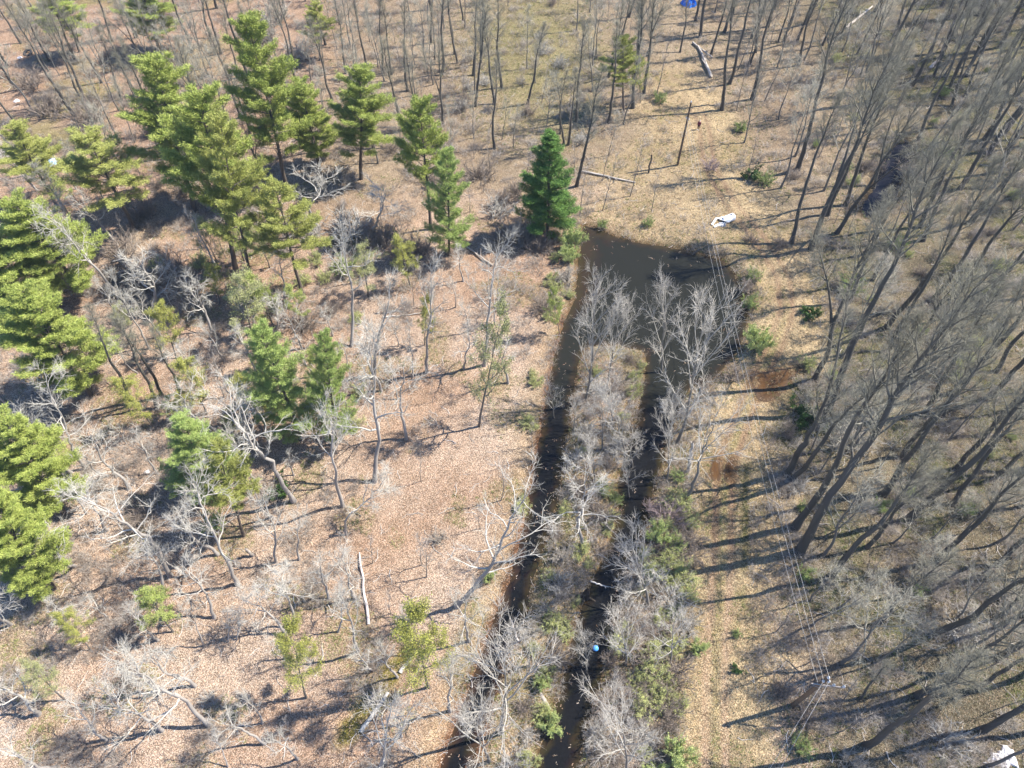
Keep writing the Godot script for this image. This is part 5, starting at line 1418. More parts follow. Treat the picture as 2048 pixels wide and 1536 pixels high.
	plant("poplar", Vector2(18.3, -170), 15.9, Vector2(1, 0.5), 0, -1, [9, 0, 5, 24])
	plant("poplar", Vector2(-40.5, -128), 14.4, Vector2(0.6, -0.8), 0, -1, [9, 1, 1, 24])
	plant("poplar", Vector2(21.9, -122.9), 11.5, Vector2(-0.1, 0.5), 0, -1, [9, 0, 1, 2])
	plant("poplar", Vector2(-46.7, -149), 14, Vector2(0.7, 0.6), 0, -1, [9, 1, 1, 44])
	plant("poplar", Vector2(18.7, -127.5), 12.6, Vector2(-0.5, 0.7), 0, -1, [9, 0, 6, 3])
	plant("poplar", Vector2(-10.3, -130), 12.8, Vector2(-0.9, 0.1), 0, -1, [9, 0, 11, 24])
	plant("poplar", Vector2(-24.5, -181.1), 17.9, Vector2(-1.1, -0.9), 0, -1, [9, 0, 6, 44])
	plant("poplar", Vector2(-7.2, -125.7), 14.4, Vector2(-0.2, -0.9), 0, -1, [9, 0, 6, 24])
	plant("poplar", Vector2(-10, -146.8), 11.9, Vector2(-0.3, -0.6), 0, -1, [9, 0, 4, 24])
	plant("poplar", Vector2(-38.4, -176), 12.5, Vector2(0.4, 0.1), 0, -1, [9, 0, 2, 43])
	plant("poplar", Vector2(-11.9, -110.2), 13.9, Vector2(0.8, -0.4), 0, -1, [9, 0, 3, 26])
	plant("poplar", Vector2(-31.2, -180.8), 12.1, Vector2(0.3, -0.5), 0, -1, [9, 0, 3, 44])
	plant("poplar", Vector2(17.8, -124.8), 15.9, Vector2(1, 0.2), 0, -1, [9, 0, 4, 2])
	plant("poplar", Vector2(-22.8, -168.6), 14.3, Vector2(0.8, 0.3), 0, -1, [9, 0, 2, 44])
	plant("poplar", Vector2(25.6, -161), 16, Vector2(0.3, -0.2), 0, -1, [9, 0, 7, 11])
	plant("poplar", Vector2(-2.9, -103), 14.9, Vector2(0.5, -0.4), 0, -1, [9, 0, 0, 31])
	plant("poplar", Vector2(-43.4, -166.6), 16.1, Vector2(-0.9, 0.7), 0, -1, [9, 1, 0, 44])
	plant("poplar", Vector2(28, -169.1), 13.8, Vector2(0.3, 0.5), 0, -1, [9, 0, 6, 11])
	plant("poplar", Vector2(-15.7, -102.9), 16.1, Vector2(-0.9, -1.1), 0, -1, [9, 0, 0, 26])
	plant("poplar", Vector2(-41.5, -176.7), 14.4, Vector2(-0.6, 0.9), 0, -1, [9, 0, 1, 39])
	plant("poplar", Vector2(8.2, -106.9), 10.2, Vector2(0.4, -0.4), 0, -1, [9, 0, 2, 6])
	plant("poplar", Vector2(-18.6, -108), 15.9, Vector2(-1, 0.3), 0, -1, [9, 0, 1, 26])
	plant("poplar", Vector2(23.7, -126.3), 12, Vector2(-0.4, -0.1), 0, -1, [9, 0, 2, 2])
	plant("poplar", Vector2(16.6, -110.1), 16, Vector2(0.7, -0.5), 0, -1, [9, 0, 0, 28])
	plant("poplar", Vector2(11.1, -110.5), 16.9, Vector2(1.2, -0.5), 0, -1, [9, 0, 2, 28])
	plant("poplar", Vector2(-38.9, -107.5), 15.9, Vector2(-0.9, -0.7), 0, -1, [9, 1, 0, 26])
	plant("poplar", Vector2(6.2, -173.4), 15.7, Vector2(0.8, 1.1), 0, -1, [9, 0, 0, 24])
	plant("poplar", Vector2(-15.4, -171.9), 17.9, Vector2(-0.5, 1), 0, -1, [9, 0, 12, 44])
	plant("poplar", Vector2(-36.4, -136.9), 13.4, Vector2(-0.6, 0.3), 0, -1, [9, 0, 0, 39])
	plant("poplar", Vector2(24, -148.4), 17.7, Vector2(1, 0.6), 0, -1, [9, 0, 8, 11])
	plant("poplar", Vector2(-28.1, -164.4), 10.6, Vector2(-0.7, 0), 0, -1, [9, 0, 1, 44])
	plant("poplar", Vector2(-14.7, -131.5), 10.1, Vector2(0.3, 0.2), 0, -1, [9, 0, 10, 14])
	plant("poplar", Vector2(-16.7, -151.1), 17.8, Vector2(-0.3, -0.3), 0, -1, [9, 0, 4, 44])
	plant("poplar", Vector2(-30.5, -162.4), 16.7, Vector2(0.7, 1), 0, -1, [9, 0, 0, 44])
	plant("poplar", Vector2(-38.9, -121.5), 15.2, Vector2(0.1, -0.4), 0, -1, [9, 1, 0, 28])
	plant("poplar", Vector2(-61.5, -152), 18.2, Vector2(-0.1, 0.4), 0, -1, [17, 1, 0, 39])
	plant("poplar", Vector2(-64.8, -166.3), 12.5, Vector2(-0.7, -0.3), 0, -1, [9, 1, 8, 44])
	plant("poplar", Vector2(-50.1, -103.4), 16.8, Vector2(-0.3, 0), 0, -1, [9, 1, 0, 14])
	plant("poplar", Vector2(-96.2, -137.5), 13.8, Vector2(-0.9, -0.6), 0, -1, [9, 1, 0, 20])
	plant("poplar", Vector2(-86.2, -175.1), 17.2, Vector2(-0.5, -0.4), 0, -1, [9, 1, 5, 39])
	plant("poplar", Vector2(-79.4, -97.9), 16.4, Vector2(0.8, -0.7), 0, -1, [9, 3, 0, 12])
	plant("poplar", Vector2(-102.4, -177), 13.7, Vector2(0.4, -0.4), 0, -1, [9, 1, 5, 43])
	plant("poplar", Vector2(-61.9, -134.4), 16.8, Vector2(0.1, 0.6), 0, -1, [9, 1, 6, 39])
	plant("poplar", Vector2(-68.6, -166.9), 10.8, Vector2(0.5, -0.6), 0, -1, [9, 1, 11, 44])
	plant("poplar", Vector2(-47, -95.3), 13.3, Vector2(0, -0.9), 0, -1, [9, 3, 0, 14])
	plant("poplar", Vector2(-78, -119.1), 12.7, Vector2(0.5, -0.4), 0, -1, [9, 1, 1, 12])
	plant("poplar", Vector2(-62.4, -175.1), 16.4, Vector2(-1, 0.8), 0, -1, [9, 1, 4, 44])
	plant("poplar", Vector2(-97.4, -116.4), 19.2, Vector2(0.2, 0.8), 0, -1, [17, 1, 1, 20])
	plant("poplar", Vector2(-82.1, -92.2), 11, Vector2(-0.6, 0.4), 0, -1, [9, 3, 0, 27])
	plant("poplar", Vector2(-90.4, -97.8), 12.3, Vector2(0.1, -0.3), 0, -1, [9, 3, 2, 20])
	plant("poplar", Vector2(-90.1, -120.8), 14.6, Vector2(0.5, -0.1), 0, -1, [9, 1, 1, 41])
	plant("poplar", Vector2(-46.2, -122.5), 13.5, Vector2(0.5, -0), 0, -1, [9, 1, 4, 6])
	plant("poplar", Vector2(-57.3, -170.3), 18.6, Vector2(0.3, 0.1), 0, -1, [17, 1, 0, 44])
	plant("poplar", Vector2(-118.5, -164.1), 18.9, Vector2(0.9, -0.7), 0, -1, [17, 1, 0, 43])
	plant("poplar", Vector2(-79.9, -176.2), 14.5, Vector2(-0.5, 0.5), 0, -1, [9, 1, 7, 39])
	plant("poplar", Vector2(-84.3, -101.3), 10.7, Vector2(0.1, -0.6), 0, -1, [9, 3, 0, 20])
	plant("poplar", Vector2(-95.9, -178.5), 11, Vector2(0.2, -0.6), 0, -1, [9, 1, 10, 43])
	plant("poplar", Vector2(-74.2, -139.4), 16.6, Vector2(-0.8, -0.8), 0, -1, [9, 1, 1, 39])
	plant("poplar", Vector2(-51.4, -126.7), 10.9, Vector2(0.6, -0.6), 0, -1, [9, 1, 6, 14])
	plant("poplar", Vector2(-78.4, -137.9), 14, Vector2(-0.6, -0.7), 0, -1, [9, 1, 2, 39])
	plant("poplar", Vector2(-107, -149.1), 13.9, Vector2(0, -0.4), 0, -1, [9, 1, 0, 43])
	plant("poplar", Vector2(-75.2, -174.5), 16, Vector2(1.1, -1), 0, -1, [9, 1, 9, 39])
	plant("poplar", Vector2(-83.3, -133.8), 12.4, Vector2(0.4, 0.3), 0, -1, [9, 1, 6, 20])
	plant("poplar", Vector2(-103.2, -140.3), 12, Vector2(-0.5, -0.3), 0, -1, [9, 1, 1, 43])
	plant("poplar", Vector2(-57.5, -104.4), 18.3, Vector2(1.1, 1), 0, -1, [17, 1, 0, 14])
	plant("poplar", Vector2(-95.1, -128.9), 14.9, Vector2(0.9, 0.4), 0, -1, [9, 1, 2, 20])
	plant("poplar", Vector2(-56.2, -133.9), 16.5, Vector2(0.8, -0.4), 0, -1, [9, 1, 9, 44])
	plant("poplar", Vector2(-106.1, -125.9), 11.1, Vector2(0.5, -0.1), 0, -1, [9, 1, 6, 41])
	plant("poplar", Vector2(-69.1, -128.9), 12.1, Vector2(-0.2, 0.6), 0, -1, [9, 1, 3, 39])
	plant("poplar", Vector2(-73.4, -145.9), 12.7, Vector2(0.4, -0.1), 0, -1, [9, 1, 0, 39])
	plant("poplar", Vector2(-56.9, -99.9), 16.8, Vector2(-1.1, 0.8), 0, -1, [9, 3, 0, 33])
	plant("poplar", Vector2(-94.6, -122.4), 11.8, Vector2(0.7, -0.1), 0, -1, [9, 1, 2, 41])
	plant("poplar", Vector2(-48.8, -125.1), 19.8, Vector2(-1.2, 0.9), 0, -1, [17, 1, 0, 26])
	plant("poplar", Vector2(-73.2, -178.3), 11.4, Vector2(0.7, 0.6), 0, -1, [9, 1, 14, 44])
	plant("poplar", Vector2(-56.6, -108.6), 11.6, Vector2(0.1, 0.5), 0, -1, [9, 1, 1, 33])
	plant("poplar", Vector2(-59.8, -140), 15.2, Vector2(0.8, -0.7), 0, -1, [9, 1, 10, 39])
	plant("poplar", Vector2(-69.1, -160.2), 10.5, Vector2(-0.3, -0.2), 0, -1, [9, 1, 4, 39])
	plant("poplar", Vector2(-37.6, -89.3), 13.1, Vector2(0.8, -0.6), 0, -1, [9, 3, 0, 34])
	plant("poplar", Vector2(-88, -130.7), 12.6, Vector2(-0.2, -0.2), 0, -1, [9, 1, 1, 20])
	plant("poplar", Vector2(62.5, -166.6), 21.3, Vector2(-0.1, 1), 0, -1, [17, 2, 5, 11])
	plant("poplar", Vector2(47.2, -139.4), 15.2, Vector2(0.5, -0.1), 0, -1, [9, 0, 0, 29])
	plant("poplar", Vector2(37.2, -139.7), 20.6, Vector2(0.2, -0.4), 0, -1, [17, 0, 0, 25])
	plant("poplar", Vector2(55, -162.2), 20.4, Vector2(-0.4, -0.9), 0, -1, [17, 2, 1, 11])
	plant("poplar", Vector2(46.9, -133.7), 16.7, Vector2(-1, -0.2), 0, -1, [9, 2, 0, 11])
	plant("poplar", Vector2(58.3, -166.2), 15.8, Vector2(-0.9, 0.4), 0, -1, [9, 2, 2, 11])
	plant("poplar", Vector2(56, -138.3), 19.6, Vector2(-1.2, 0.9), 0, -1, [17, 2, 2, 3])
	plant("poplar", Vector2(37.8, -166.1), 17.6, Vector2(0.1, 0.8), 0, -1, [9, 0, 1, 11])
	plant("poplar", Vector2(37.4, -146.7), 16.6, Vector2(0.2, -0.7), 0, -1, [9, 0, 0, 11])
	plant("poplar", Vector2(54.5, -151.5), 20.2, Vector2(-1.3, 0), 0, -1, [17, 2, 2, 25])
	plant("poplar", Vector2(51.6, -149), 18.1, Vector2(0.2, -0.7), 0, -1, [17, 2, 0, 11])
	plant("poplar", Vector2(46.5, -162.2), 17.2, Vector2(-0.5, -0.7), 0, -1, [9, 0, 2, 11])
	plant("poplar", Vector2(36.2, -170.2), 20.9, Vector2(0.6, 0.4), 0, -1, [17, 0, 0, 11])
	plant("poplar", Vector2(45.1, -129.7), 14.4, Vector2(-0.7, -0.3), 0, -1, [9, 2, 0, 25])
	plant("poplar", Vector2(38.2, -176.4), 20.2, Vector2(-0.1, 1.4), 0, -1, [17, 0, 2, 11])
	plant("poplar", Vector2(60.2, -175), 18.5, Vector2(0, -0.8), 0, -1, [17, 2, 4, 11])
	plant("poplar", Vector2(42.3, -141.6), 20.5, Vector2(1, -1.1), 0, -1, [17, 0, 2, 25])
	plant("poplar", Vector2(54.7, -155.4), 21.1, Vector2(0.1, -1.3), 0, -1, [17, 2, 2, 11])
	plant("poplar", Vector2(44.4, -146.2), 15.9, Vector2(0.9, -0.3), 0, -1, [9, 0, 1, 29])
	plant("poplar", Vector2(52, -155), 21.3, Vector2(0.3, -1.3), 0, -1, [17, 0, 0, 29])
	plant("sapling", Vector2(-3.8, -108.2), 7.2, Vector2(0.9, -0), 0, -1, [20, 0, 13, 6])
	plant("sapling", Vector2(-6.2, -100.1), 7.3, Vector2(0.5, -0.1), 0, -1, [20, 0, 7, 22])
	plant("sapling", Vector2(13.8, -86.6), 9.3, Vector2(1, 0.2), 0, -1, [20, 0, 1, 6])
	plant("sapling", Vector2(10.3, -85.6), 8.2, Vector2(0.5, 0.1), 0, -1, [20, 0, 0, 6])
	plant("sapling", Vector2(21.2, -86.6), 7.1, Vector2(0, 0.1), 0, -1, [20, 0, 0, 2])
	plant("sapling", Vector2(18.4, -90.4), 10.3, Vector2(0.2, 0.1), 0, -1, [20, 0, 0, 28])
	plant("sapling", Vector2(14.4, -94.2), 7.9, Vector2(0.9, 0.2), 0, -1, [20, 0, 2, 28])
	plant("sapling", Vector2(5.3, -116.9), 8.5, Vector2(1, 0), 0, -1, [20, 0, 7, 24])
	plant("sapling", Vector2(39.7, -114.5), 10.7, Vector2(-1.1, -0.6), 0, -1, [20, 0, 0, 3])
	plant("sapling", Vector2(26.1, -119.3), 11.1, Vector2(0.1, 0), 0, -1, [20, 0, 1, 3])
	plant("sapling", Vector2(-13.6, -126.7), 9.6, Vector2(0.2, -0.1), 0, -1, [20, 0, 6, 44])
	plant("sapling", Vector2(-77.8, -94.6), 8.3, Vector2(0.4, -0.9), 0, -1, [20, 3, 0, 12])
	plant("sapling", Vector2(-15.7, -16), 5.5, Vector2(0.5, -0.4), 0, -1, [20, 5, 1, 9])
	plant("sapling", Vector2(-12.4, -15), 7.3, Vector2(0.7, -0.5), 0, -1, [20, 5, 0, 9])
	plant("sapling", Vector2(-10.2, -39.7), 5, Vector2(0.3, -0.1), 0, -1, [20, 5, 7, 31])
	plant("sapling", Vector2(-17.5, -30.7), 4.9, Vector2(0.4, -0.2), 0, -1, [20, 5, 2, 8])
	plant("sapling", Vector2(-14.5, -30.1), 6.1, Vector2(0.7, -0.3), 0, -1, [20, 5, 1, 8])
	plant("sapling", Vector2(-9.4, -29.9), 7.2, Vector2(0.4, -0.1), 0, -1, [20, 5, 4, 13])
	plant("sapling", Vector2(-8.8, -28.6), 8.4, Vector2(0.2, -0.1), 0, -1, [20, 5, 3, 13])
	plant("sapling", Vector2(-23.3, -25.7), 2.1, Vector2(0.2, -0.1), 0, -1, [20, 5, 5, 47])
	plant("sapling", Vector2(-12, -24.7), 5.4, Vector2(0.3, -0.1), 0, -1, [20, 5, 2, 9])
	plant("sapling", Vector2(-3.9, -26.4), 5.7, Vector2(0.3, -0), 0, -1, [20, 5, 0, 13])
	plant("sapling", Vector2(-15, -36.5), 3.6, Vector2(0.4, -0.2), 0, -1, [20, 5, 4, 22])
	plant("sapling", Vector2(-1.2, -37.4), 7.5, Vector2(0.4, 0), 0, -1, [20, 5, 2, 36])
	plant("sapling", Vector2(-9.7, -50.7), 3.9, Vector2(0.5, -0.1), 0, -1, [20, 5, 1, 24])
	plant("sapling", Vector2(-5.7, -51), 3.9, Vector2(0.5, -0.1), 0, -1, [20, 5, 0, 31])
	plant("sapling", Vector2(2.4, -44.5), 4.6, Vector2(-0.3, -0), 0, -1, [20, 5, 0, 35])
	plant("sapling", Vector2(-42.9, -64.2), 3.6, Vector2(0.3, -0.2), 0, -1, [20, 5, 0, 33])
	plant("sapling", Vector2(-35.1, -51.4), 8.9, Vector2(0.8, -0.7), 0, -1, [20, 5, 0, 38])
	plant("sapling", Vector2(-19.5, -13.3), 4.9, Vector2(0.3, -0.5), 0, -1, [20, 5, 0, 47])
	plant("sapling", Vector2(30.8, -16.7), 6.1, Vector2(-0.3, -0.7), 0, -1, [20, 4, 1, 7])
	plant("sapling", Vector2(-3.4, -34.1), 5.1, Vector2(-0.1, -0), 0, -1, [20, 5, 2, 18])
	plant("sapling", Vector2(-45.1, -78.4), 8.4, Vector2(-0, -0.1), 0, -1, [20, 3, 1, 14])
	plant("sapling", Vector2(-34.9, -126.6), 5.1, Vector2(-0.2, -0.3), 0, -1, [20, 0, 0, 39])
	plant("sapling", Vector2(-71.5, -134.1), 5.5, Vector2(-0.1, 0.2), 0, -1, [20, 1, 0, 39])
	plant("sapling", Vector2(-70.8, -154.3), 5, Vector2(-0.3, -0.1), 0, -1, [20, 1, 3, 39])
	plant("sapling", Vector2(-6.9, -157.6), 8.3, Vector2(-0.2, -0.4), 0, -1, [20, 0, 6, 24])
	plant("sapling", Vector2(-55.1, -78.4), 5.9, Vector2(0.2, -0.4), 0, -1, [20, 3, 0, 33])
	plant("sapling", Vector2(-83.1, -116.6), 4.4, Vector2(0, -0.1), 0, -1, [20, 1, 0, 12])
	plant("sapling", Vector2(-2.7, -125.9), 6.4, Vector2(-0.2, 0.3), 0, -1, [20, 0, 4, 24])
	plant("sapling", Vector2(-31.7, -123.2), 6.9, Vector2(0.4, -0.3), 0, -1, [20, 0, 2, 39])
	plant("sapling", Vector2(-28.7, -105.2), 4.6, Vector2(-0.1, 0.3), 0, -1, [20, 0, 0, 14])
	plant("sapling", Vector2(-44.6, -159.6), 6.9, Vector2(0.5, -0.4), 0, -1, [20, 1, 0, 28])
	plant("sapling", Vector2(-6.4, -86.5), 5.9, Vector2(-0.3, 0.2), 0, -1, [20, 0, 0, 31])
	plant("sapling", Vector2(-76.2, -72.8), 8.2, Vector2(-0.4, 0), 0, -1, [20, 3, 1, 41])
	plant("sapling", Vector2(9.6, -106.2), 8.3, Vector2(-0.5, 0.2), 0, -1, [20, 0, 7, 28])
	plant("sapling", Vector2(-75.4, -160.9), 8.3, Vector2(-0.4, 0.5), 0, -1, [20, 1, 2, 39])
	plant("sapling", Vector2(-61.8, -68.9), 7.3, Vector2(0, 0.1), 0, -1, [20, 3, 0, 27])
	plant("sapling", Vector2(-22.9, -77.3), 9, Vector2(0.3, -0), 0, -1, [20, 3, 0, 34])
	plant("sapling", Vector2(-12.3, -153.8), 4.5, Vector2(-0.2, 0.2), 0, -1, [20, 0, 3, 44])
	plant("sapling", Vector2(19.3, -145.6), 6.2, Vector2(-0.2, 0.2), 0, -1, [20, 0, 5, 24])
	plant("sapling", Vector2(1.3, -79.6), 5.2, Vector2(0.2, 0.2), 0, -1, [20, 3, 0, 6])
	plant("sapling", Vector2(-66.9, -106.3), 5.9, Vector2(0.2, -0.1), 0, -1, [20, 1, 0, 33])
	plant("sapling", Vector2(-9.6, -94.9), 6.6, Vector2(0.3, 0.1), 0, -1, [20, 0, 3, 22])
	plant("sapling", Vector2(-91.2, -111.4), 7.8, Vector2(-0.2, 0.2), 0, -1, [20, 1, 0, 41])
	plant("sapling", Vector2(-14.9, -107), 8.7, Vector2(0.5, -0), 0, -1, [20, 0, 4, 26])
	plant("sapling", Vector2(-49.5, -116.6), 4.7, Vector2(0.1, 0), 0, -1, [20, 1, 0, 14])
	plant("sapling", Vector2(2.5, -95.2), 5.5, Vector2(0.3, -0.2), 0, -1, [20, 0, 2, 6])
	plant("sapling", Vector2(-35.5, -99), 4.6, Vector2(-0.2, 0.2), 0, -1, [20, 3, 0, 26])
	plant("sapling", Vector2(-2.1, -155.4), 8.9, Vector2(-0.4, 0.4), 0, -1, [20, 0, 1, 24])
	plant("sapling", Vector2(-6.4, -144.2), 8.8, Vector2(0.2, -0.4), 0, -1, [20, 0, 3, 24])
	plant("sapling", Vector2(-25.1, -132.3), 7.3, Vector2(-0.4, -0.4), 0, -1, [20, 0, 1, 44])
	plant("sapling", Vector2(-11.4, -66.4), 7.7, Vector2(-0.4, -0.5), 0, -1, [20, 3, 0, 31])
	plant("sapling", Vector2(16.4, -167.8), 4.2, Vector2(-0.1, -0.1), 0, -1, [20, 0, 7, 11])
	plant("sapling", Vector2(-60.4, -76.8), 7.2, Vector2(-0.4, 0.2), 0, -1, [20, 3, 1, 33])
	plant("sapling", Vector2(-41.2, -76.5), 6.7, Vector2(0, 0.4), 0, -1, [20, 3, 0, 38])
	plant("sapling", Vector2(-2.7, -133.5), 7, Vector2(-0.1, -0.4), 0, -1, [20, 0, 2, 24])
	plant("sapling", Vector2(-3.5, -95.1), 7.4, Vector2(0.3, -0.3), 0, -1, [20, 0, 4, 31])
	plant("sapling", Vector2(9.9, -95.1), 7.6, Vector2(-0.4, -0.4), 0, -1, [20, 0, 3, 6])
	plant("sapling", Vector2(-37.6, -98.5), 5.1, Vector2(0.1, -0.1), 0, -1, [20, 3, 1, 44])
	plant("sapling", Vector2(-101.5, -139), 5.9, Vector2(-0.3, 0.4), 0, -1, [20, 1, 0, 20])
	plant("sapling", Vector2(-63.9, -125.2), 5.8, Vector2(0.2, 0), 0, -1, [20, 1, 2, 33])
	plant("sapling", Vector2(-41.9, -95.2), 6.1, Vector2(0.4, 0.1), 0, -1, [20, 3, 0, 14])
	plant("sapling", Vector2(9.5, -149), 4.2, Vector2(0.2, 0.2), 0, -1, [20, 0, 0, 24])
	plant("sapling", Vector2(-52.8, -125), 8.6, Vector2(0.4, 0), 0, -1, [20, 1, 1, 26])
	plant("sapling", Vector2(-44.7, -163.6), 5.5, Vector2(0.1, -0.3), 0, -1, [20, 1, 0, 44])
	plant("sapling", Vector2(-24.8, -116.1), 7.3, Vector2(0.4, 0.2), 0, -1, [20, 0, 3, 26])
	plant("sapling", Vector2(-13.3, -66.9), 6.9, Vector2(0.3, 0.1), 0, -1, [20, 3, 0, 22])
	plant("sapling", Vector2(23.2, -139.1), 5.8, Vector2(-0, -0.3), 0, -1, [20, 0, 3, 11])
	plant("sapling", Vector2(-56.6, -90.2), 6.5, Vector2(0.3, -0.4), 0, -1, [20, 3, 0, 39])
	plant("sapling", Vector2(-29.4, -158.9), 4.9, Vector2(0.3, 0.3), 0, -1, [20, 0, 0, 44])
	plant("sapling", Vector2(-106.1, -135.4), 7.5, Vector2(0.4, 0.1), 0, -1, [20, 1, 1, 43])
	plant("sapling", Vector2(-4.5, -91.1), 5.3, Vector2(0.1, 0.2), 0, -1, [20, 0, 1, 31])
	plant("sapling", Vector2(-67.2, -143.1), 6.9, Vector2(-0.4, 0.4), 0, -1, [20, 1, 1, 39])
	plant("sapling", Vector2(-16.3, -97.1), 4.8, Vector2(-0, -0.3), 0, -1, [20, 0, 2, 26])
	plant("sapling", Vector2(-33.5, -114.7), 7.8, Vector2(0.3, -0.5), 0, -1, [20, 0, 0, 12])
	plant("sapling", Vector2(24.7, -134.4), 5.6, Vector2(-0.2, -0.3), 0, -1, [20, 0, 2, 25])
	plant("sapling", Vector2(-21.2, -130), 8.3, Vector2(-0.4, -0.3), 0, -1, [20, 0, 2, 44])
	plant("sapling", Vector2(-48.8, -160.5), 4.7, Vector2(-0.3, -0.2), 0, -1, [20, 1, 2, 44])
	plant("sapling", Vector2(-71.8, -161.4), 8.3, Vector2(-0.3, 0), 0, -1, [20, 1, 4, 39])
	plant("sapling", Vector2(-24, -91.2), 4.2, Vector2(0.1, 0.1), 0, -1, [20, 0, 0, 26])
	plant("sapling", Vector2(-8.4, -116.9), 7.8, Vector2(0.4, -0.5), 0, -1, [20, 0, 12, 24])
	plant("sapling", Vector2(85.8, -143.9), 7.2, Vector2(0.3, 0.1), 0, -1, [20, 2, 4, 42])
	plant("sapling", Vector2(50.3, -136.5), 9.5, Vector2(-0.5, -0.4), 0, -1, [20, 2, 4, 25])
	plant("sapling", Vector2(77.3, -179.9), 6.4, Vector2(0.3, -0.3), 0, -1, [20, 2, 8, 29])
	plant("sapling", Vector2(83.8, -142.6), 5.1, Vector2(0.2, -0.1), 0, -1, [20, 2, 5, 42])
	plant("sapling", Vector2(49.5, -140.9), 6.1, Vector2(0, -0.1), 0, -1, [20, 2, 2, 11])
	plant("sapling", Vector2(37.4, -95.2), 7.5, Vector2(-0.2, -0.5), 0, -1, [20, 2, 0, 1])
	plant("sapling", Vector2(78.1, -129), 9.7, Vector2(0.6, -0.4), 0, -1, [20, 2, 0, 16])
	plant("sapling", Vector2(50.2, -100), 8.5, Vector2(-0.4, 0.5), 0, -1, [20, 2, 4, 1])
	plant("sapling", Vector2(92, -178.1), 8.5, Vector2(0, 0.6), 0, -1, [20, 2, 11, 42])
	plant("sapling", Vector2(53.3, -160.1), 8.9, Vector2(-0.6, 0.2), 0, -1, [20, 0, 0, 29])
	plant("sapling", Vector2(50.5, -155.5), 8.3, Vector2(0.3, 0.5), 0, -1, [20, 0, 0, 11])
	plant("sapling", Vector2(47.4, -137.2), 7.7, Vector2(-0.2, 0.4), 0, -1, [20, 2, 0, 11])
	plant("sapling", Vector2(80, -168.5), 9.8, Vector2(-0.3, 0.3), 0, -1, [20, 2, 2, 29])
	plant("sapling", Vector2(58.3, -106.6), 5.5, Vector2(0.1, -0.2), 0, -1, [20, 2, 1, 15])
	plant("sapling", Vector2(61.6, -115.4), 6.8, Vector2(0.1, 0.4), 0, -1, [20, 2, 11, 16])
	plant("sapling", Vector2(97.7, -152.1), 5.2, Vector2(0.2, -0.2), 0, -1, [20, 2, 1, 42])
	plant("sapling", Vector2(80.5, -149.9), 8.6, Vector2(-0.6, 0), 0, -1, [20, 2, 0, 29])
	plant("sapling", Vector2(100, -162), 8.2, Vector2(-0.4, -0.3), 0, -1, [20, 2, 2, 42])
	plant("sapling", Vector2(86.5, -157.9), 6.3, Vector2(0.4, 0.4), 0, -1, [20, 2, 6, 29])
	plant("sapling", Vector2(45.2, -126.5), 6.9, Vector2(0.1, 0.4), 0, -1, [20, 2, 0, 25])
	plant("sapling", Vector2(77.2, -174.5), 10.1, Vector2(-0.1, -0.6), 0, -1, [20, 2, 4, 29])
	plant("sapling", Vector2(58.9, -151.7), 6.9, Vector2(0.2, 0.2), 0, -1, [20, 2, 5, 29])
	plant("sapling", Vector2(81.6, -100.9), 9.2, Vector2(-0.5, 0.2), 0, -1, [20, 2, 4, 37])
	plant("sapling", Vector2(54.7, -108.8), 7.7, Vector2(-0.5, -0.4), 0, -1, [20, 2, 9, 15])
	plant("sapling", Vector2(80.9, -130.9), 10.7, Vector2(-0.3, 0.1), 0, -1, [20, 2, 1, 16])
	plant("sapling", Vector2(72.3, -93.8), 10.5, Vector2(0.6, 0.6), 0, -1, [20, 2, 3, 37])
	plant("sapling", Vector2(55.6, -160.1), 5.5, Vector2(0.2, -0.3), 0, -1, [20, 2, 3, 11])
	plant("sapling", Vector2(51.1, -126.7), 8.3, Vector2(-0.1, 0.6), 0, -1, [20, 2, 5, 25])
	plant("sapling", Vector2(55.3, -140.6), 8.2, Vector2(-0.3, 0.1), 0, -1, [20, 2, 7, 29])
	plant("sapling", Vector2(54.4, -105), 11, Vector2(-0.3, -0.7), 0, -1, [20, 2, 5, 15])
	plant("sapling", Vector2(39.8, -59.1), 6.4, Vector2(-0.1, 0.1), 0, -1, [20, 4, 0, 4])
	plant("sapling", Vector2(44.4, -54.8), 7.9, Vector2(-0.1, -0.2), 0, -1, [20, 4, 1, 21])
	plant("sapling", Vector2(66.4, -86.5), 5.9, Vector2(-0.3, 0.2), 0, -1, [20, 2, 1, 37])
	plant("sapling", Vector2(84.1, -100), 6.5, Vector2(0.2, -0.3), 0, -1, [20, 2, 4, 40])
	plant("sapling", Vector2(50, -84.6), 7.1, Vector2(0.3, -0.5), 0, -1, [20, 2, 1, 32])
	plant("sapling", Vector2(80.1, -123.2), 3.3, Vector2(0.1, 0.1), 0, -1, [20, 2, 3, 16])
	plant("sapling", Vector2(53.5, -154.3), 6.2, Vector2(-0, 0.3), 0, -1, [20, 2, 1, 11])
	plant("sapling", Vector2(49.7, -18.9), 5, Vector2(-0.2, 0.1), 0, -1, [20, 4, 2, 17])
	plant("sapling", Vector2(104.8, -154.6), 4, Vector2(0.1, 0.1), 0, -1, [20, 2, 0, 42])
	plant("sapling", Vector2(43.7, -72.4), 7.2, Vector2(0.1, 0.3), 0, -1, [20, 4, 0, 1])
	plant("sapling", Vector2(74.1, -131.9), 3.4, Vector2(-0.2, 0.1), 0, -1, [20, 2, 3, 29])
	plant("sapling", Vector2(75.4, -169.2), 6.5, Vector2(0.4, -0.1), 0, -1, [20, 2, 1, 29])
	plant("sapling", Vector2(52.7, -167.6), 3.7, Vector2(0.1, 0.2), 0, -1, [20, 0, 1, 11])
	plant("sapling", Vector2(52.6, -102.1), 5, Vector2(0.1, 0.2), 0, -1, [20, 2, 4, 15])
	plant("sapling", Vector2(38.8, -21), 4.4, Vector2(-0, 0.2), 0, -1, [20, 4, 3, 45])
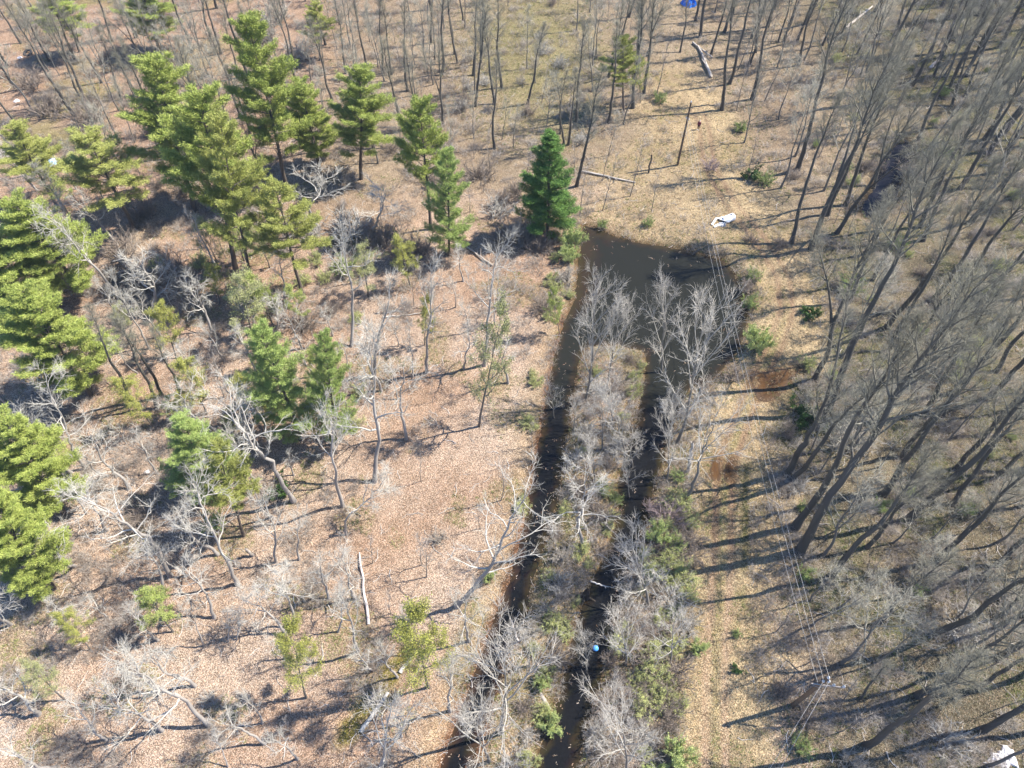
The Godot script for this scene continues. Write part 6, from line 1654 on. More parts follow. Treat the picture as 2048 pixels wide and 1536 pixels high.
	plant("sapling", Vector2(75.9, -86.3), 4.2, Vector2(-0.1, 0.2), 0, -1, [20, 2, 1, 40])
	plant("sapling", Vector2(29.6, -14), 6.4, Vector2(0.4, 0.3), 0, -1, [20, 4, 2, 7])
	plant("sapling", Vector2(73.1, -119.2), 7.7, Vector2(0.4, -0.3), 0, -1, [20, 2, 2, 16])
	plant("sapling", Vector2(28.1, -19.9), 6.2, Vector2(-0.1, -0), 0, -1, [20, 4, 0, 7])
	plant("sapling", Vector2(66.4, -111.1), 5.1, Vector2(-0.3, -0.1), 0, -1, [20, 2, 3, 15])
	plant("sapling", Vector2(36, -27.9), 5.2, Vector2(-0.3, -0.2), 0, -1, [20, 4, 0, 36])
	plant("sapling", Vector2(53.9, -100.8), 3.9, Vector2(-0.3, -0.3), 0, -1, [20, 2, 0, 15])
	plant("sapling", Vector2(65, -57.7), 3.7, Vector2(0.1, 0.3), 0, -1, [20, 4, 0, 40])
	plant("sapling", Vector2(74.8, -106.6), 3, Vector2(-0.1, 0.1), 0, -1, [20, 2, 8, 37])
	plant("sapling", Vector2(58.7, -63.6), 6.3, Vector2(-0.3, -0), 0, -1, [20, 4, 0, 37])
	plant("sapling", Vector2(101.1, -132.8), 5.4, Vector2(0.2, -0.4), 0, -1, [20, 2, 3, 42])
	plant("sapling", Vector2(44.4, -121.3), 3.1, Vector2(-0, 0.2), 0, -1, [20, 2, 1, 3])
	plant("sapling", Vector2(48.3, -83.7), 6, Vector2(-0, -0.3), 0, -1, [20, 2, 0, 32])
	plant("sapling", Vector2(41.1, -34.3), 6, Vector2(0, -0.2), 0, -1, [20, 4, 2, 36])
	plant("sapling", Vector2(77.7, -81.8), 6.3, Vector2(-0.2, 0.3), 0, -1, [20, 2, 0, 37])
	plant("sapling", Vector2(47.2, -94), 4.2, Vector2(-0.2, -0.2), 0, -1, [20, 2, 2, 1])
	plant("sapling", Vector2(36, -21), 4.4, Vector2(-0.3, 0.3), 0, -1, [20, 4, 4, 7])
	plant("sapling", Vector2(81.8, -124.9), 5.3, Vector2(-0.2, -0.3), 0, -1, [20, 2, 5, 16])
	plant("sapling", Vector2(25.8, -22.9), 7.6, Vector2(-0.2, -0.4), 0, -1, [20, 4, 0, 10])
	plant("sapling", Vector2(53.4, -46.9), 6.9, Vector2(0.2, -0.2), 0, -1, [20, 4, 1, 40])
	plant("sapling", Vector2(48.4, -79), 7, Vector2(-0.5, -0.3), 0, -1, [20, 4, 0, 15])
	plant("sapling", Vector2(45.1, -16), 6, Vector2(0.2, 0), 0, -1, [20, 4, 0, 17])
	plant("sapling", Vector2(45.1, -19.5), 7.7, Vector2(-0.5, 0.2), 0, -1, [20, 4, 1, 17])
	plant("sapling", Vector2(41.8, -94.7), 6.4, Vector2(-0.3, -0.3), 0, -1, [20, 2, 1, 1])
	plant("sapling", Vector2(59.4, -39.6), 7.3, Vector2(0.3, 0.1), 0, -1, [20, 4, 0, 45])
	plant("sapling", Vector2(-1, -30.5), 2.5, Vector2(-0.1, -0), 0, -1, [20, 5, 0, 18])
	plant("sapling", Vector2(-22.4, -50.9), 3.3, Vector2(-0.1, -0.1), 0, -1, [20, 5, 0, 34])
	plant("sapling", Vector2(-42.2, -25.1), 3.6, Vector2(-0.2, -0.1), 0, -1, [20, 5, 0, 46])
	plant("sapling", Vector2(-7.9, -32.5), 2.6, Vector2(0, -0.2), 0, -1, [20, 5, 5, 13])
	plant("sapling", Vector2(-41.1, -27.6), 3, Vector2(-0.1, 0.2), 0, -1, [20, 5, 4, 23])
	plant("sapling", Vector2(-0.6, -46.1), 3.9, Vector2(-0.3, -0.2), 0, -1, [20, 5, 1, 31])
	plant("sapling", Vector2(-2.5, -35.7), 2.9, Vector2(-0.1, -0.1), 0, -1, [20, 5, 4, 18])
	plant("sapling", Vector2(-44, -28.7), 2.5, Vector2(0.2, 0.1), 0, -1, [20, 5, 2, 46])
	plant("sapling", Vector2(-6.2, -26), 3.2, Vector2(-0.1, -0), 0, -1, [20, 5, 1, 13])
	plant("sapling", Vector2(-49.8, -37.4), 3.1, Vector2(-0.2, 0.1), 0, -1, [20, 5, 1, 41])
	plant("sapling", Vector2(-41, -30.4), 4.6, Vector2(-0.3, -0.1), 0, -1, [20, 5, 3, 23])
	plant("sapling", Vector2(0.3, -47.8), 4.1, Vector2(0.1, 0.2), 0, -1, [20, 5, 0, 0])
	plant("sapling", Vector2(-41.4, -54.4), 2.6, Vector2(-0, -0.1), 0, -1, [20, 5, 1, 33])
	plant("sapling", Vector2(-46.2, -38.8), 4.4, Vector2(0.1, -0.2), 0, -1, [20, 5, 0, 30])
	plant("sapling", Vector2(-19.8, -37.6), 4.9, Vector2(-0.2, -0.3), 0, -1, [20, 5, 1, 22])
	plant("sapling", Vector2(-27.4, -37.3), 4.5, Vector2(0.2, -0.2), 0, -1, [20, 5, 0, 22])
	plant("sapling", Vector2(-1.6, -41.4), 2.9, Vector2(0.2, 0.1), 0, -1, [20, 5, 3, 31])
	plant("sapling", Vector2(-25.9, -24.8), 4.8, Vector2(-0.1, -0.2), 0, -1, [20, 5, 3, 47])
	plant("sapling", Vector2(-13, -41.8), 2.9, Vector2(-0.1, 0.1), 0, -1, [20, 5, 7, 34])
	plant("sapling", Vector2(-30, -27), 3.5, Vector2(-0.1, 0.1), 0, -1, [20, 5, 1, 23])
	plant("sapling", Vector2(-17.2, -45.8), 2.8, Vector2(-0.2, 0.1), 0, -1, [20, 5, 4, 34])
	plant("sapling", Vector2(-34.4, -48.8), 2.9, Vector2(-0.1, 0), 0, -1, [20, 5, 2, 38])
	plant("sapling", Vector2(-47.3, -44.9), 4.7, Vector2(0.3, 0.2), 0, -1, [20, 5, 0, 41])
	plant("sapling", Vector2(-18.2, -34.9), 3.5, Vector2(-0.1, 0.1), 0, -1, [20, 5, 2, 22])
	plant("sapling", Vector2(-33.8, -12.6), 2.6, Vector2(-0.2, 0.1), 0, -1, [20, 5, 1, 46])
	plant("sapling", Vector2(-40.6, -37.7), 4.7, Vector2(0.1, 0.2), 0, -1, [20, 5, 3, 30])
	plant("sapling", Vector2(-20.8, -26), 3.8, Vector2(-0.2, 0.1), 0, -1, [20, 5, 5, 9])
	plant("sapling", Vector2(-37.6, -23.6), 5, Vector2(0.2, -0.2), 0, -1, [20, 5, 2, 23])
	plant("sapling", Vector2(-16, -28.3), 2.6, Vector2(0, 0.2), 0, -1, [20, 5, 0, 8])
	plant("sapling", Vector2(-30.8, -25.5), 4.7, Vector2(0.3, -0.1), 0, -1, [20, 5, 0, 23])
	plant("sapling", Vector2(10.1, -16.3), 5, Vector2(0.3, 0.1), 0, -1, [20, 6, 1, 7])
	plant("sapling", Vector2(9.6, -18.2), 4.2, Vector2(-0.3, -0.1), 0, -1, [20, 6, 0, 10])
	plant("sapling", Vector2(3.9, -31), 4.1, Vector2(-0.1, 0.2), 0, -1, [20, 6, 0, 13])
	plant("sapling", Vector2(13.3, -57.2), 3.1, Vector2(-0, 0.1), 0, -1, [20, 6, 0, 0])
	plant("sapling", Vector2(13.2, -53.6), 2.8, Vector2(-0, -0), 0, -1, [20, 6, 1, 0])
	plant("sapling", Vector2(10.3, -13.9), 4.5, Vector2(0.1, -0.1), 0, -1, [20, 6, 0, 7])
	plant("sapling", Vector2(8.5, -31.7), 4.4, Vector2(-0.2, 0.2), 0, -1, [20, 6, 1, 36])
	plant("sapling", Vector2(9.2, -12.9), 3.1, Vector2(-0, 0.2), 0, -1, [20, 6, 2, 47])
	plant("sapling", Vector2(7.2, -26.9), 3.6, Vector2(-0.1, 0.1), 0, -1, [20, 6, 0, 18])
	plant("sapling", Vector2(11.8, -26.6), 3, Vector2(-0.1, -0.2), 0, -1, [20, 6, 0, 36])
	plant("sapling", Vector2(8.8, -36.7), 4.3, Vector2(-0.3, 0.2), 0, -1, [20, 6, 3, 5])
	plant("sapling", Vector2(8.7, -14.5), 3.5, Vector2(0.2, 0.2), 0, -1, [20, 6, 1, 47])
	plant("sapling", Vector2(13.6, -46.8), 4, Vector2(0, -0), 0, -1, [20, 6, 0, 35])
	plant("sapling", Vector2(9.3, -52.9), 2.6, Vector2(-0.1, -0), 0, -1, [20, 6, 0, 34])
	plant("sapling", Vector2(5.9, -27.2), 3.3, Vector2(0, 0.1), 0, -1, [20, 6, 1, 19])
	plant("sapling", Vector2(10.6, -40.3), 4.3, Vector2(-0.3, -0.1), 0, -1, [20, 6, 1, 35])
	plant("sapling", Vector2(7, -28.5), 3.7, Vector2(-0.2, 0.2), 0, -1, [20, 6, 1, 18])
	plant("sapling", Vector2(12.2, -51.2), 4.2, Vector2(0, -0.1), 0, -1, [20, 6, 2, 35])
	plant("sapling", Vector2(6.9, -34.5), 4.9, Vector2(-0.2, -0.2), 0, -1, [20, 6, 2, 22])
	plant("sapling", Vector2(7.3, -40.3), 4.2, Vector2(-0, -0.3), 0, -1, [20, 6, 0, 31])
	plant("sapling", Vector2(5.7, -29.9), 4.3, Vector2(0.3, -0.2), 0, -1, [20, 6, 1, 13])
	plant("sapling", Vector2(8.4, -38.8), 4.4, Vector2(-0.2, -0.2), 0, -1, [20, 6, 2, 31])
	plant("sapling", Vector2(7.8, -32.9), 3.8, Vector2(0.2, 0.2), 0, -1, [20, 6, 5, 36])
	plant("sapling", Vector2(3.7, -17.5), 3.8, Vector2(0.3, 0), 0, -1, [20, 6, 0, 19])
	plant("silver", Vector2(-28, -27.8), 17.6, Vector2(1.5, -1.8), 0.19, -1, [1, 5, 7, 23])
	plant("silver", Vector2(-18.5, -36.6), 18, Vector2(2, -1), 0.14, -1, [1, 5, 3, 22])
	plant("silver", Vector2(-15.4, -39.7), 21.6, Vector2(2.7, -1.1), 0.14, -1, [1, 5, 7, 13])
	plant("silver", Vector2(-17.2, -54.5), 15, Vector2(3.4, -1.3), 0.25, -1, [1, 5, 10, 26])
	plant("silver", Vector2(-20.8, -59.7), 17.6, Vector2(3.5, -1.5), 0.20, -1, [1, 5, 1, 26])
	plant("silver", Vector2(-12.3, -45.2), 12.3, Vector2(3, -0.9), 0.27, -1, [1, 5, 3, 31])
	plant("silver", Vector2(-10.7, -55.4), 16.7, Vector2(1.8, -0.4), 0.14, -1, [1, 5, 4, 31])
	plant("silver", Vector2(-3.5, -56.5), 19.4, Vector2(2.2, -0.2), 0.17, -1, [1, 5, 1, 35])
	plant("silver", Vector2(-12.4, -54.7), 9, Vector2(0.7, -0.1), 0.19, -1, [1, 5, 5, 31])
	plant("silver", Vector2(-22.2, -30.4), 8.9, Vector2(1.8, -1.3), 0.22, -1, [1, 5, 4, 22])
	plant("silver", Vector2(-24.6, -30.2), 12.8, Vector2(1.6, -1.4), 0.11, -1, [1, 5, 6, 22])
	plant("silver", Vector2(-17, -22.9), 9, Vector2(1.9, -1.3), 0.18, -1, [1, 5, 2, 8])
	plant("silver", Vector2(-14.8, -21), 13.4, Vector2(1.4, -0.9), 0.13, -1, [1, 5, 2, 9])
	plant("silver", Vector2(-5.7, -15.8), 13, Vector2(0.6, -0.2), 0.12, -1, [1, 5, 1, 19])
	plant("silver", Vector2(-4.2, -22), 11.9, Vector2(0.3, -0.1), 0.08, -1, [1, 5, 0, 13])
	plant("silver", Vector2(-10.8, -18.7), 9.7, Vector2(-0.1, 0), 0.11, -1, [1, 5, 1, 9])
	plant("silver", Vector2(-34.5, -22.2), 7.7, Vector2(0.1, -0.2), 0.27, -1, [1, 5, 2, 23])
	plant("silver", Vector2(-29.9, -21.7), 7.6, Vector2(0.4, -0.7), 0.13, -1, [1, 5, 4, 23])
	plant("silver", Vector2(-27.6, -22.1), 5, Vector2(0.8, -1), 0.26, -1, [1, 5, 8, 23])
	plant("silver", Vector2(-26.9, -22.3), 4.4, Vector2(0.7, -0.9), 0.34, -1, [1, 5, 9, 23])
	plant("silver", Vector2(-27.5, -14.5), 17, Vector2(0.1, -0.2), 0.19, -1, [1, 5, 5, 47])
	plant("silver", Vector2(-22.7, -14.7), 8.5, Vector2(0.5, -0.8), 0.18, -1, [1, 5, 2, 47])
	plant("silver", Vector2(-22.1, -13), 8.7, Vector2(-0.1, 0.2), 0.24, -1, [1, 5, 1, 47])
	plant("silver", Vector2(-19, -11.8), 9.1, Vector2(0.3, -0.4), 0.20, -1, [1, 5, 0, 47])
	plant("silver", Vector2(-25, -11.2), 6, Vector2(0.5, -1.4), 0.17, -1, [1, 5, 3, 47])
	plant("silver", Vector2(-11.9, -10.1), 17.6, Vector2(1.6, -1.5), 0.16, -1, [1, 5, 4, 47])
	plant("silver", Vector2(-43.4, -15.5), 6.7, Vector2(0, -1.7), 0.55, -1, [1, 5, 0, 46])
	plant("silver", Vector2(-43.7, -24.5), 4.7, Vector2(0, -0.1), 0.41, -1, [1, 5, 3, 46])
	plant("silver", Vector2(-53.5, -67.9), 15.4, Vector2(-0.6, 1), 0.25, -1, [1, 3, 2, 33])
	plant("silver", Vector2(-47.7, -65.1), 10.3, Vector2(1.1, -1.3), 0.43, -1, [1, 3, 1, 23])
	plant("silver", Vector2(-46.6, -59), 12.4, Vector2(0.1, -0.1), 0.19, -1, [1, 5, 1, 33])
	plant("silver", Vector2(-28.6, -82.3), 10.4, Vector2(2.3, -1.1), 0.48, -1, [1, 3, 1, 26])
	plant("silver", Vector2(-20.6, -81.2), 9.1, Vector2(2.1, -0.8), 0.51, -1, [1, 3, 0, 26])
	plant("silver", Vector2(-41.1, -71.8), 11.1, Vector2(0.4, -0.4), 0.27, -1, [1, 3, 0, 14])
	plant("silver", Vector2(-36.3, -13.3), 7.5, Vector2(0.2, -1.6), 0.34, -1, [1, 5, 4, 46])
	plant("silver", Vector2(-63, -67.2), 9.6, Vector2(-0.4, 0.2), 0, -1, [1, 3, 0, 27])
	plant("silver", Vector2(-43.3, -33.8), 8.7, Vector2(0.5, 0.5), 0, -1, [1, 5, 9, 30])
	plant("silver", Vector2(-18.7, -19.3), 4.3, Vector2(0, -0.1), 0, -1, [1, 5, 4, 9])
	plant("silver", Vector2(-42.6, -38.7), 9.9, Vector2(0.1, -0.2), 0, -1, [1, 5, 4, 30])
	plant("silver", Vector2(-36.9, -45.5), 6.7, Vector2(0.4, 0.1), 0, -1, [1, 5, 15, 33])
	plant("silver", Vector2(-2.3, -63.5), 5.7, Vector2(0.3, -0.4), 0, -1, [1, 5, 0, 6])
	plant("silver", Vector2(-45.3, -65.8), 4.1, Vector2(-0.1, -0.2), 0, -1, [1, 3, 1, 22])
	plant("silver", Vector2(-29.7, -17.9), 9, Vector2(-0.3, 0.4), 0, -1, [1, 5, 10, 47])
	plant("silver", Vector2(-20.8, -56), 4.6, Vector2(0.3, -0.1), 0, -1, [1, 5, 6, 34])
	plant("silver", Vector2(-46.9, -55), 6.3, Vector2(-0.1, 0.1), 0, -1, [1, 5, 3, 33])
	plant("silver", Vector2(-51.9, -38.1), 6.8, Vector2(0.2, -0.4), 0, -1, [1, 5, 5, 30])
	plant("silver", Vector2(-46.3, -35.7), 5.4, Vector2(-0, -0.3), 0, -1, [1, 5, 2, 30])
	plant("silver", Vector2(-6.1, -55.9), 7.6, Vector2(0.4, -0.4), 0, -1, [1, 5, 1, 31])
	plant("silver", Vector2(-53.9, -42.2), 9, Vector2(-0.6, 0.1), 0, -1, [1, 5, 3, 30])
	plant("silver", Vector2(-18.1, -59.5), 4.7, Vector2(0.3, -0.2), 0, -1, [1, 5, 2, 26])
	plant("silver", Vector2(-7.6, -66.5), 5, Vector2(0.1, -0), 0, -1, [1, 3, 0, 31])
	plant("silver", Vector2(-5.6, -62.3), 5.7, Vector2(-0.2, 0.4), 0, -1, [1, 5, 1, 24])
	plant("silver", Vector2(-30.8, -61.2), 7.9, Vector2(0.1, 0.3), 0, -1, [1, 5, 0, 38])
	plant("silver", Vector2(-48.5, -68.4), 6.4, Vector2(-0.1, -0.4), 0, -1, [1, 3, 3, 33])
	plant("silver", Vector2(-24.9, -54.6), 7.2, Vector2(0.2, -0.2), 0, -1, [1, 5, 5, 34])
	plant("silver", Vector2(-62.5, -71.3), 8.2, Vector2(-0.6, -0.3), 0, -1, [1, 3, 1, 27])
	plant("silver", Vector2(-30.6, -50.1), 4.5, Vector2(-0.2, -0.3), 0, -1, [1, 5, 7, 38])
	plant("silver", Vector2(-45.3, -29.7), 8.2, Vector2(0.4, 0.3), 0, -1, [1, 5, 7, 46])
	plant("silver", Vector2(-27.2, -59.4), 7.5, Vector2(-0.4, 0.1), 0, -1, [1, 5, 1, 34])
	plant("silver", Vector2(-22.1, -22.8), 8.3, Vector2(-0.3, -0.2), 0, -1, [1, 5, 9, 8])
	plant("silver", Vector2(-19.9, -49.9), 5.4, Vector2(0.2, 0.2), 0, -1, [1, 5, 14, 34])
	plant("silver", Vector2(-21.8, -20.4), 4.4, Vector2(-0.1, -0), 0, -1, [1, 5, 7, 47])
	plant("silver", Vector2(-21.9, -47.2), 8.5, Vector2(0.3, -0.1), 0, -1, [1, 5, 8, 22])
	plant("silver", Vector2(-50, -40.9), 9.8, Vector2(-0.6, -0.3), 0, -1, [1, 5, 0, 30])
	plant("silver", Vector2(-14.7, -59.7), 4.4, Vector2(-0.2, 0), 0, -1, [1, 5, 3, 26])
	plant("silver", Vector2(-39.4, -61.8), 9.5, Vector2(-0.1, 0.2), 0, -1, [1, 5, 1, 14])
	plant("silver", Vector2(-15.8, -26.3), 9.2, Vector2(0.1, -0.1), 0, -1, [1, 5, 0, 8])
	plant("silver", Vector2(-34.1, -63.3), 6, Vector2(0.2, 0.2), 0, -1, [1, 5, 0, 14])
	plant("silver", Vector2(-13.9, -51.1), 5, Vector2(-0.1, 0.1), 0, -1, [1, 5, 6, 31])
	plant("silver", Vector2(-24.6, -40.4), 4.7, Vector2(0.3, 0.2), 0, -1, [1, 5, 0, 22])
	plant("silver", Vector2(-40.2, -24.4), 5.2, Vector2(-0.3, 0.2), 0, -1, [1, 5, 6, 23])
	plant("silver", Vector2(-1.8, -68.2), 4.7, Vector2(-0.3, 0.1), 0, -1, [1, 3, 0, 6])
	plant("silver", Vector2(-23.5, -61.6), 5.1, Vector2(0.1, 0.1), 0, -1, [1, 5, 0, 34])
	plant("silver", Vector2(-29.6, -24.4), 8.8, Vector2(0.4, 0), 0, -1, [1, 5, 3, 23])
	plant("silver", Vector2(-31.6, -14.1), 9.6, Vector2(0.3, -0.5), 0, -1, [1, 5, 10, 46])
	plant("silver", Vector2(-28.2, -44.7), 9.6, Vector2(-0, 0.4), 0, -1, [1, 5, 5, 22])
	plant("silver", Vector2(-36.5, -57), 6.8, Vector2(-0, -0.2), 0, -1, [1, 5, 4, 38])
	plant("silver", Vector2(-58.4, -54.1), 5.7, Vector2(0.1, 0.1), 0, -1, [1, 5, 1, 41])
	plant("silver", Vector2(-50.2, -31.5), 7, Vector2(-0.4, 0.3), 0, -1, [1, 5, 8, 46])
	plant("silver", Vector2(-18.4, -26.2), 8.4, Vector2(0.1, -0.2), 0, -1, [1, 5, 1, 8])
	plant("silver", Vector2(-53, -65.3), 6, Vector2(-0.3, 0.1), 0, -1, [1, 3, 1, 30])
	plant("silver", Vector2(-6.8, -71.4), 6.4, Vector2(-0.3, -0.4), 0, -1, [1, 3, 0, 24])
	plant("silver", Vector2(-26.1, -35.2), 8, Vector2(-0, 0.3), 0, -1, [1, 5, 1, 22])
	plant("silver", Vector2(-13.1, -19.3), 5.9, Vector2(-0.4, 0.1), 0, -1, [1, 5, 0, 9])
	plant("silver", Vector2(-22.3, -71.4), 6.1, Vector2(0.3, 0.4), 0, -1, [1, 3, 1, 34])
	plant("silver", Vector2(-53, -71.6), 4.5, Vector2(-0.1, -0), 0, -1, [1, 3, 1, 33])
	plant("silver", Vector2(-25.3, -48.3), 9.7, Vector2(-0.2, -0.5), 0, -1, [1, 5, 10, 38])
	plant("silver", Vector2(-31.9, -54.7), 7.9, Vector2(0.2, -0.3), 0, -1, [1, 5, 2, 38])
	plant("silver", Vector2(-32.9, -17.3), 9, Vector2(0, -0.6), 0, -1, [1, 5, 9, 46])
	plant("silver", Vector2(-54.7, -44.7), 4.4, Vector2(0.1, -0.2), 0, -1, [1, 5, 5, 41])
	plant("silver", Vector2(-16.1, -52.4), 9.6, Vector2(0.1, 0.2), 0, -1, [1, 5, 10, 31])
	plant("silver", Vector2(-33, -35.7), 7.9, Vector2(0.2, -0.4), 0, -1, [1, 5, 10, 23])
	plant("silver", Vector2(-10.1, -22.9), 5.3, Vector2(-0.4, -0.1), 0, -1, [1, 5, 1, 13])
	plant("silver", Vector2(-0.5, -53.8), 8.5, Vector2(-0.1, 0.5), 0, -1, [1, 5, 0, 31])
	plant("silver", Vector2(-34.6, -46.3), 9.7, Vector2(0, -0.1), 0, -1, [1, 5, 14, 38])
	plant("silver", Vector2(-50, -64.3), 5.2, Vector2(0, -0.3), 0, -1, [1, 3, 0, 30])
	plant("silver", Vector2(-35.4, -26.8), 8.8, Vector2(-0, -0.3), 0, -1, [1, 5, 0, 23])
	plant("silver", Vector2(-40.1, -40.8), 6.6, Vector2(-0.1, -0.5), 0, -1, [1, 5, 12, 30])
	plant("silver", Vector2(-44.9, -44.7), 4.6, Vector2(-0.3, -0), 0, -1, [1, 5, 6, 30])
	plant("silver", Vector2(-9.9, -13.6), 5.6, Vector2(-0, 0.3), 0, -1, [1, 5, 2, 17])
	plant("silver", Vector2(-28.9, -39.8), 8.8, Vector2(0.3, -0.5), 0, -1, [1, 5, 2, 22])
	plant("silver", Vector2(-30.8, -67.8), 8, Vector2(0.2, -0.1), 0, -1, [1, 3, 0, 34])
	plant("silver", Vector2(-30.8, -31), 9.8, Vector2(0.2, 0), 0, -1, [1, 5, 5, 23])
	plant("silver", Vector2(-41.2, -36.1), 5.6, Vector2(0.1, 0.2), 0, -1, [1, 5, 8, 30])
	plant("silver", Vector2(-45.8, -61.1), 7.2, Vector2(-0.3, 0.3), 0, -1, [1, 5, 0, 33])
	plant("silver", Vector2(-50.9, -35.1), 9.2, Vector2(0.2, -0.1), 0, -1, [1, 5, 10, 30])
	plant("silver", Vector2(-39.9, -11.1), 9.7, Vector2(0.5, 0.3), 0, -1, [1, 5, 2, 46])
	plant("silver", Vector2(-1.6, -61.1), 4.6, Vector2(0.1, 0.2), 0, -1, [1, 5, 0, 0])
	plant("silver", Vector2(-37.4, -51.5), 9.2, Vector2(0.6, -0.3), 0, -1, [1, 5, 7, 33])
	plant("silver", Vector2(-30.3, -45.5), 9.4, Vector2(0.4, -0.3), 0, -1, [1, 5, 7, 22])
	plant("silver", Vector2(-33.4, -28.7), 6.5, Vector2(0.1, 0.1), 0, -1, [1, 5, 1, 23])
	plant("silver", Vector2(-43.5, -68.6), 7.4, Vector2(-0.3, -0.2), 0, -1, [1, 3, 1, 14])
	plant("silver", Vector2(-54.4, -50), 8.9, Vector2(0.1, -0.2), 0, -1, [1, 5, 3, 27])
	plant("silver", Vector2(-36.5, -16.1), 5, Vector2(-0.2, 0), 0, -1, [1, 5, 5, 46])
	plant("silver", Vector2(-45.5, -40.4), 6.3, Vector2(0, 0), 0, -1, [1, 5, 1, 30])
	plant("silver", Vector2(-72.9, -81.2), 10.8, Vector2(-0.7, 0.5), 0, -1, [1, 3, 2, 12])
	plant("silver", Vector2(-57.6, -79.1), 9.4, Vector2(0.2, 0.4), 0, -1, [1, 3, 0, 33])
	plant("silver", Vector2(-59.3, -47), 10.5, Vector2(0.5, 0.1), 0, -1, [1, 5, 2, 41])
	plant("silver", Vector2(-65.6, -55.2), 8.1, Vector2(0.6, 0.4), 0, -1, [1, 5, 0, 41])
	plant("silver", Vector2(-70.5, -61.6), 8.6, Vector2(-0.2, 0.2), 0, -1, [1, 5, 0, 27])
	plant("silver", Vector2(-49.3, -23.6), 8.1, Vector2(0.5, -0.3), 0, -1, [1, 5, 1, 46])
	plant("silver", Vector2(-69.1, -74.6), 11, Vector2(0.5, -0.1), 0, -1, [1, 3, 2, 27])
	plant("silver", Vector2(-74.1, -91.4), 9.6, Vector2(-0.5, -0.3), 0, -1, [1, 3, 0, 12])
	plant("silver", Vector2(-62.7, -78.6), 8.2, Vector2(0.6, -0.2), 0, -1, [1, 3, 3, 27])
	plant("silver", Vector2(-68.1, -91.6), 6.2, Vector2(-0.1, -0.4), 0, -1, [1, 3, 0, 39])
	plant("young", Vector2(-6.7, -119.4), 13, Vector2(-0.2, 0.8), 0, -1, [19, 0, 2, 6])
	plant("young", Vector2(-23.9, -108.6), 8.7, Vector2(-0.2, 0.5), 0, -1, [13, 0, 1, 14])
	plant("young", Vector2(-10.8, -178.7), 11.3, Vector2(0.5, -0.6), 0, -1, [19, 0, 14, 44])
	plant("young", Vector2(6.8, -165.9), 11.7, Vector2(0.2, -0.3), 0, -1, [19, 0, 3, 24])
	plant("young", Vector2(-47.4, -144.8), 7.5, Vector2(0.5, 0.4), 0, -1, [13, 1, 1, 44])
	plant("young", Vector2(17.8, -182.9), 7.8, Vector2(0.2, 0.3), 0, -1, [13, 0, 15, 42])
	plant("young", Vector2(11.2, -107.8), 7.1, Vector2(-0.4, 0.3), 0, -1, [13, 0, 1, 28])
	plant("young", Vector2(15.3, -128.9), 13, Vector2(-0.7, -0.3), 0, -1, [19, 0, 2, 2])
	plant("young", Vector2(-31.3, -146.4), 13.9, Vector2(-0.9, -0.1), 0, -1, [19, 0, 0, 44])
	plant("young", Vector2(5.3, -101.3), 12.9, Vector2(0.4, 0.1), 0, -1, [19, 0, 0, 6])
	plant("young", Vector2(-15.3, -124.6), 7.7, Vector2(-0.2, -0.4), 0, -1, [13, 0, 7, 26])
	plant("young", Vector2(14.5, -120.5), 11, Vector2(-0.2, -0.4), 0, -1, [13, 0, 3, 28])
	plant("young", Vector2(-9.9, -175.8), 10.8, Vector2(-0, 0.6), 0, -1, [13, 0, 13, 44])
	plant("young", Vector2(12.9, -142.3), 13.9, Vector2(0.6, -0.7), 0, -1, [19, 0, 0, 24])
	plant("young", Vector2(-44.5, -180.8), 7, Vector2(-0.2, -0.1), 0, -1, [13, 0, 0, 39])
	plant("young", Vector2(-38, -183.1), 8.7, Vector2(-0.2, -0.1), 0, -1, [13, 0, 4, 44])
	plant("young", Vector2(-20.7, -146.4), 12.9, Vector2(0.4, -0), 0, -1, [19, 0, 1, 44])
	plant("young", Vector2(23.5, -168.2), 10.9, Vector2(-0.6, -0.3), 0, -1, [13, 0, 5, 11])
	plant("young", Vector2(-36.5, -109.3), 9.4, Vector2(-0.4, 0.5), 0, -1, [13, 1, 0, 26])
	plant("young", Vector2(14.8, -161.1), 8.9, Vector2(0.2, 0.2), 0, -1, [13, 0, 4, 24])
	plant("young", Vector2(-32.5, -165.3), 9.5, Vector2(0.5, 0.2), 0, -1, [13, 0, 0, 44])
	plant("young", Vector2(-8.2, -180), 11, Vector2(0.2, -0.6), 0, -1, [13, 0, 14, 44])
	plant("young", Vector2(-26, -108.5), 12, Vector2(-0, -0.1), 0, -1, [19, 0, 1, 14])
	plant("young", Vector2(-13.6, -143.2), 10.3, Vector2(0, -0.3), 0, -1, [13, 0, 8, 44])
	plant("young", Vector2(-33.9, -135.2), 10.5, Vector2(0, -0.2), 0, -1, [13, 0, 0, 20])
	plant("young", Vector2(28.3, -150.7), 9.2, Vector2(0.3, -0), 0, -1, [13, 0, 1, 11])
	plant("young", Vector2(-32.3, -142.1), 9.7, Vector2(0.6, -0.1), 0, -1, [13, 0, 2, 44])
	plant("young", Vector2(-1.7, -105.3), 7.3, Vector2(0.5, 0), 0, -1, [13, 0, 2, 6])
	plant("young", Vector2(-17.3, -118.6), 13.4, Vector2(-0.2, -0.4), 0, -1, [19, 0, 6, 26])
	plant("young", Vector2(22.7, -156.9), 10.4, Vector2(0.7, -0.6), 0, -1, [13, 0, 4, 11])
	plant("young", Vector2(20.2, -132.2), 8.1, Vector2(-0, -0.5), 0, -1, [13, 0, 4, 3])
	plant("young", Vector2(20.8, -164.9), 10.3, Vector2(-0.6, -0.3), 0, -1, [13, 0, 8, 11])
	plant("young", Vector2(-37.5, -155), 10.6, Vector2(0.1, -0.1), 0, -1, [13, 0, 1, 39])
	plant("young", Vector2(20.2, -134.5), 10.2, Vector2(0, 0.4), 0, -1, [13, 0, 6, 25])
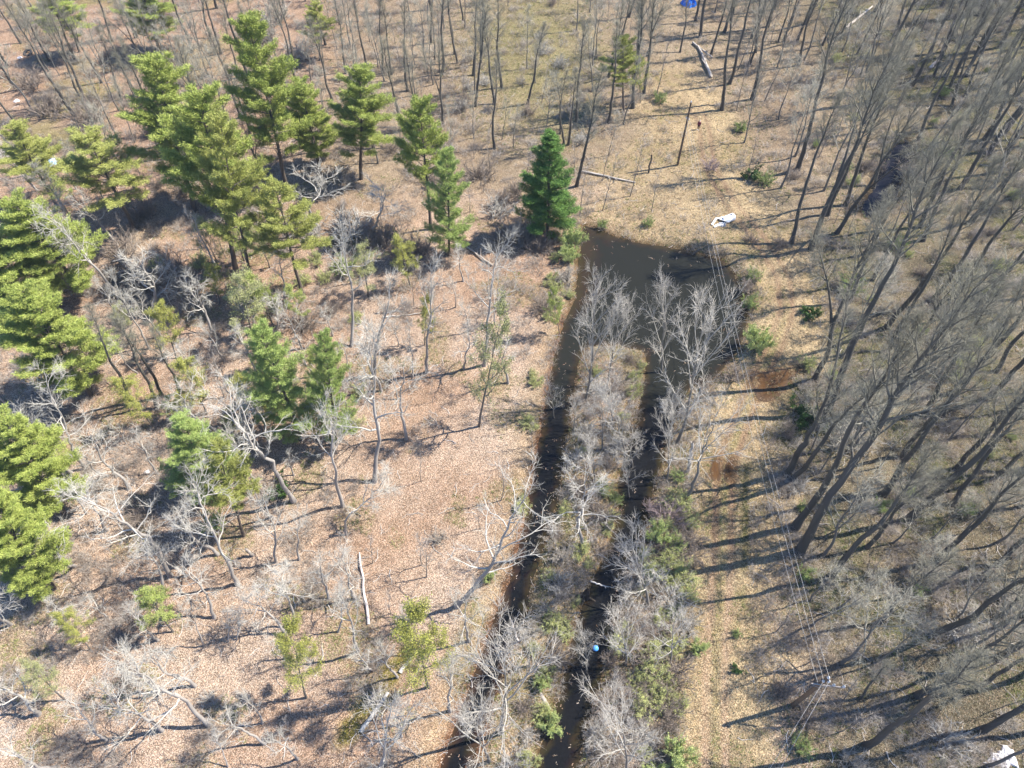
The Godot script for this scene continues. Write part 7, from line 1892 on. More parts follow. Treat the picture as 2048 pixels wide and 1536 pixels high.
	plant("young", Vector2(-43.2, -121.1), 12.3, Vector2(-0.1, 0.7), 0, -1, [19, 1, 1, 28])
	plant("young", Vector2(-25.6, -102), 7.3, Vector2(-0.4, -0.4), 0, -1, [13, 0, 0, 26])
	plant("young", Vector2(-43.7, -170.1), 8.8, Vector2(0.2, 0.6), 0, -1, [13, 1, 0, 44])
	plant("young", Vector2(0.2, -103.3), 7.1, Vector2(0.5, -0.2), 0, -1, [13, 0, 0, 6])
	plant("young", Vector2(-23.1, -102.7), 12.6, Vector2(0.7, 0.1), 0, -1, [19, 0, 1, 26])
	plant("young", Vector2(-47.2, -170), 12.6, Vector2(0.1, -0.3), 0, -1, [19, 1, 1, 44])
	plant("young", Vector2(24.6, -123.5), 11, Vector2(0.5, -0.2), 0, -1, [13, 0, 0, 3])
	plant("young", Vector2(-44.3, -129.6), 11.2, Vector2(0.5, -0.1), 0, -1, [19, 1, 2, 3])
	plant("young", Vector2(-9.5, -143.4), 12.9, Vector2(0.7, 0.8), 0, -1, [19, 0, 8, 24])
	plant("young", Vector2(4.3, -123.2), 8.5, Vector2(-0.3, -0.6), 0, -1, [13, 0, 2, 24])
	plant("young", Vector2(23.5, -131.3), 9.5, Vector2(-0.4, 0.2), 0, -1, [13, 0, 3, 25])
	plant("young", Vector2(12.5, -172.4), 11.9, Vector2(0.2, 0.3), 0, -1, [19, 0, 7, 24])
	plant("young", Vector2(-37, -123.9), 9.3, Vector2(-0.5, -0), 0, -1, [13, 1, 0, 28])
	plant("young", Vector2(19.1, -109.4), 13.1, Vector2(0.1, 0.8), 0, -1, [19, 0, 0, 28])
	plant("young", Vector2(3.3, -174.9), 8.9, Vector2(0.3, -0.2), 0, -1, [13, 0, 6, 24])
	plant("young", Vector2(-30.1, -103.5), 12.6, Vector2(0.3, 0.2), 0, -1, [19, 0, 0, 14])
	plant("young", Vector2(-28, -138.2), 7.5, Vector2(0.4, 0.2), 0, -1, [13, 0, 1, 44])
	plant("young", Vector2(-27.6, -116.5), 13.6, Vector2(0.8, 0.9), 0, -1, [19, 0, 3, 12])
	plant("young", Vector2(-25.3, -129), 9.5, Vector2(-0.6, 0), 0, -1, [13, 0, 5, 26])
	plant("young", Vector2(-21.8, -98.5), 12.9, Vector2(0.6, -0.8), 0, -1, [19, 0, 0, 26])
	plant("young", Vector2(15.9, -100.8), 7.1, Vector2(0.3, 0.1), 0, -1, [13, 0, 0, 28])
	plant("young", Vector2(-34.9, -145), 13, Vector2(0.5, -0.4), 0, -1, [19, 0, 0, 39])
	plant("young", Vector2(33.3, -175.8), 9.3, Vector2(-0.6, 0.6), 0, -1, [13, 0, 2, 11])
	plant("young", Vector2(-10.1, -96.9), 10.7, Vector2(-0, -0.5), 0, -1, [13, 0, 0, 31])
	plant("young", Vector2(-16, -128.5), 13.7, Vector2(-0.6, -0.7), 0, -1, [19, 0, 10, 44])
	plant("young", Vector2(-40.2, -116.1), 13.5, Vector2(-0.4, -0.1), 0, -1, [19, 1, 0, 6])
	plant("young", Vector2(-17.9, -100), 8.7, Vector2(-0.4, -0.4), 0, -1, [13, 0, 1, 26])
	plant("young", Vector2(-18.3, -129.1), 8.5, Vector2(-0.4, 0.2), 0, -1, [13, 0, 8, 26])
	plant("young", Vector2(-5.9, -151.4), 13.1, Vector2(0.1, 0.7), 0, -1, [19, 0, 4, 24])
	plant("young", Vector2(-23.5, -123.9), 12.8, Vector2(-0.5, 0.3), 0, -1, [19, 0, 6, 38])
	plant("young", Vector2(-6.4, -105.9), 8.3, Vector2(-0.2, 0.4), 0, -1, [13, 0, 4, 31])
	plant("young", Vector2(-27.3, -119.3), 7.6, Vector2(0.2, -0), 0, -1, [13, 0, 2, 14])
	plant("young", Vector2(-54.8, -180.6), 11.6, Vector2(0.2, 0.8), 0, -1, [19, 1, 3, 44])
	plant("young", Vector2(2.9, -128.4), 10.4, Vector2(0.5, -0.7), 0, -1, [13, 0, 0, 24])
	plant("young", Vector2(16, -132.3), 9.8, Vector2(-0.6, 0.1), 0, -1, [13, 0, 5, 24])
	plant("young", Vector2(-27.6, -114.2), 11.8, Vector2(0.2, 0.4), 0, -1, [19, 0, 1, 12])
	plant("young", Vector2(-54, -110.5), 14.3, Vector2(0.9, 0.9), 0, -1, [19, 1, 2, 33])
	plant("young", Vector2(-59.9, -88.6), 7.1, Vector2(-0, -0.4), 0, -1, [13, 3, 0, 14])
	plant("young", Vector2(-100.4, -168.2), 11.3, Vector2(0.6, 0.6), 0, -1, [19, 1, 6, 43])
	plant("young", Vector2(-63.4, -89.8), 9.7, Vector2(0, 0.3), 0, -1, [13, 3, 0, 39])
	plant("young", Vector2(-82.4, -128), 10.9, Vector2(0.3, -0.2), 0, -1, [13, 1, 2, 20])
	plant("young", Vector2(-62.9, -120.5), 14.7, Vector2(-0.4, 0.1), 0, -1, [19, 1, 5, 12])
	plant("young", Vector2(-51.5, -153), 8.6, Vector2(-0.4, 0.4), 0, -1, [13, 1, 4, 44])
	plant("young", Vector2(-90.9, -176.6), 11.1, Vector2(-0.5, -0.3), 0, -1, [19, 1, 7, 39])
	plant("young", Vector2(-45.3, -109.8), 8.5, Vector2(0.2, 0.4), 0, -1, [13, 1, 1, 14])
	plant("young", Vector2(-103.5, -128.3), 10.7, Vector2(0.6, 0.1), 0, -1, [13, 1, 4, 20])
	plant("young", Vector2(-51.4, -96.7), 11.9, Vector2(-0.2, -0), 0, -1, [19, 3, 0, 39])
	plant("young", Vector2(-65.7, -104.6), 13.7, Vector2(-0.7, -0.4), 0, -1, [19, 1, 0, 33])
	plant("young", Vector2(-83.7, -97.7), 8, Vector2(-0.2, -0.5), 0, -1, [13, 3, 0, 12])
	plant("young", Vector2(-96.1, -151.3), 11.9, Vector2(-0.3, 0.4), 0, -1, [19, 1, 3, 20])
	plant("young", Vector2(-59.2, -92), 13.8, Vector2(0, 0.3), 0, -1, [19, 3, 1, 33])
	plant("young", Vector2(-56.8, -111.9), 9.4, Vector2(0.3, -0.6), 0, -1, [13, 1, 2, 14])
	plant("young", Vector2(-71.5, -171.9), 9.1, Vector2(0.1, -0.3), 0, -1, [13, 1, 9, 39])
	plant("young", Vector2(-84.8, -114.7), 14.5, Vector2(0.3, -0.8), 0, -1, [19, 1, 0, 12])
	plant("young", Vector2(-72.5, -119), 9.1, Vector2(0.4, 0.4), 0, -1, [13, 1, 5, 12])
	plant("young", Vector2(-63.3, -104.7), 10.5, Vector2(0.7, -0.4), 0, -1, [13, 1, 0, 33])
	plant("young", Vector2(-92.8, -171.2), 13.6, Vector2(-0.9, 0.6), 0, -1, [19, 1, 5, 39])
	plant("young", Vector2(-46.5, -89), 14.5, Vector2(-0.3, -0.1), 0, -1, [19, 3, 0, 14])
	plant("young", Vector2(-125.3, -182.6), 7.8, Vector2(0.4, -0.3), 0, -1, [13, 1, 4, 43])
	plant("young", Vector2(-41.2, -103.7), 12.7, Vector2(-0.3, 0), 0, -1, [19, 1, 0, 26])
	plant("young", Vector2(-82.8, -162.8), 10.8, Vector2(-0.7, -0.7), 0, -1, [13, 1, 1, 39])
	plant("young", Vector2(-45.2, -102.8), 14.9, Vector2(0.5, 0), 0, -1, [19, 1, 0, 14])
	plant("young", Vector2(-100.6, -121.9), 11.9, Vector2(-0.2, -0.1), 0, -1, [19, 1, 3, 41])
	plant("young", Vector2(-96.1, -144.4), 7.9, Vector2(0.4, 0.5), 0, -1, [13, 1, 0, 20])
	plant("young", Vector2(-106, -172.8), 11, Vector2(-0.7, -0.4), 0, -1, [19, 1, 5, 43])
	plant("young", Vector2(-68.6, -103.4), 8, Vector2(-0.2, -0.5), 0, -1, [13, 1, 0, 27])
	plant("young", Vector2(-48.2, -106), 13.6, Vector2(-0.8, -0.9), 0, -1, [19, 1, 1, 14])
	plant("young", Vector2(-72.2, -175.9), 12.2, Vector2(-0.6, 0.3), 0, -1, [19, 1, 10, 39])
	plant("young", Vector2(-117.1, -182.6), 14, Vector2(0.4, -0.6), 0, -1, [19, 1, 4, 43])
	plant("young", Vector2(-74.8, -165), 9.5, Vector2(-0.2, -0), 0, -1, [13, 1, 3, 39])
	plant("young", Vector2(-66.2, -157.1), 7.1, Vector2(-0.3, -0.2), 0, -1, [13, 1, 7, 39])
	plant("young", Vector2(-66, -128.9), 12.5, Vector2(-0.3, -0.8), 0, -1, [19, 1, 2, 39])
	plant("young", Vector2(-63.3, -81.4), 11.7, Vector2(-0.7, 0.8), 0, -1, [19, 3, 0, 33])
	plant("young", Vector2(-104.9, -148.6), 11.4, Vector2(-0.7, -0.5), 0, -1, [19, 1, 0, 43])
	plant("young", Vector2(-70.5, -82), 8.1, Vector2(-0.1, 0.3), 0, -1, [13, 3, 0, 27])
	plant("young", Vector2(-58.8, -137.1), 7.8, Vector2(0.2, 0), 0, -1, [13, 1, 7, 26])
	plant("young", Vector2(-65.6, -154), 8.7, Vector2(0.4, 0.2), 0, -1, [13, 1, 6, 39])
	plant("young", Vector2(-54.6, -103.2), 7.3, Vector2(0.1, 0.2), 0, -1, [13, 1, 0, 14])
	plant("young", Vector2(-56.4, -120.8), 11.4, Vector2(-0.1, -0.3), 0, -1, [19, 1, 6, 14])
	plant("young", Vector2(-90.9, -151.1), 13, Vector2(0.7, -0.1), 0, -1, [19, 1, 5, 20])
	plant("young", Vector2(-68.1, -136), 11.6, Vector2(-0.2, 0.6), 0, -1, [19, 1, 1, 39])
	plant("young", Vector2(-64.8, -110.7), 7.7, Vector2(0.2, 0.2), 0, -1, [13, 1, 4, 14])
	plant("young", Vector2(-86.9, -96), 12, Vector2(0.1, -0.7), 0, -1, [19, 3, 0, 20])
	plant("young", Vector2(-71.9, -105.5), 10.3, Vector2(-0.7, -0.5), 0, -1, [13, 1, 0, 12])
	plant("young", Vector2(-53.1, -175.7), 7.6, Vector2(0.1, 0.5), 0, -1, [13, 1, 3, 44])
	plant("young", Vector2(-119.4, -154.9), 9.8, Vector2(0.3, -0.7), 0, -1, [13, 1, 3, 43])
	plant("young", Vector2(-66.5, -160.8), 11.2, Vector2(0.2, 0.3), 0, -1, [19, 1, 8, 39])
	plant("young", Vector2(-90.4, -164.2), 9.2, Vector2(-0.4, 0.5), 0, -1, [13, 1, 4, 39])
	plant("young", Vector2(-69, -113.8), 13.3, Vector2(-0, 0.5), 0, -1, [19, 1, 1, 33])
	plant("young", Vector2(-96.3, -162.7), 7.5, Vector2(0.1, -0.3), 0, -1, [13, 1, 5, 43])
	plant("young", Vector2(-76.3, -127.8), 9.8, Vector2(0, -0.2), 0, -1, [13, 1, 5, 39])
	plant("young", Vector2(-56.6, -118), 14, Vector2(-0.9, -0.6), 0, -1, [19, 1, 4, 14])
	plant("young", Vector2(-60.2, -80.3), 9.1, Vector2(0.4, -0.2), 0, -1, [13, 3, 0, 33])
	plant("young", Vector2(-59.6, -180.3), 9.5, Vector2(0.5, -0.5), 0, -1, [13, 1, 5, 44])
	plant("young", Vector2(-68, -175.3), 8.7, Vector2(-0.5, -0.3), 0, -1, [13, 1, 8, 44])
	plant("young", Vector2(-93.2, -114.2), 9.1, Vector2(0.5, 0.2), 0, -1, [13, 1, 2, 41])
	plant("young", Vector2(-48.7, -150.4), 13.5, Vector2(0.7, -0.4), 0, -1, [19, 1, 2, 44])
	plant("young", Vector2(-12.8, -165.9), 12.8, Vector2(0.5, -0.3), 0, -1, [19, 0, 8, 44])
	plant("young", Vector2(25.8, -132.5), 13.3, Vector2(0.6, -0.7), 0, -1, [19, 0, 1, 3])
	plant("young", Vector2(16.1, -150.2), 10.6, Vector2(0, 0), 0, -1, [13, 0, 3, 24])
	plant("young", Vector2(9.7, -181.9), 8.1, Vector2(0.1, 0), 0, -1, [13, 0, 12, 24])
	plant("young", Vector2(-78.1, -144.2), 8.3, Vector2(0.5, 0.4), 0, -1, [13, 1, 0, 39])
	plant("young", Vector2(-86.4, -126.7), 14.4, Vector2(0.6, 0.9), 0, -1, [19, 1, 0, 20])
	plant("young", Vector2(-29.8, -132.5), 12.2, Vector2(0.4, -0.2), 0, -1, [19, 0, 4, 39])
	plant("young", Vector2(-14.4, -122.3), 11.7, Vector2(-0, 0.6), 0, -1, [19, 0, 5, 6])
	plant("young", Vector2(-77.3, -160.6), 12.6, Vector2(-0.6, 0.8), 0, -1, [19, 1, 0, 39])
	plant("young", Vector2(-61, -136.6), 11.4, Vector2(-0.4, 0.1), 0, -1, [19, 1, 4, 39])
	plant("young", Vector2(-56.2, -125.2), 12.6, Vector2(-0.9, 0.6), 0, -1, [19, 1, 9, 14])
	plant("young", Vector2(-26.7, -178.8), 14.5, Vector2(-0.4, -0.4), 0, -1, [19, 0, 4, 44])
	plant("young", Vector2(28.5, -172.6), 9.2, Vector2(-0.1, -0.3), 0, -1, [13, 0, 3, 11])
	plant("young", Vector2(-119.1, -174), 8.9, Vector2(-0.1, -0.2), 0, -1, [13, 1, 1, 43])
	plant("young", Vector2(-50, -136.9), 12.3, Vector2(0.7, 0.7), 0, -1, [19, 1, 5, 44])
	plant("young", Vector2(-12.9, -130), 12.3, Vector2(-0.8, 0.4), 0, -1, [19, 0, 8, 6])
	plant("young", Vector2(-0.4, -158), 13.1, Vector2(0.9, 0.2), 0, -1, [19, 0, 2, 24])
	plant("young", Vector2(24.6, -155), 15, Vector2(-0.2, -0.1), 0, -1, [19, 0, 2, 11])
	plant("young", Vector2(-65.3, -182.8), 10.5, Vector2(-0.7, 0.7), 0, -1, [13, 1, 7, 44])
	plant("young", Vector2(-60.5, -120.8), 10.5, Vector2(0.4, 0.3), 0, -1, [13, 1, 6, 14])
	plant("young", Vector2(-17.2, -146.6), 13.8, Vector2(0.5, -0), 0, -1, [19, 0, 5, 44])
	plant("young", Vector2(-59.9, -155.9), 12.2, Vector2(-0.8, 0.1), 0, -1, [19, 1, 8, 44])
	plant("young", Vector2(-31.6, -137), 13.4, Vector2(0.7, -0.2), 0, -1, [19, 0, 2, 39])
	plant("young", Vector2(-37, -157.8), 13.2, Vector2(-0.3, 0.4), 0, -1, [19, 0, 0, 43])
	plant("young", Vector2(-6.8, -154.2), 13.9, Vector2(0.1, 0.2), 0, -1, [19, 0, 6, 24])
	plant("young", Vector2(-84, -125.5), 9.8, Vector2(-0.6, -0.5), 0, -1, [13, 1, 1, 20])
	plant("young", Vector2(-91.6, -160.4), 12.5, Vector2(-0.3, 0.3), 0, -1, [19, 1, 3, 39])
	plant("young", Vector2(-11.2, -172.3), 12.7, Vector2(-0.8, 0.8), 0, -1, [19, 0, 11, 44])
	plant("young", Vector2(-16.2, -170.1), 8.4, Vector2(-0.5, -0.2), 0, -1, [13, 0, 7, 44])
	plant("young", Vector2(5.8, -159.5), 12.8, Vector2(0.8, -0.3), 0, -1, [19, 0, 1, 24])
	plant("young", Vector2(-56.6, -128.5), 11.3, Vector2(-0.3, 0.1), 0, -1, [19, 1, 10, 44])
	plant("young", Vector2(-3.7, -173.7), 9.3, Vector2(0.2, 0.2), 0, -1, [13, 0, 9, 24])
	plant("young", Vector2(-85.8, -164.7), 10.3, Vector2(0.6, 0.5), 0, -1, [13, 1, 2, 39])
	plant("young", Vector2(-0.8, -153), 9.4, Vector2(-0.1, 0.6), 0, -1, [13, 0, 1, 24])
	plant("young", Vector2(-100.4, -152.9), 13.9, Vector2(-0.4, -0), 0, -1, [19, 1, 1, 43])
	plant("young", Vector2(-43.6, -155.2), 11.9, Vector2(0.5, -0.6), 0, -1, [19, 1, 0, 44])
	plant("young", Vector2(18.4, -178.6), 9.1, Vector2(0.2, -0.4), 0, -1, [13, 0, 14, 24])
	plant("young", Vector2(-117.9, -172.1), 11.8, Vector2(-0.1, -0.1), 0, -1, [19, 1, 2, 43])
	plant("young", Vector2(-107.6, -144.1), 8.6, Vector2(-0.5, -0.4), 0, -1, [13, 1, 0, 43])
	plant("young", Vector2(63.6, -133.9), 14.8, Vector2(0.4, 0.9), 0, -1, [19, 2, 1, 29])
	plant("young", Vector2(85, -171.7), 15, Vector2(-0.1, 0.8), 0, -1, [19, 2, 12, 29])
	plant("young", Vector2(67.7, -114.4), 14.3, Vector2(0.3, -0.8), 0, -1, [19, 2, 3, 15])
	plant("young", Vector2(84.1, -161.3), 15.5, Vector2(-0.1, -0.2), 0, -1, [19, 2, 10, 29])
	plant("young", Vector2(112.4, -174.4), 11, Vector2(0.2, -0.2), 0, -1, [19, 2, 6, 42])
	plant("young", Vector2(60.2, -91.1), 9.8, Vector2(-0.7, 0.5), 0, -1, [13, 2, 0, 15])
	plant("young", Vector2(68.8, -152.8), 10.7, Vector2(-0.7, 0.5), 0, -1, [13, 2, 0, 29])
	plant("young", Vector2(102.5, -177.5), 15.1, Vector2(-0.8, 0), 0, -1, [19, 2, 14, 42])
	plant("young", Vector2(48.7, -91.3), 14.8, Vector2(0.5, 0.4), 0, -1, [19, 2, 0, 21])
	plant("young", Vector2(74.7, -82.5), 9.5, Vector2(0.3, 0.2), 0, -1, [13, 2, 0, 37])
	plant("young", Vector2(87.3, -100.4), 16.6, Vector2(0.6, 0.9), 0, -1, [19, 2, 2, 40])
	plant("young", Vector2(86.8, -91.7), 12.9, Vector2(-0, -0.2), 0, -1, [19, 2, 0, 45])
	plant("young", Vector2(64.4, -173.1), 14.9, Vector2(0.1, 1), 0, -1, [19, 2, 3, 11])
	plant("young", Vector2(78.9, -162.3), 15, Vector2(-0.4, -0.7), 0, -1, [19, 2, 3, 29])
	plant("young", Vector2(42.3, -92.4), 15.5, Vector2(-0.2, -0.1), 0, -1, [19, 2, 0, 1])
	plant("young", Vector2(71.9, -142.3), 11.6, Vector2(-0.8, 0.4), 0, -1, [19, 2, 0, 29])
	plant("young", Vector2(53.4, -54.7), 15.7, Vector2(0.1, -0.6), 0, -1, [19, 4, 1, 37])
	plant("young", Vector2(62.8, -161), 14.1, Vector2(-0.2, 0.5), 0, -1, [19, 2, 4, 11])
	plant("young", Vector2(63.7, -63.5), 16.7, Vector2(1, -0.2), 0, -1, [19, 4, 0, 37])
	plant("young", Vector2(72.1, -130.1), 14.6, Vector2(-0.3, 0.1), 0, -1, [19, 2, 3, 16])
	plant("young", Vector2(75.6, -92.2), 16, Vector2(-0.8, -0.6), 0, -1, [19, 2, 0, 37])
	plant("young", Vector2(107.2, -143.9), 15.7, Vector2(-0.4, -0.6), 0, -1, [19, 2, 4, 42])
	plant("young", Vector2(74.2, -117.6), 14.8, Vector2(0.9, -0.3), 0, -1, [19, 2, 2, 16])
	plant("young", Vector2(90.9, -168.1), 12.3, Vector2(-0.6, 0.1), 0, -1, [19, 2, 17, 42])
	plant("young", Vector2(34.5, -40.5), 10.2, Vector2(0.1, 0.3), 0, -1, [13, 4, 1, 21])
	plant("young", Vector2(75.9, -102.1), 13.8, Vector2(-0.3, 0.1), 0, -1, [19, 2, 2, 37])
	plant("young", Vector2(103.7, -180.2), 15.6, Vector2(0.8, -0.9), 0, -1, [19, 2, 15, 42])
	plant("young", Vector2(37.6, -40.4), 16.2, Vector2(-1, 0.2), 0, -1, [19, 4, 0, 5])
	plant("young", Vector2(74.3, -138), 16, Vector2(-0.5, 0.9), 0, -1, [19, 2, 2, 29])
	plant("young", Vector2(81.8, -179.7), 13.4, Vector2(-0.9, 0.1), 0, -1, [19, 2, 14, 11])
	plant("young", Vector2(64.3, -124.8), 13.4, Vector2(-0.6, -0.4), 0, -1, [19, 2, 9, 29])
	plant("young", Vector2(72.5, -168.9), 13.6, Vector2(-0.7, 0.5), 0, -1, [19, 2, 8, 29])
	plant("young", Vector2(65.9, -126.4), 16.9, Vector2(-0.9, -0.6), 0, -1, [19, 2, 6, 29])
	plant("young", Vector2(118, -166.1), 12.5, Vector2(0.3, 0.5), 0, -1, [19, 2, 3, 42])
	plant("young", Vector2(94.5, -109.5), 10.7, Vector2(-0.7, -0.3), 0, -1, [13, 2, 3, 37])
	plant("young", Vector2(50.8, -45), 11.1, Vector2(0.6, 0.1), 0, -1, [19, 4, 3, 40])
	plant("young", Vector2(48.4, -51.1), 11.3, Vector2(-0.1, 0.2), 0, -1, [19, 4, 2, 1])
	plant("young", Vector2(88.7, -132.1), 9.3, Vector2(-0, 0.2), 0, -1, [13, 2, 1, 16])
	plant("young", Vector2(98.2, -156.8), 12.2, Vector2(-0, -0.8), 0, -1, [19, 2, 7, 42])
	plant("young", Vector2(78, -79.6), 9.3, Vector2(0.1, 0.6), 0, -1, [13, 4, 0, 37])
	plant("young", Vector2(98.3, -164.4), 13.7, Vector2(-0.2, -0.5), 0, -1, [19, 2, 9, 42])
	plant("young", Vector2(46.1, -62.5), 11, Vector2(-0.5, -0.6), 0, -1, [19, 4, 0, 15])
	plant("young", Vector2(55.5, -80.9), 10.9, Vector2(-0.2, -0.2), 0, -1, [13, 2, 0, 32])
	plant("young", Vector2(82.1, -123.1), 16, Vector2(0.6, 1), 0, -1, [19, 2, 4, 16])
	plant("young", Vector2(61.9, -52), 12.9, Vector2(0.2, -0.9), 0, -1, [19, 4, 0, 40])
	plant("young", Vector2(42.1, -57.7), 15.4, Vector2(0.2, 0.6), 0, -1, [19, 4, 0, 21])
	plant("young", Vector2(94.1, -139.1), 9.4, Vector2(-0, 0.5), 0, -1, [13, 2, 2, 16])
	plant("young", Vector2(80.2, -125.4), 14.4, Vector2(0.2, 0.9), 0, -1, [19, 2, 1, 16])
	plant("young", Vector2(62.2, -110.6), 12.8, Vector2(-0.5, 0.5), 0, -1, [19, 2, 1, 15])
	plant("young", Vector2(81.7, -142.2), 10.7, Vector2(-0.4, 0.3), 0, -1, [13, 2, 0, 16])
	plant("young", Vector2(68.2, -171.1), 12.6, Vector2(0.9, -0.2), 0, -1, [19, 2, 7, 11])
	plant("young", Vector2(44, -135), 13.8, Vector2(-0.3, 0.3), 0, -1, [19, 0, 0, 25])
	plant("young", Vector2(95.1, -141.2), 9.6, Vector2(-0.4, 0.2), 0, -1, [13, 2, 2, 42])
	plant("young", Vector2(89.5, -148), 14.8, Vector2(-0, -0.1), 0, -1, [19, 2, 9, 16])
	plant("young", Vector2(89.4, -143.1), 11.7, Vector2(-0.4, 0.5), 0, -1, [19, 2, 7, 16])
	plant("young", Vector2(109.9, -154.5), 15.5, Vector2(-0.8, 0.4), 0, -1, [19, 2, 0, 42])
	plant("young", Vector2(45.2, -117.3), 9.7, Vector2(0.5, 0), 0, -1, [13, 2, 0, 25])
	plant("young", Vector2(62.9, -153.4), 16, Vector2(-0.3, 0.1), 0, -1, [19, 2, 5, 29])
	plant("young", Vector2(89.5, -181.2), 16.5, Vector2(-0.5, -0.5), 0, -1, [19, 2, 20, 29])
	plant("young", Vector2(59.8, -120.1), 9.5, Vector2(-0.2, 0.2), 0, -1, [13, 2, 2, 29])
	plant("young", Vector2(59, -176.8), 9.6, Vector2(-0.3, 0.1), 0, -1, [13, 2, 0, 11])
	plant("young", Vector2(58, -126.6), 14, Vector2(-1, 0.8), 0, -1, [19, 2, 5, 25])
	plant("young", Vector2(50, -128.6), 12.6, Vector2(-0.4, 0.2), 0, -1, [19, 2, 1, 25])
	plant("young", Vector2(67.3, -129), 11.3, Vector2(0, 0.7), 0, -1, [19, 2, 4, 29])
	plant("young", Vector2(93, -172.9), 15, Vector2(0.6, 0.5), 0, -1, [19, 2, 18, 42])
	plant("young", Vector2(97.8, -168.5), 13.1, Vector2(-0.8, 0.5), 0, -1, [19, 2, 12, 42])
	plant("young", Vector2(42.4, -127.8), 10.3, Vector2(0.7, 0.2), 0, -1, [13, 0, 0, 25])
	plant("young", Vector2(116.8, -175.8), 10.8, Vector2(0.1, -0.2), 0, -1, [13, 2, 1, 42])
	plant("young", Vector2(57.7, -115.3), 14.8, Vector2(-0.6, 0.6), 0, -1, [19, 2, 4, 15])
	plant("young", Vector2(96.1, -156.3), 14.5, Vector2(-0.3, -0.5), 0, -1, [19, 2, 8, 42])
	plant("young", Vector2(103.1, -155.1), 15.8, Vector2(0.3, -0), 0, -1, [19, 2, 2, 42])
	plant("young", Vector2(55.3, -142.8), 15.7, Vector2(0.7, 1), 0, -1, [19, 2, 1, 11])
	plant("young", Vector2(95.9, -164.9), 17, Vector2(-1.2, -0.4), 0, -1, [19, 2, 11, 42])
	plant("young", Vector2(53.1, -163.8), 14, Vector2(-0.8, 0.7), 0, -1, [19, 0, 0, 29])
	plant("young", Vector2(48.3, -166.9), 13.2, Vector2(-0.6, -0.4), 0, -1, [19, 0, 1, 11])
	plant("young", Vector2(39, -104.6), 14.4, Vector2(0.6, -0.1), 0, -1, [19, 2, 0, 3])
	plant("young", Vector2(70.8, -176.8), 16.3, Vector2(0.1, 0.3), 0, -1, [19, 2, 8, 11])
	plant("young", Vector2(103.9, -168.2), 10.7, Vector2(0.4, -0.4), 0, -1, [13, 2, 3, 42])
	plant("young", Vector2(102.6, -140.5), 12.3, Vector2(-0.6, 0.7), 0, -1, [19, 2, 5, 42])
	plant("young", Vector2(67.2, -99.8), 16.2, Vector2(0.6, -0.1), 0, -1, [19, 2, 0, 15])
	plant("young", Vector2(104.6, -152.1), 13.6, Vector2(0.9, -0.5), 0, -1, [19, 2, 1, 42])
	plant("young", Vector2(79.6, -128.8), 13.1, Vector2(0.9, 0.8), 0, -1, [19, 2, 0, 16])
	plant("young", Vector2(42.1, -150.4), 15.7, Vector2(-0.7, 0.6), 0, -1, [19, 0, 0, 11])
	plant("young", Vector2(43.7, -126.5), 15, Vector2(-0.9, 0.4), 0, -1, [19, 2, 0, 25])
	plant("young", Vector2(46.6, -100.8), 14.4, Vector2(-0.9, 0.9), 0, -1, [19, 2, 2, 1])
	plant("young", Vector2(44.6, -156.8), 10.4, Vector2(0.4, -0.3), 0, -1, [13, 0, 0, 11])
	plant("young", Vector2(55.5, -131), 15.3, Vector2(0.6, -0.4), 0, -1, [19, 2, 4, 25])
	plant("young", Vector2(46.3, -111.3), 10.6, Vector2(-0.6, 0.1), 0, -1, [13, 2, 0, 1])
	plant("young", Vector2(109.4, -167.2), 10.7, Vector2(0.4, 0.3), 0, -1, [13, 2, 0, 42])
	plant("young", Vector2(78.3, -110.3), 13, Vector2(-0.9, -0.3), 0, -1, [19, 2, 5, 37])
	plant("young", Vector2(44, -24.2), 9.7, Vector2(-0.6, -0.5), 0, -1, [13, 4, 0, 17])
	plant("young", Vector2(38.7, -43.5), 13.7, Vector2(0.7, 0.7), 0, -1, [19, 4, 0, 35])
	plant("young", Vector2(32.7, -30.9), 14.7, Vector2(0.2, -0), 0, -1, [19, 4, 0, 36])
	plant("young", Vector2(59.1, -35.6), 9.2, Vector2(-0.3, -0.1), 0, -1, [13, 4, 1, 45])
	plant("young", Vector2(38.9, -26.5), 10.4, Vector2(0, -0.6), 0, -1, [13, 4, 2, 17])
	plant("young", Vector2(53.8, -30.9), 13.3, Vector2(0.1, -0.1), 0, -1, [19, 4, 0, 45])
	plant("young", Vector2(30, -26), 8.1, Vector2(-0.5, -0.1), 0, -1, [13, 4, 0, 18])
	plant("young", Vector2(41.9, -41.6), 9, Vector2(-0.4, -0.2), 0, -1, [13, 4, 1, 37])
	plant("young", Vector2(40.4, -32.3), 9.3, Vector2(0.5, -0), 0, -1, [13, 4, 4, 21])
	plant("young", Vector2(34.4, -33.5), 9.3, Vector2(-0.1, 0.3), 0, -1, [13, 4, 0, 36])
	plant("young", Vector2(50.6, -35.4), 10.4, Vector2(0.6, -0.3), 0, -1, [13, 4, 2, 40])
	plant("young", Vector2(34.2, -43.4), 10.3, Vector2(-0.4, 0.5), 0, -1, [13, 4, 0, 21])
	plant("young", Vector2(56.5, -37.5), 9.4, Vector2(-0.5, 0.3), 0, -1, [13, 4, 0, 40])
	plant("young", Vector2(42, -11.3), 12.9, Vector2(0.5, -0.6), 0, -1, [19, 4, 0, 17])
	plant("young", Vector2(29.4, -23.5), 10.3, Vector2(0.7, 0.2), 0, -1, [13, 4, 0, 7])
	plant("young", Vector2(57.5, -30.8), 14.4, Vector2(0.2, 0.8), 0, -1, [19, 4, 2, 45])
	plant("young", Vector2(32.5, -25.3), 8.3, Vector2(0.5, -0.3), 0, -1, [13, 4, 2, 36])
	plant("young", Vector2(48.2, -33.3), 10.3, Vector2(-0.7, -0.4), 0, -1, [13, 4, 2, 45])
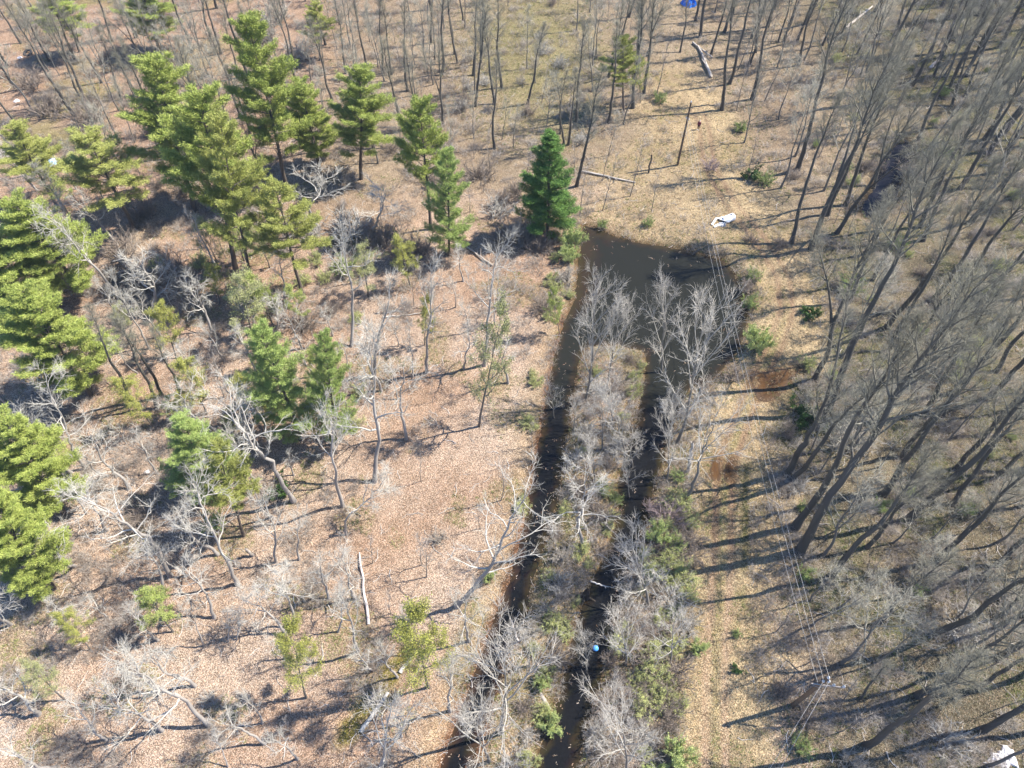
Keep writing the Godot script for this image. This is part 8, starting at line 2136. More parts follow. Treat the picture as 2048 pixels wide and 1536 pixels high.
	plant("young", Vector2(31.5, -20), 14.9, Vector2(0.6, -0.2), 0, -1, [19, 4, 0, 7])
	plant("young", Vector2(51.4, -32.3), 11.6, Vector2(-0.7, -0.1), 0, -1, [19, 4, 1, 45])
	plant("young", Vector2(44.4, -32.7), 8.5, Vector2(0, 0), 0, -1, [13, 4, 5, 21])
	plant("young", Vector2(34.6, -20), 11.7, Vector2(-0.6, 0.6), 0, -1, [19, 4, 1, 7])
	plant("young", Vector2(44.2, -21.4), 11.3, Vector2(0.6, 0.1), 0, -1, [19, 4, 1, 17])
	plant("young", Vector2(47.6, -28.5), 10.5, Vector2(0, 0.2), 0, -1, [13, 4, 0, 45])
	pass


func traced_all() -> void:
	rng.seed = 4321
	traced_tree("silver", Vector2(-24, -37.2), [Vector3(0, 0, 0), Vector3(-0.2, 5, 0.1), Vector3(-0.2, 8.6, 0.1), Vector3(-0.9, 11.6, 0.6), Vector3(-0.9, 13.9, 0.6), Vector3(-1, 17.3, 0.8), Vector3(-1.4, 20.1, 1)], "bent pale grey tree bowed in an S beside the small round pines")
	traced_tree("silver", Vector2(-21.5, -23.6), [Vector3(0, 0, 0), Vector3(0.6, 4.6, -0.6), Vector3(0.7, 8, -0.6), Vector3(0.6, 11.2, -0.5)], "forked crooked pale tree with a kinked trunk on leaf litter")
	traced_tree("silver", Vector2(-5.6, -25.5), [Vector3(0, 0, 0), Vector3(2, 4.5, -0.3), Vector3(3.8, 8.8, -0.7), Vector3(5.1, 15.1, -1), Vector3(6.7, 21.1, -1.3)], "broad pale tree leaning out over the long straight ditch")
	traced_tree("silver", Vector2(7.6, -31.9), [Vector3(0, 0, 0), Vector3(-1.1, 4.3, -0.2), Vector3(-0.9, 7, -0.2), Vector3(-0.8, 10.9, -0.2), Vector3(-1, 15, -0.2)], "pale forked tree with an elbow in its trunk on the strip between ditches")
	traced_tree("silver", Vector2(-17.8, -33.3), [Vector3(0, 0, 0), Vector3(0.8, 3.4, -0.4), Vector3(2.7, 4.8, -1.3), Vector3(4, 5.9, -2.1), Vector3(5.3, 8, -2.7)], "dark bent tree bowing sideways over the leaf litter")
	traced_tree("silver", Vector2(-35.2, -28.7), [Vector3(0, 0, 0), Vector3(0.5, 6.6, -0.7), Vector3(0.3, 10.2, -0.5), Vector3(-0, 14.5, 0.1), Vector3(-0.4, 18.5, 0.8)], "large pale fan-limbed tree beside the bright green young tree")
	traced_tree("silver", Vector2(-48.5, -41.3), [Vector3(0, 0, 0), Vector3(0.2, 3, -0.4), Vector3(0.4, 5.1, -0.7), Vector3(0.7, 7.2, -1.5), Vector3(1, 11.3, -2.2), Vector3(1.4, 14, -3.2)], "twisted silver tree between the two big pine clumps at the edge")
	traced_tree("bank", Vector2(18.9, -37.4), [Vector3(0, 0, 0), Vector3(0.4, 3.6, 0.2), Vector3(0.1, 8.5, 0), Vector3(-0, 11.3, 0), Vector3(0, 15.8, 0)], "slim dark curved tree between the near ditch and the dirt track")
	traced_tree("poplar", Vector2(31, -40.5), [Vector3(0, 0, 0), Vector3(-0.1, 5.7, -0.1), Vector3(-0.2, 9.1, -0.2), Vector3(-0.6, 16.3, -0.7), Vector3(-2.2, 25.7, -2.4)], "tall curved dark tree with its foot at the edge of the track grass")
	pass


# ------------------------------------------------------------------ ground cover
func scatter(called: String, mesh: Mesh, m: Material, xf: Array, cols: PackedColorArray, label: String) -> void:
	var mm := MultiMesh.new()
	mm.transform_format = MultiMesh.TRANSFORM_3D
	mm.use_colors = true
	mm.mesh = mesh
	mm.instance_count = xf.size()
	for k in xf.size():
		mm.set_instance_transform(k, xf[k])
		mm.set_instance_color(k, cols[k])
	var o := MultiMeshInstance3D.new()
	o.name = called
	o.multimesh = mm
	o.material_override = m
	add_child(o)
	tag(o, label, "", "", "stuff")


func seen_spot() -> Vector2:
	# a place in view of the photograph's stretch of land, thinner with distance
	while true:
		var z := rng.randf_range(-165.0, -6.0)
		var half := 40.0 - z * 0.47
		var p := Vector2(rng.randf_range(-half, half), z)
		if rng.randf() < 28.0 / (28.0 - z * 0.28) and absf(p.x) < 118.0:
			return p
	return Vector2.ZERO


func ground_cover() -> void:
	rng.seed = 99
	var white := Color(1, 1, 1)
	# fallen leaves
	var b := Buf.new()
	for k in 3:
		var s := b.v.size()
		var d := Vector3(cos(k * 2.2), 0, sin(k * 2.2))
		var u := Vector3(-d.z, 0, d.x)
		var o := d * 0.11 * k
		b.v.append_array([o - d * 0.06, o + u * 0.034 + Vector3(0, 0.03, 0), o + d * 0.06 + Vector3(0, 0.015, 0), o - u * 0.032 + Vector3(0, 0.02, 0)])
		b.c.append_array([white, white, white, white])
		b.i.append_array([s, s + 1, s + 2, s, s + 2, s + 3])
	var xf := []
	var cols := PackedColorArray()
	var tones := [Color(0.42, 0.28, 0.19), Color(0.47, 0.36, 0.26), Color(0.54, 0.44, 0.35), Color(0.30, 0.18, 0.11), Color(0.22, 0.15, 0.10), Color(0.42, 0.34, 0.25)]
	while xf.size() < 130000:
		var p := seen_spot()
		var d := water_sd(p)
		if d < 0.1 or creek_sd(p) < 0.0: continue
		var t := track_dist(p)
		if t < 4.5 and rng.randf() < 0.93: continue
		var y := height_at(p, d, 9.0)
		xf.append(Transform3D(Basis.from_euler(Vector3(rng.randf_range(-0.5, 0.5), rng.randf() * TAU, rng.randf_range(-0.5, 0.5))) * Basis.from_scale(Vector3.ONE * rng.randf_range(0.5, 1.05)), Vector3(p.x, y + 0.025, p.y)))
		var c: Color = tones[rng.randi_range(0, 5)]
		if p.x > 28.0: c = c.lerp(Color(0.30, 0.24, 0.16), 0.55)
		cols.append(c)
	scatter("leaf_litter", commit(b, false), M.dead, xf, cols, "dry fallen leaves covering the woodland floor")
	# leaves and bits afloat on the water
	xf = []
	cols = PackedColorArray()
	while xf.size() < 240:
		var p := Vector2(rng.randf_range(-14, 38), rng.randf_range(-90, -8))
		var d := water_sd(p)
		if d > -0.15 or rng.randf() < -d * 0.22: continue
		xf.append(Transform3D(Basis(Vector3.UP, rng.randf() * TAU) * Basis.from_scale(Vector3.ONE * rng.randf_range(0.5, 1.3)), Vector3(p.x, WATER + 0.006, p.y)))
		var c: Color = tones[rng.randi_range(0, 5)]
		cols.append(c)
	scatter("floating_leaves", commit(b, false), M.dead, xf, cols, "dead leaves and bits afloat along the water's edges")
	# tufts of dead and green grass
	b = Buf.new()
	for k in 11:
		var a := rng.randf() * TAU
		var d := Vector3(cos(a) * 0.7, rng.randf_range(0.35, 1.0), sin(a) * 0.7).normalized()
		leaf_tri(b, Vector3(cos(a), 0, sin(a)) * 0.05, d, rng.randf_range(0.25, 0.5), 0.03, white * rng.randf_range(0.75, 1.1))
	xf = []
	cols = PackedColorArray()
	var tries := 0
	while xf.size() < 60000 and tries < 400000:
		tries += 1
		var p := seen_spot()
		var d := water_sd(p)
		if d < 0.25 or creek_sd(p) < 0.3: continue
		var n := patch_noise.get_noise_2d(p.x, p.y)
		var t := track_dist(p)
		var cl := poly_sd(p, clear_line) if p.y < -60.0 and p.x > 5.0 and p.x < 60.0 else 9.0
		var lawn := Vector2((p.x - 4.0) * 0.75, (p.y + 136.0) * 0.36).length() < 13.0
		var straw := t < 6.0 or cl < 2.0
		var strip := d < 4.0 and p.x > -0.16 * (p.y + 45.0) + 3.0
		var east := p.x > 24.0
		if not (straw or lawn or strip or (east and n > -0.05) or n > 0.22): continue
		if t < 1.3 and t > 0.4 and rng.randf() < 0.93: continue
		var sc := rng.randf_range(0.45, 0.95)
		xf.append(Transform3D(Basis(Vector3.UP, rng.randf() * TAU) * Basis.from_scale(Vector3(sc, sc * rng.randf_range(0.5, 1.0), sc)), Vector3(p.x, height_at(p, d, 9.0) - 0.02, p.y)))
		var c := Color(0.55, 0.45, 0.28).lerp(Color(0.42, 0.34, 0.2), rng.randf())
		var greenness := 0.12
		if lawn: greenness = 0.5
		elif strip: greenness = 0.45
		elif straw: greenness = clampf(0.08 + n * 0.9, 0.03, 0.5)
		elif east: greenness = 0.5
		else: greenness = 0.5
		if rng.randf() < greenness: c = Color(0.14, 0.17, 0.045).lerp(Color(0.26, 0.29, 0.09), rng.randf())
		cols.append(c)
	scatter("grass", commit(b, false), M.leaf, xf, cols, "straw-coloured and green grass tufts along the track and banks")
	# brambles and seedlings
	b = Buf.new()
	for k in 30:
		var a := rng.randf() * TAU
		var d := Vector3(cos(a) * rng.randf_range(0.2, 1.0), 1.0, sin(a) * rng.randf_range(0.2, 1.0)).normalized()
		var at := Vector3(rng.randf_range(-0.4, 0.4), -0.05, rng.randf_range(-0.4, 0.4))
		var l := rng.randf_range(0.5, 1.1)
		twig(b, at, d, l, 0.011, white)
		for z in 3: twig(b, at + d * l * rng.randf_range(0.3, 0.9), tilt(d, 0.7, rng.randf() * TAU), l * 0.45, 0.007, white)
	xf = []
	cols = PackedColorArray()
	tries = 0
	while xf.size() < 5200 and tries < 90000:
		tries += 1
		var p := seen_spot()
		var d := water_sd(p)
		if d < 0.3 or creek_sd(p) < 0.3: continue
		if track_dist(p) < 3.2: continue
		var n := patch_noise.get_noise_2d(p.x * 0.7 - 33.0, p.y * 0.7)
		var cl := poly_sd(p, clear_line) if p.y < -60.0 and p.x > 5.0 and p.x < 60.0 else 9.0
		if cl < 0.0 and rng.randf() < 0.72: continue
		var open := p.x < 4.0 and p.x > -34.0 and p.y > -62.0
		if n < (0.32 if open else -0.1) and not (d < 4.0 and not open): continue
		var sc := rng.randf_range(0.6, 1.5)
		xf.append(Transform3D(Basis(Vector3.UP, rng.randf() * TAU) * Basis.from_scale(Vector3(sc * 1.2, sc, sc * 1.2)), Vector3(p.x, height_at(p, d, 9.0), p.y)))
		cols.append(Color(0.22, 0.18, 0.145).lerp(Color(0.42, 0.38, 0.33), rng.randf()))
	scatter("undergrowth", commit(b), M.dead, xf, cols, "thin leafless brambles and seedlings under the trees")
	# dead sticks
	b = Buf.new()
	var sp := PackedVector3Array()
	var sr := PackedFloat32Array()
	for k in 5:
		sp.append(Vector3(k * 0.3 - 0.6, 0.03, sin(k * 1.3) * 0.09))
		sr.append(0.028 - 0.004 * k)
	tube(b, sp, sr, 4, white, white)
	for k in 4: twig(b, sp[k], Vector3(0.8, 0.12, 0.6 if k % 2 else -0.6).normalized(), 0.45, 0.012, white)
	xf = []
	cols = PackedColorArray()
	while xf.size() < 2400:
		var p := seen_spot()
		var d := water_sd(p)
		if d < 0.2 or creek_sd(p) < 0.3 or track_dist(p) < 2.5: continue
		xf.append(Transform3D(Basis(Vector3.UP, rng.randf() * TAU) * Basis.from_scale(Vector3.ONE * rng.randf_range(0.5, 1.6)), Vector3(p.x, height_at(p, d, 9.0) + 0.03, p.y)))
		cols.append(Color(0.28, 0.24, 0.2).lerp(Color(0.58, 0.53, 0.47), rng.randf()))
	scatter("fallen_sticks_litter", commit(b), M.dead, xf, cols, "dead sticks lying scattered over the leaf litter")


# ------------------------------------------------------------------ poles and wires
func lathe_tube(pts: Array, radii: Array, sides: int, c: Color) -> ArrayMesh:
	var b := Buf.new()
	tube(b, PackedVector3Array(pts), PackedFloat32Array(radii), sides, c, c)
	return commit(b)


func insulator(parent: Node3D, at: Vector3) -> void:
	var b := Buf.new()
	tube(b, PackedVector3Array([at, at + Vector3(0, 0.06, 0), at + Vector3(0, 0.07, 0), at + Vector3(0, 0.14, 0), at + Vector3(0, 0.15, 0), at + Vector3(0, 0.24, 0), at + Vector3(0, 0.25, 0)]), PackedFloat32Array([0.05, 0.05, 0.13, 0.11, 0.06, 0.09, 0.01]), 10, Color(0.8, 0.8, 0.78), Color(0.8, 0.8, 0.78))
	part("insulator", commit(b), M.porcelain, parent)


func wire(a: Vector3, e: Vector3, sag: float, label: String) -> void:
	var pts := PackedVector3Array()
	var rad := PackedFloat32Array()
	for k in 25:
		var t := k / 24.0
		pts.append(a.lerp(e, t) - Vector3(0, sag * 4.0 * t * (1.0 - t), 0))
		rad.append(0.012)
	var b := Buf.new()
	tube(b, pts, rad, 5, Color(0.5, 0.49, 0.46), Color(0.5, 0.49, 0.46))
	var o := part(numbered("power_wire"), commit(b), M.wire, self)
	tag(o, label, "wire", "wires of the power line")


func power_line() -> void:
	rng.seed = 5
	M.porcelain = mat(Color(0.82, 0.82, 0.8), 0.25)
	M.wire = mat(Color(0.4, 0.395, 0.38), 0.5)
	M.wire.metallic = 0.3
	M.pole = mat(Color(1, 1, 1), 0.9, true)
	var near := Vector2(25.96, -16.23)
	var away := Vector2(26.87, -98.23)
	var dir := (away - near).normalized()
	var side := Vector2(-dir.y, dir.x)
	# the near pole, with a crossarm
	var o := base("utility_pole", spot(near))
	part("shaft", lathe_tube([Vector3(0, -0.5, 0), Vector3(0, 4, 0), Vector3(0.02, 9.1, 0), Vector3(0.02, 9.14, 0)], [0.24, 0.2, 0.15, 0.01], 12, Color(0.17, 0.12, 0.08)), M.pole, o)
	var arm := BoxMesh.new()
	arm.size = Vector3(2.7, 0.11, 0.09)
	var a := part("crossarm", arm, mat(Color(0.36, 0.31, 0.26), 0.9), o)
	a.position = Vector3(0.5, 7.6, 0.2)
	a.rotation.y = -0.12
	var br := BoxMesh.new()
	br.size = Vector3(0.9, 0.03, 0.04)
	for k in [-1.0, 1.0]:
		var q := part("brace", br, M.wire, o)
		q.position = Vector3(0.02 + k * 0.42, 7.3, 0.19)
		q.rotation.z = k * 0.7
	insulator(o, Vector3(0.02, 9.14, 0))
	insulator(o, Vector3(0.16, 8.7, 0.18))
	insulator(o, Vector3(-0.2, 8.5, 0.1))
	insulator(o, a.position + Vector3(0.45, 0.05, -0.02))
	insulator(o, a.position + Vector3(1.25, 0.05, 0.12))
	tag(o, "dark wooden utility pole with crossarm and white insulators in the shady woods", "utility pole", "poles of the power line")
	# the pole in the clearing
	var f := base("utility_pole", spot(away))
	part("shaft", lathe_tube([Vector3(0, -0.5, 0), Vector3(0, 5, 0), Vector3(0, 11.0, 0), Vector3(0, 11.04, 0)], [0.2, 0.17, 0.125, 0.01], 12, Color(0.14, 0.10, 0.07)), M.pole, f)
	insulator(f, Vector3(0, 11.03, 0))
	insulator(f, Vector3(-0.2, 8.4, 0.05))
	insulator(f, Vector3(0.18, 8.2, 0.05))
	tag(f, "dark slender utility pole standing alone in the straw-coloured clearing", "utility pole", "poles of the power line")
	var w := spot(away)
	var s := spot(near)
	wire(s + Vector3(0.02, 9.38, 0), w + Vector3(0.2, 8.5, 0.1), 1.7, "wire from the crossarm pole's tip over the pond's edge, the track side")
	wire(s + Vector3(-0.2, 8.7, 0.1), w + Vector3(-0.2, 8.65, 0.05), 1.7, "wire from the crossarm pole over the pond's edge, the middle one")
	wire(s + Vector3(-0.25, 7.5, 0.1), w + Vector3(-0.22, 7.4, 0.05), 2.2, "lowest, faintest wire crossing above the pond's edge")
	wire(s + Vector3(-0.2, 8.7, 0.1), Vector3(6.98, 8.40, 5.06), 0.9, "wire running on from the crossarm pole, the one nearer the track")
	wire(s + Vector3(0.16, 8.92, 0.18), Vector3(8.59, 8.40, 5.06), 0.9, "wire running on from the crossarm pole, the one nearer the woods")


# ------------------------------------------------------------------ things
func log_at(called: String, a: Vector3, e: Vector3, r0: float, r1: float, c: Color, label: String, stubs := 4, cat := "log") -> void:
	var root := base(called, a)
	var b := Buf.new()
	var pts := PackedVector3Array()
	var rad := PackedFloat32Array()
	for k in 9:
		var t := k / 8.0
		pts.append((e - a) * t + rv(0.1) * Vector3(1, 0.5, 1) * (0.0 if k == 0 else 1.0))
		rad.append(lerpf(r0, r1, t) * rng.randf_range(0.85, 1.1))
	pts.insert(0, pts[0] - (e - a).normalized() * 0.02)
	rad.insert(0, 0.005)
	tube(b, pts, rad, 8, c, c * 1.05)
	for k in b.c.size():
		if rng.randf() < 0.35: b.c[k] = b.c[k] * rng.randf_range(0.45, 0.8)
	part("trunk", commit(b), M.dead, root)
	for k in stubs:
		var sb := Buf.new()
		var d := tilt((e - a).normalized(), rng.randf_range(0.6, 1.1), rng.randf() * TAU)
		d.y = absf(d.y)
		var at := pts[rng.randi_range(4, 8)]
		var l := rng.randf_range(0.6, 1.8)
		tube(sb, PackedVector3Array([at, at + d * l * 0.5, at + d * l + rv(0.2)]), PackedFloat32Array([r1 * 0.7, r1 * 0.5, 0.01]), 5, c, c * 1.1)
		twig(sb, at + d * l * 0.6, tilt(d, 0.7, rng.randf() * TAU), 0.6, 0.015, c)
		part("branch", commit(sb), M.dead, root)
	tag(root, label, cat, "fallen trees")


func up_from(p: Vector2, h: float) -> Vector3:
	return spot(p) + Vector3(0, h, 0)


func crumpled(called: String, at: Vector2, rx: float, rz: float, hh: float, c: Color, rough: float, label: String, cat: String, seed_: int, ragged := 0.3) -> void:
	# a heaped, folded sheet: a disc of rings with creases, closed underneath
	var nz := FastNoiseLite.new()
	nz.seed = seed_
	nz.frequency = 0.9
	var b := Buf.new()
	var rings := 9
	var sides := 26
	b.v.append(Vector3(0, hh * 0.8, 0))
	b.c.append(c)
	for j in rings:
		var t := (j + 1) / float(rings)
		for k in sides:
			var a := TAU * k / sides
			var rr := t * (1.0 + nz.get_noise_2d(cos(a) * 1.8, sin(a) * 1.8) * ragged * 2.0)
			var x := cos(a) * rx * rr
			var z := sin(a) * rz * rr
			var y := hh * (1.0 - t * t) * (0.75 + nz.get_noise_2d(x * 2.2, z * 2.2) * 1.1) + 0.05 + absf(nz.get_noise_2d(x * 4.0 + 9.0, z * 4.0)) * 0.3 * hh
			b.v.append(Vector3(x, maxf(y, 0.03) if j < rings - 1 else -0.05, z))
			b.c.append(c)
	for k in sides:
		b.i.append_array([0, 1 + k, 1 + (k + 1) % sides])
		for j in rings - 1:
			var p := 1 + j * sides + k
			var q := 1 + j * sides + (k + 1) % sides
			b.i.append_array([p, p + sides, q + sides, p, q + sides, q])
	var root := base(called, spot(at), 0.3)
	var m := mat(Color(1, 1, 1), rough, true)
	m.cull_mode = BaseMaterial3D.CULL_DISABLED
	part("sheet", commit(b, false), m, root)
	tag(root, label, cat)


func plank(at: Vector3, size: Vector3, rot: Vector3, c: Color, label: String) -> void:
	var bm := BoxMesh.new()
	bm.size = size
	var o := part(numbered("plank"), bm, mat(c, 0.7), self)
	o.position = at
	o.rotation = rot
	tag(o, label, "plank", "debris heap")


func things() -> void:
	rng.seed = 31
	var pale := Color(0.46, 0.41, 0.36)
	log_at("fallen_log", up_from(Vector2(-14.09, -23.60), 0.15), up_from(Vector2(-16.02, -31.21), 0.3), 0.16, 0.07, Color(0.66, 0.57, 0.51), "long straight bleached white trunk lying in the leaf litter", 0)
	log_at("fallen_log", up_from(Vector2(3.40, -15.89), 0.2), up_from(Vector2(-0.49, -23.02), 0.35), 0.26, 0.13, pale, "thick pale log lying across the long ditch onto the strip", 3)
	log_at("fallen_branch", up_from(Vector2(0.63, -22.15), 0.2), up_from(Vector2(-0.45, -25.51), 0.2), 0.12, 0.05, pale, "thin pale branch standing out of the long ditch beside the thick log", 3)
	log_at("fallen_log", up_from(Vector2(36.84, -124.90), 0.25), up_from(Vector2(36.15, -135.67), 0.3), 0.32, 0.2, Color(0.42, 0.37, 0.31), "thick grey fallen trunk upslope of the clearing", 3)
	log_at("fallen_log", up_from(Vector2(35.32, -137.21), 0.25), up_from(Vector2(38.20, -131.16), 0.5), 0.2, 0.12, Color(0.34, 0.3, 0.26), "grey fallen limb crossing the trunk upslope of the clearing", 2)
	log_at("fallen_log", up_from(Vector2(78.46, -127.90), 0.2), up_from(Vector2(80.70, -130.43), 0.5), 0.35, 0.2, Color(0.56, 0.48, 0.41), "white splintered log at the foot of a broken trunk", 0)
	log_at("fallen_log", up_from(Vector2(67.06, -143.19), 0.2), up_from(Vector2(74.68, -151.66), 0.6), 0.28, 0.14, Color(0.52, 0.45, 0.38), "long pale peeled log high in the shady woods", 2)
	log_at("fallen_log", up_from(Vector2(11.00, -96.24), 0.2), up_from(Vector2(19.47, -93.54), 0.2), 0.2, 0.1, Color(0.4, 0.36, 0.31), "grey log lying between the pond head and the short post", 3)
	log_at("fallen_log", up_from(Vector2(-2.77, -74.49), 0.2), up_from(Vector2(-7.23, -79.23), 0.3), 0.17, 0.09, Color(0.4, 0.34, 0.28), "brown log resting beside the soft pale green pine", 2)
	log_at("fallen_log", up_from(Vector2(-17.32, -64.76), 0.15), up_from(Vector2(-11.67, -65.31), 0.2), 0.1, 0.05, Color(0.5, 0.46, 0.4), "thin white log lying crosswise on open litter", 0)
	log_at("fallen_log", up_from(Vector2(-13.63, -13.91), 0.1), up_from(Vector2(-11.60, -17.32), 0.12), 0.22, 0.16, Color(0.4, 0.38, 0.34), "pale grey log along the lower edge of the mossy drain", 0)
	log_at("fallen_log", up_from(Vector2(-10.60, -19.11), 0.1), up_from(Vector2(-9.34, -20.96), 0.12), 0.2, 0.14, Color(0.4, 0.38, 0.34), "pale grey log along the upper end of the mossy drain", 0)
	log_at("fallen_branch", up_from(Vector2(8.09, -28.21), 0.2), up_from(Vector2(9.89, -27.58), 0.5), 0.1, 0.05, Color(0.68, 0.62, 0.54), "pale broken branch beside the dark rotten stump", 2)
	log_at("fallen_branch", up_from(Vector2(-38.72, -86.33), 0.2), up_from(Vector2(-27.81, -82.31), 1.2), 0.13, 0.05, Color(0.5, 0.46, 0.4), "pale fallen branch sloping into the silver thicket under the pines", 4)
	log_at("fallen_branch", up_from(Vector2(-18.10, -54.91), 0.1), up_from(Vector2(-20.22, -54.35), 0.3), 0.08, 0.04, pale, "short pale branch lying on open litter near a pale trunk", 2)
	log_at("dead_snag", up_from(Vector2(19.88, -40.87), -0.2), up_from(Vector2(19.44, -41.33), 5.5), 0.24, 0.15, Color(0.5, 0.45, 0.39), "broken pale dead trunk standing by the near ditch", 1, "snag")
	log_at("wooden_post", up_from(Vector2(21.93, -96.24), -0.2), up_from(Vector2(21.93, -96.24), 3.3), 0.16, 0.14, Color(0.13, 0.11, 0.09), "short dark post standing in the clearing brush", 0, "post")
	log_at("dead_snag", up_from(Vector2(-27.17, -30.82), -0.2), up_from(Vector2(-27.40, -30.93), 1.7), 0.18, 0.14, Color(0.33, 0.29, 0.25), "short broken grey snag beside a bent pale tree", 0, "snag")
	# rotten stump
	var o := base("tree_stump", spot(Vector2(7.43, -26.64)))
	var pts := [Vector3(0, -0.3, 0), Vector3(0.02, 0.3, 0), Vector3(0.1, 0.9, -0.05), Vector3(0.12, 1.5, -0.1), Vector3(0.12, 1.52, -0.1)]
	part("stump", lathe_tube(pts, [0.55, 0.42, 0.34, 0.22, 0.02], 9, Color(0.05, 0.04, 0.032)), M.dead, o)
	for k in 4:
		var a := k * 1.6 + 0.4
		part("root", lathe_tube([Vector3(0, 0.15, 0), Vector3(cos(a) * 0.6, 0.12, sin(a) * 0.6), Vector3(cos(a) * 1.2, -0.1, sin(a) * 1.2)], [0.2, 0.14, 0.03], 6, Color(0.09, 0.07, 0.05)), M.dead, o)
	tag(o, "dark rotten stump at the edge of the near ditch", "stump")
	# white debris
	o = base("plastic_tank", spot(Vector2(32.48, -84.24)) + Vector3(0, 0.5, 0), 0.5)
	var b := Buf.new()
	tube(b, PackedVector3Array([Vector3(-0.95, 0, 0), Vector3(-0.93, 0, 0), Vector3(-0.8, 0, 0), Vector3(-0.1, 0, 0), Vector3(0, 0, 0), Vector3(0.1, 0, 0), Vector3(0.75, 0, 0), Vector3(0.92, 0, 0), Vector3(0.95, 0, 0)]), PackedFloat32Array([0.02, 0.4, 0.55, 0.58, 0.53, 0.58, 0.6, 0.42, 0.02]), 18, Color(0.8, 0.8, 0.8), Color(0.8, 0.8, 0.8))
	part("shell", commit(b), mat(Color(0.8, 0.8, 0.79), 0.4), o)
	part("cap", lathe_tube([Vector3(0.3, 0.5, 0), Vector3(0.3, 0.68, 0), Vector3(0.3, 0.69, 0)], [0.16, 0.16, 0.01], 12, Color(0.7, 0.7, 0.7)), mat(Color(0.7, 0.7, 0.7), 0.5), o)
	tag(o, "rounded white plastic tank lying on the debris heap above the pond", "tank", "debris heap")
	plank(up_from(Vector2(31.63, -83.67), 0.55), Vector3(2.1, 0.08, 0.3), Vector3(0.3, -0.85, 0.35), Color(0.78, 0.77, 0.74), "white board propped steeply against the white tank, dark gap beneath")
	plank(up_from(Vector2(30.20, -83.67), 0.3), Vector3(1.5, 0.08, 0.28), Vector3(0.2, 1.0, 0.15), Color(0.78, 0.77, 0.74), "white board lying apart at the pond end of the debris heap")
	plank(up_from(Vector2(31.00, -84.35), 0.35), Vector3(1.3, 0.07, 0.2), Vector3(0, 0.25, 0.1), Color(0.7, 0.68, 0.63), "narrow white board bridging two boards of the debris heap")
	plank(up_from(Vector2(30.34, -82.76), 0.2), Vector3(0.8, 0.06, 0.4), Vector3(0.2, 0.5, 0.1), Color(0.55, 0.52, 0.47), "short grey board half buried below the debris heap")
	crumpled("crumpled_sheet", Vector2(31.24, -83.21), 0.8, 0.5, 0.3, Color(0.62, 0.61, 0.58), 0.8, "small grey crumpled sheet under the boards of the debris heap", "sheet", 4)
	# tarps and litter
	crumpled("tarp", Vector2(37.22, -154.33), 1.6, 1.9, 1.7, Color(0.02, 0.17, 0.62), 0.35, "bright blue tarp draped over a pile far beyond the clearing", "tarp", 8, 0.12)
	crumpled("tarp", Vector2(-74.97, -98.76), 0.85, 1.1, 0.45, Color(0.40, 0.58, 0.78), 0.5, "pale blue crumpled sheet lying among thin trunks in the pine woods", "tarp", 12, 0.4)
	crumpled("tarp", Vector2(43.67, -11.77), 1.25, 0.85, 0.3, Color(0.62, 0.6, 0.6), 0.6, "large torn white sheet under bare twigs in the shady woods", "tarp", 15, 0.45)
	crumpled("tarp", Vector2(42.26, -11.45), 0.6, 0.4, 0.2, Color(0.6, 0.58, 0.58), 0.6, "small white scrap beside the large torn white sheet", "tarp", 17, 0.45)
	crumpled("litter_bag", Vector2(-72.64, -86.09), 0.5, 0.35, 0.3, Color(0.74, 0.7, 0.68), 0.6, "small white bag near the big edge pines", "litter", 21)
	crumpled("litter_bag", Vector2(-88.63, -117.35), 0.6, 0.35, 0.3, Color(0.76, 0.73, 0.72), 0.6, "small white bag on bare ground at the woods' far edge", "litter", 23)
	crumpled("litter_bag", Vector2(-94.04, -131.90), 0.5, 0.35, 0.3, Color(0.78, 0.76, 0.76), 0.6, "small white scrap beside the old tyre", "litter", 25)
	crumpled("litter_bag", Vector2(-41.29, -40.87), 0.35, 0.25, 0.15, Color(0.74, 0.7, 0.66), 0.6, "small pale scrap on the litter beside the lower small pine", "litter", 27)
	# tyre
	o = base("tyre", spot(Vector2(-93.03, -133.39)) + Vector3(0, 0.25, 0), 0.0)
	var tor := TorusMesh.new()
	tor.inner_radius = 0.42
	tor.outer_radius = 0.85
	part("tread", tor, mat(Color(0.03, 0.03, 0.032), 0.8), o)
	o.rotation = Vector3(0.3, 0.4, 0.1)
	tag(o, "large black tyre lying in the leaves in the far pine woods", "tyre")
	# the blue ball in the ditch
	o = base("floating_ball", Vector3(0, WATER + 0.16, 0) + Vector3(Vector2(8.12, -21.48).x, 0, Vector2(8.12, -21.48).y))
	var ball := SphereMesh.new()
	ball.radius = 0.29
	ball.height = 0.58
	ball.radial_segments = 28
	ball.rings = 14
	part("shell", ball, mat(Color(0.07, 0.33, 0.78), 0.25), o)
	var band := TorusMesh.new()
	band.inner_radius = 0.275
	band.outer_radius = 0.3
	part("seam", band, mat(Color(0.55, 0.7, 0.85), 0.4), o).rotation = Vector3(1.1, 0, 0.5)
	part("valve", lathe_tube([Vector3(0.05, 0.27, 0.05), Vector3(0.055, 0.305, 0.055), Vector3(0.055, 0.31, 0.055)], [0.04, 0.035, 0.005], 10, Color(0.8, 0.85, 0.9)), mat(Color(0.8, 0.85, 0.9), 0.4), o)
	tag(o, "bright blue ball floating on the dark water of the near ditch", "ball")
	person(Vector2(31.78, -108.22))


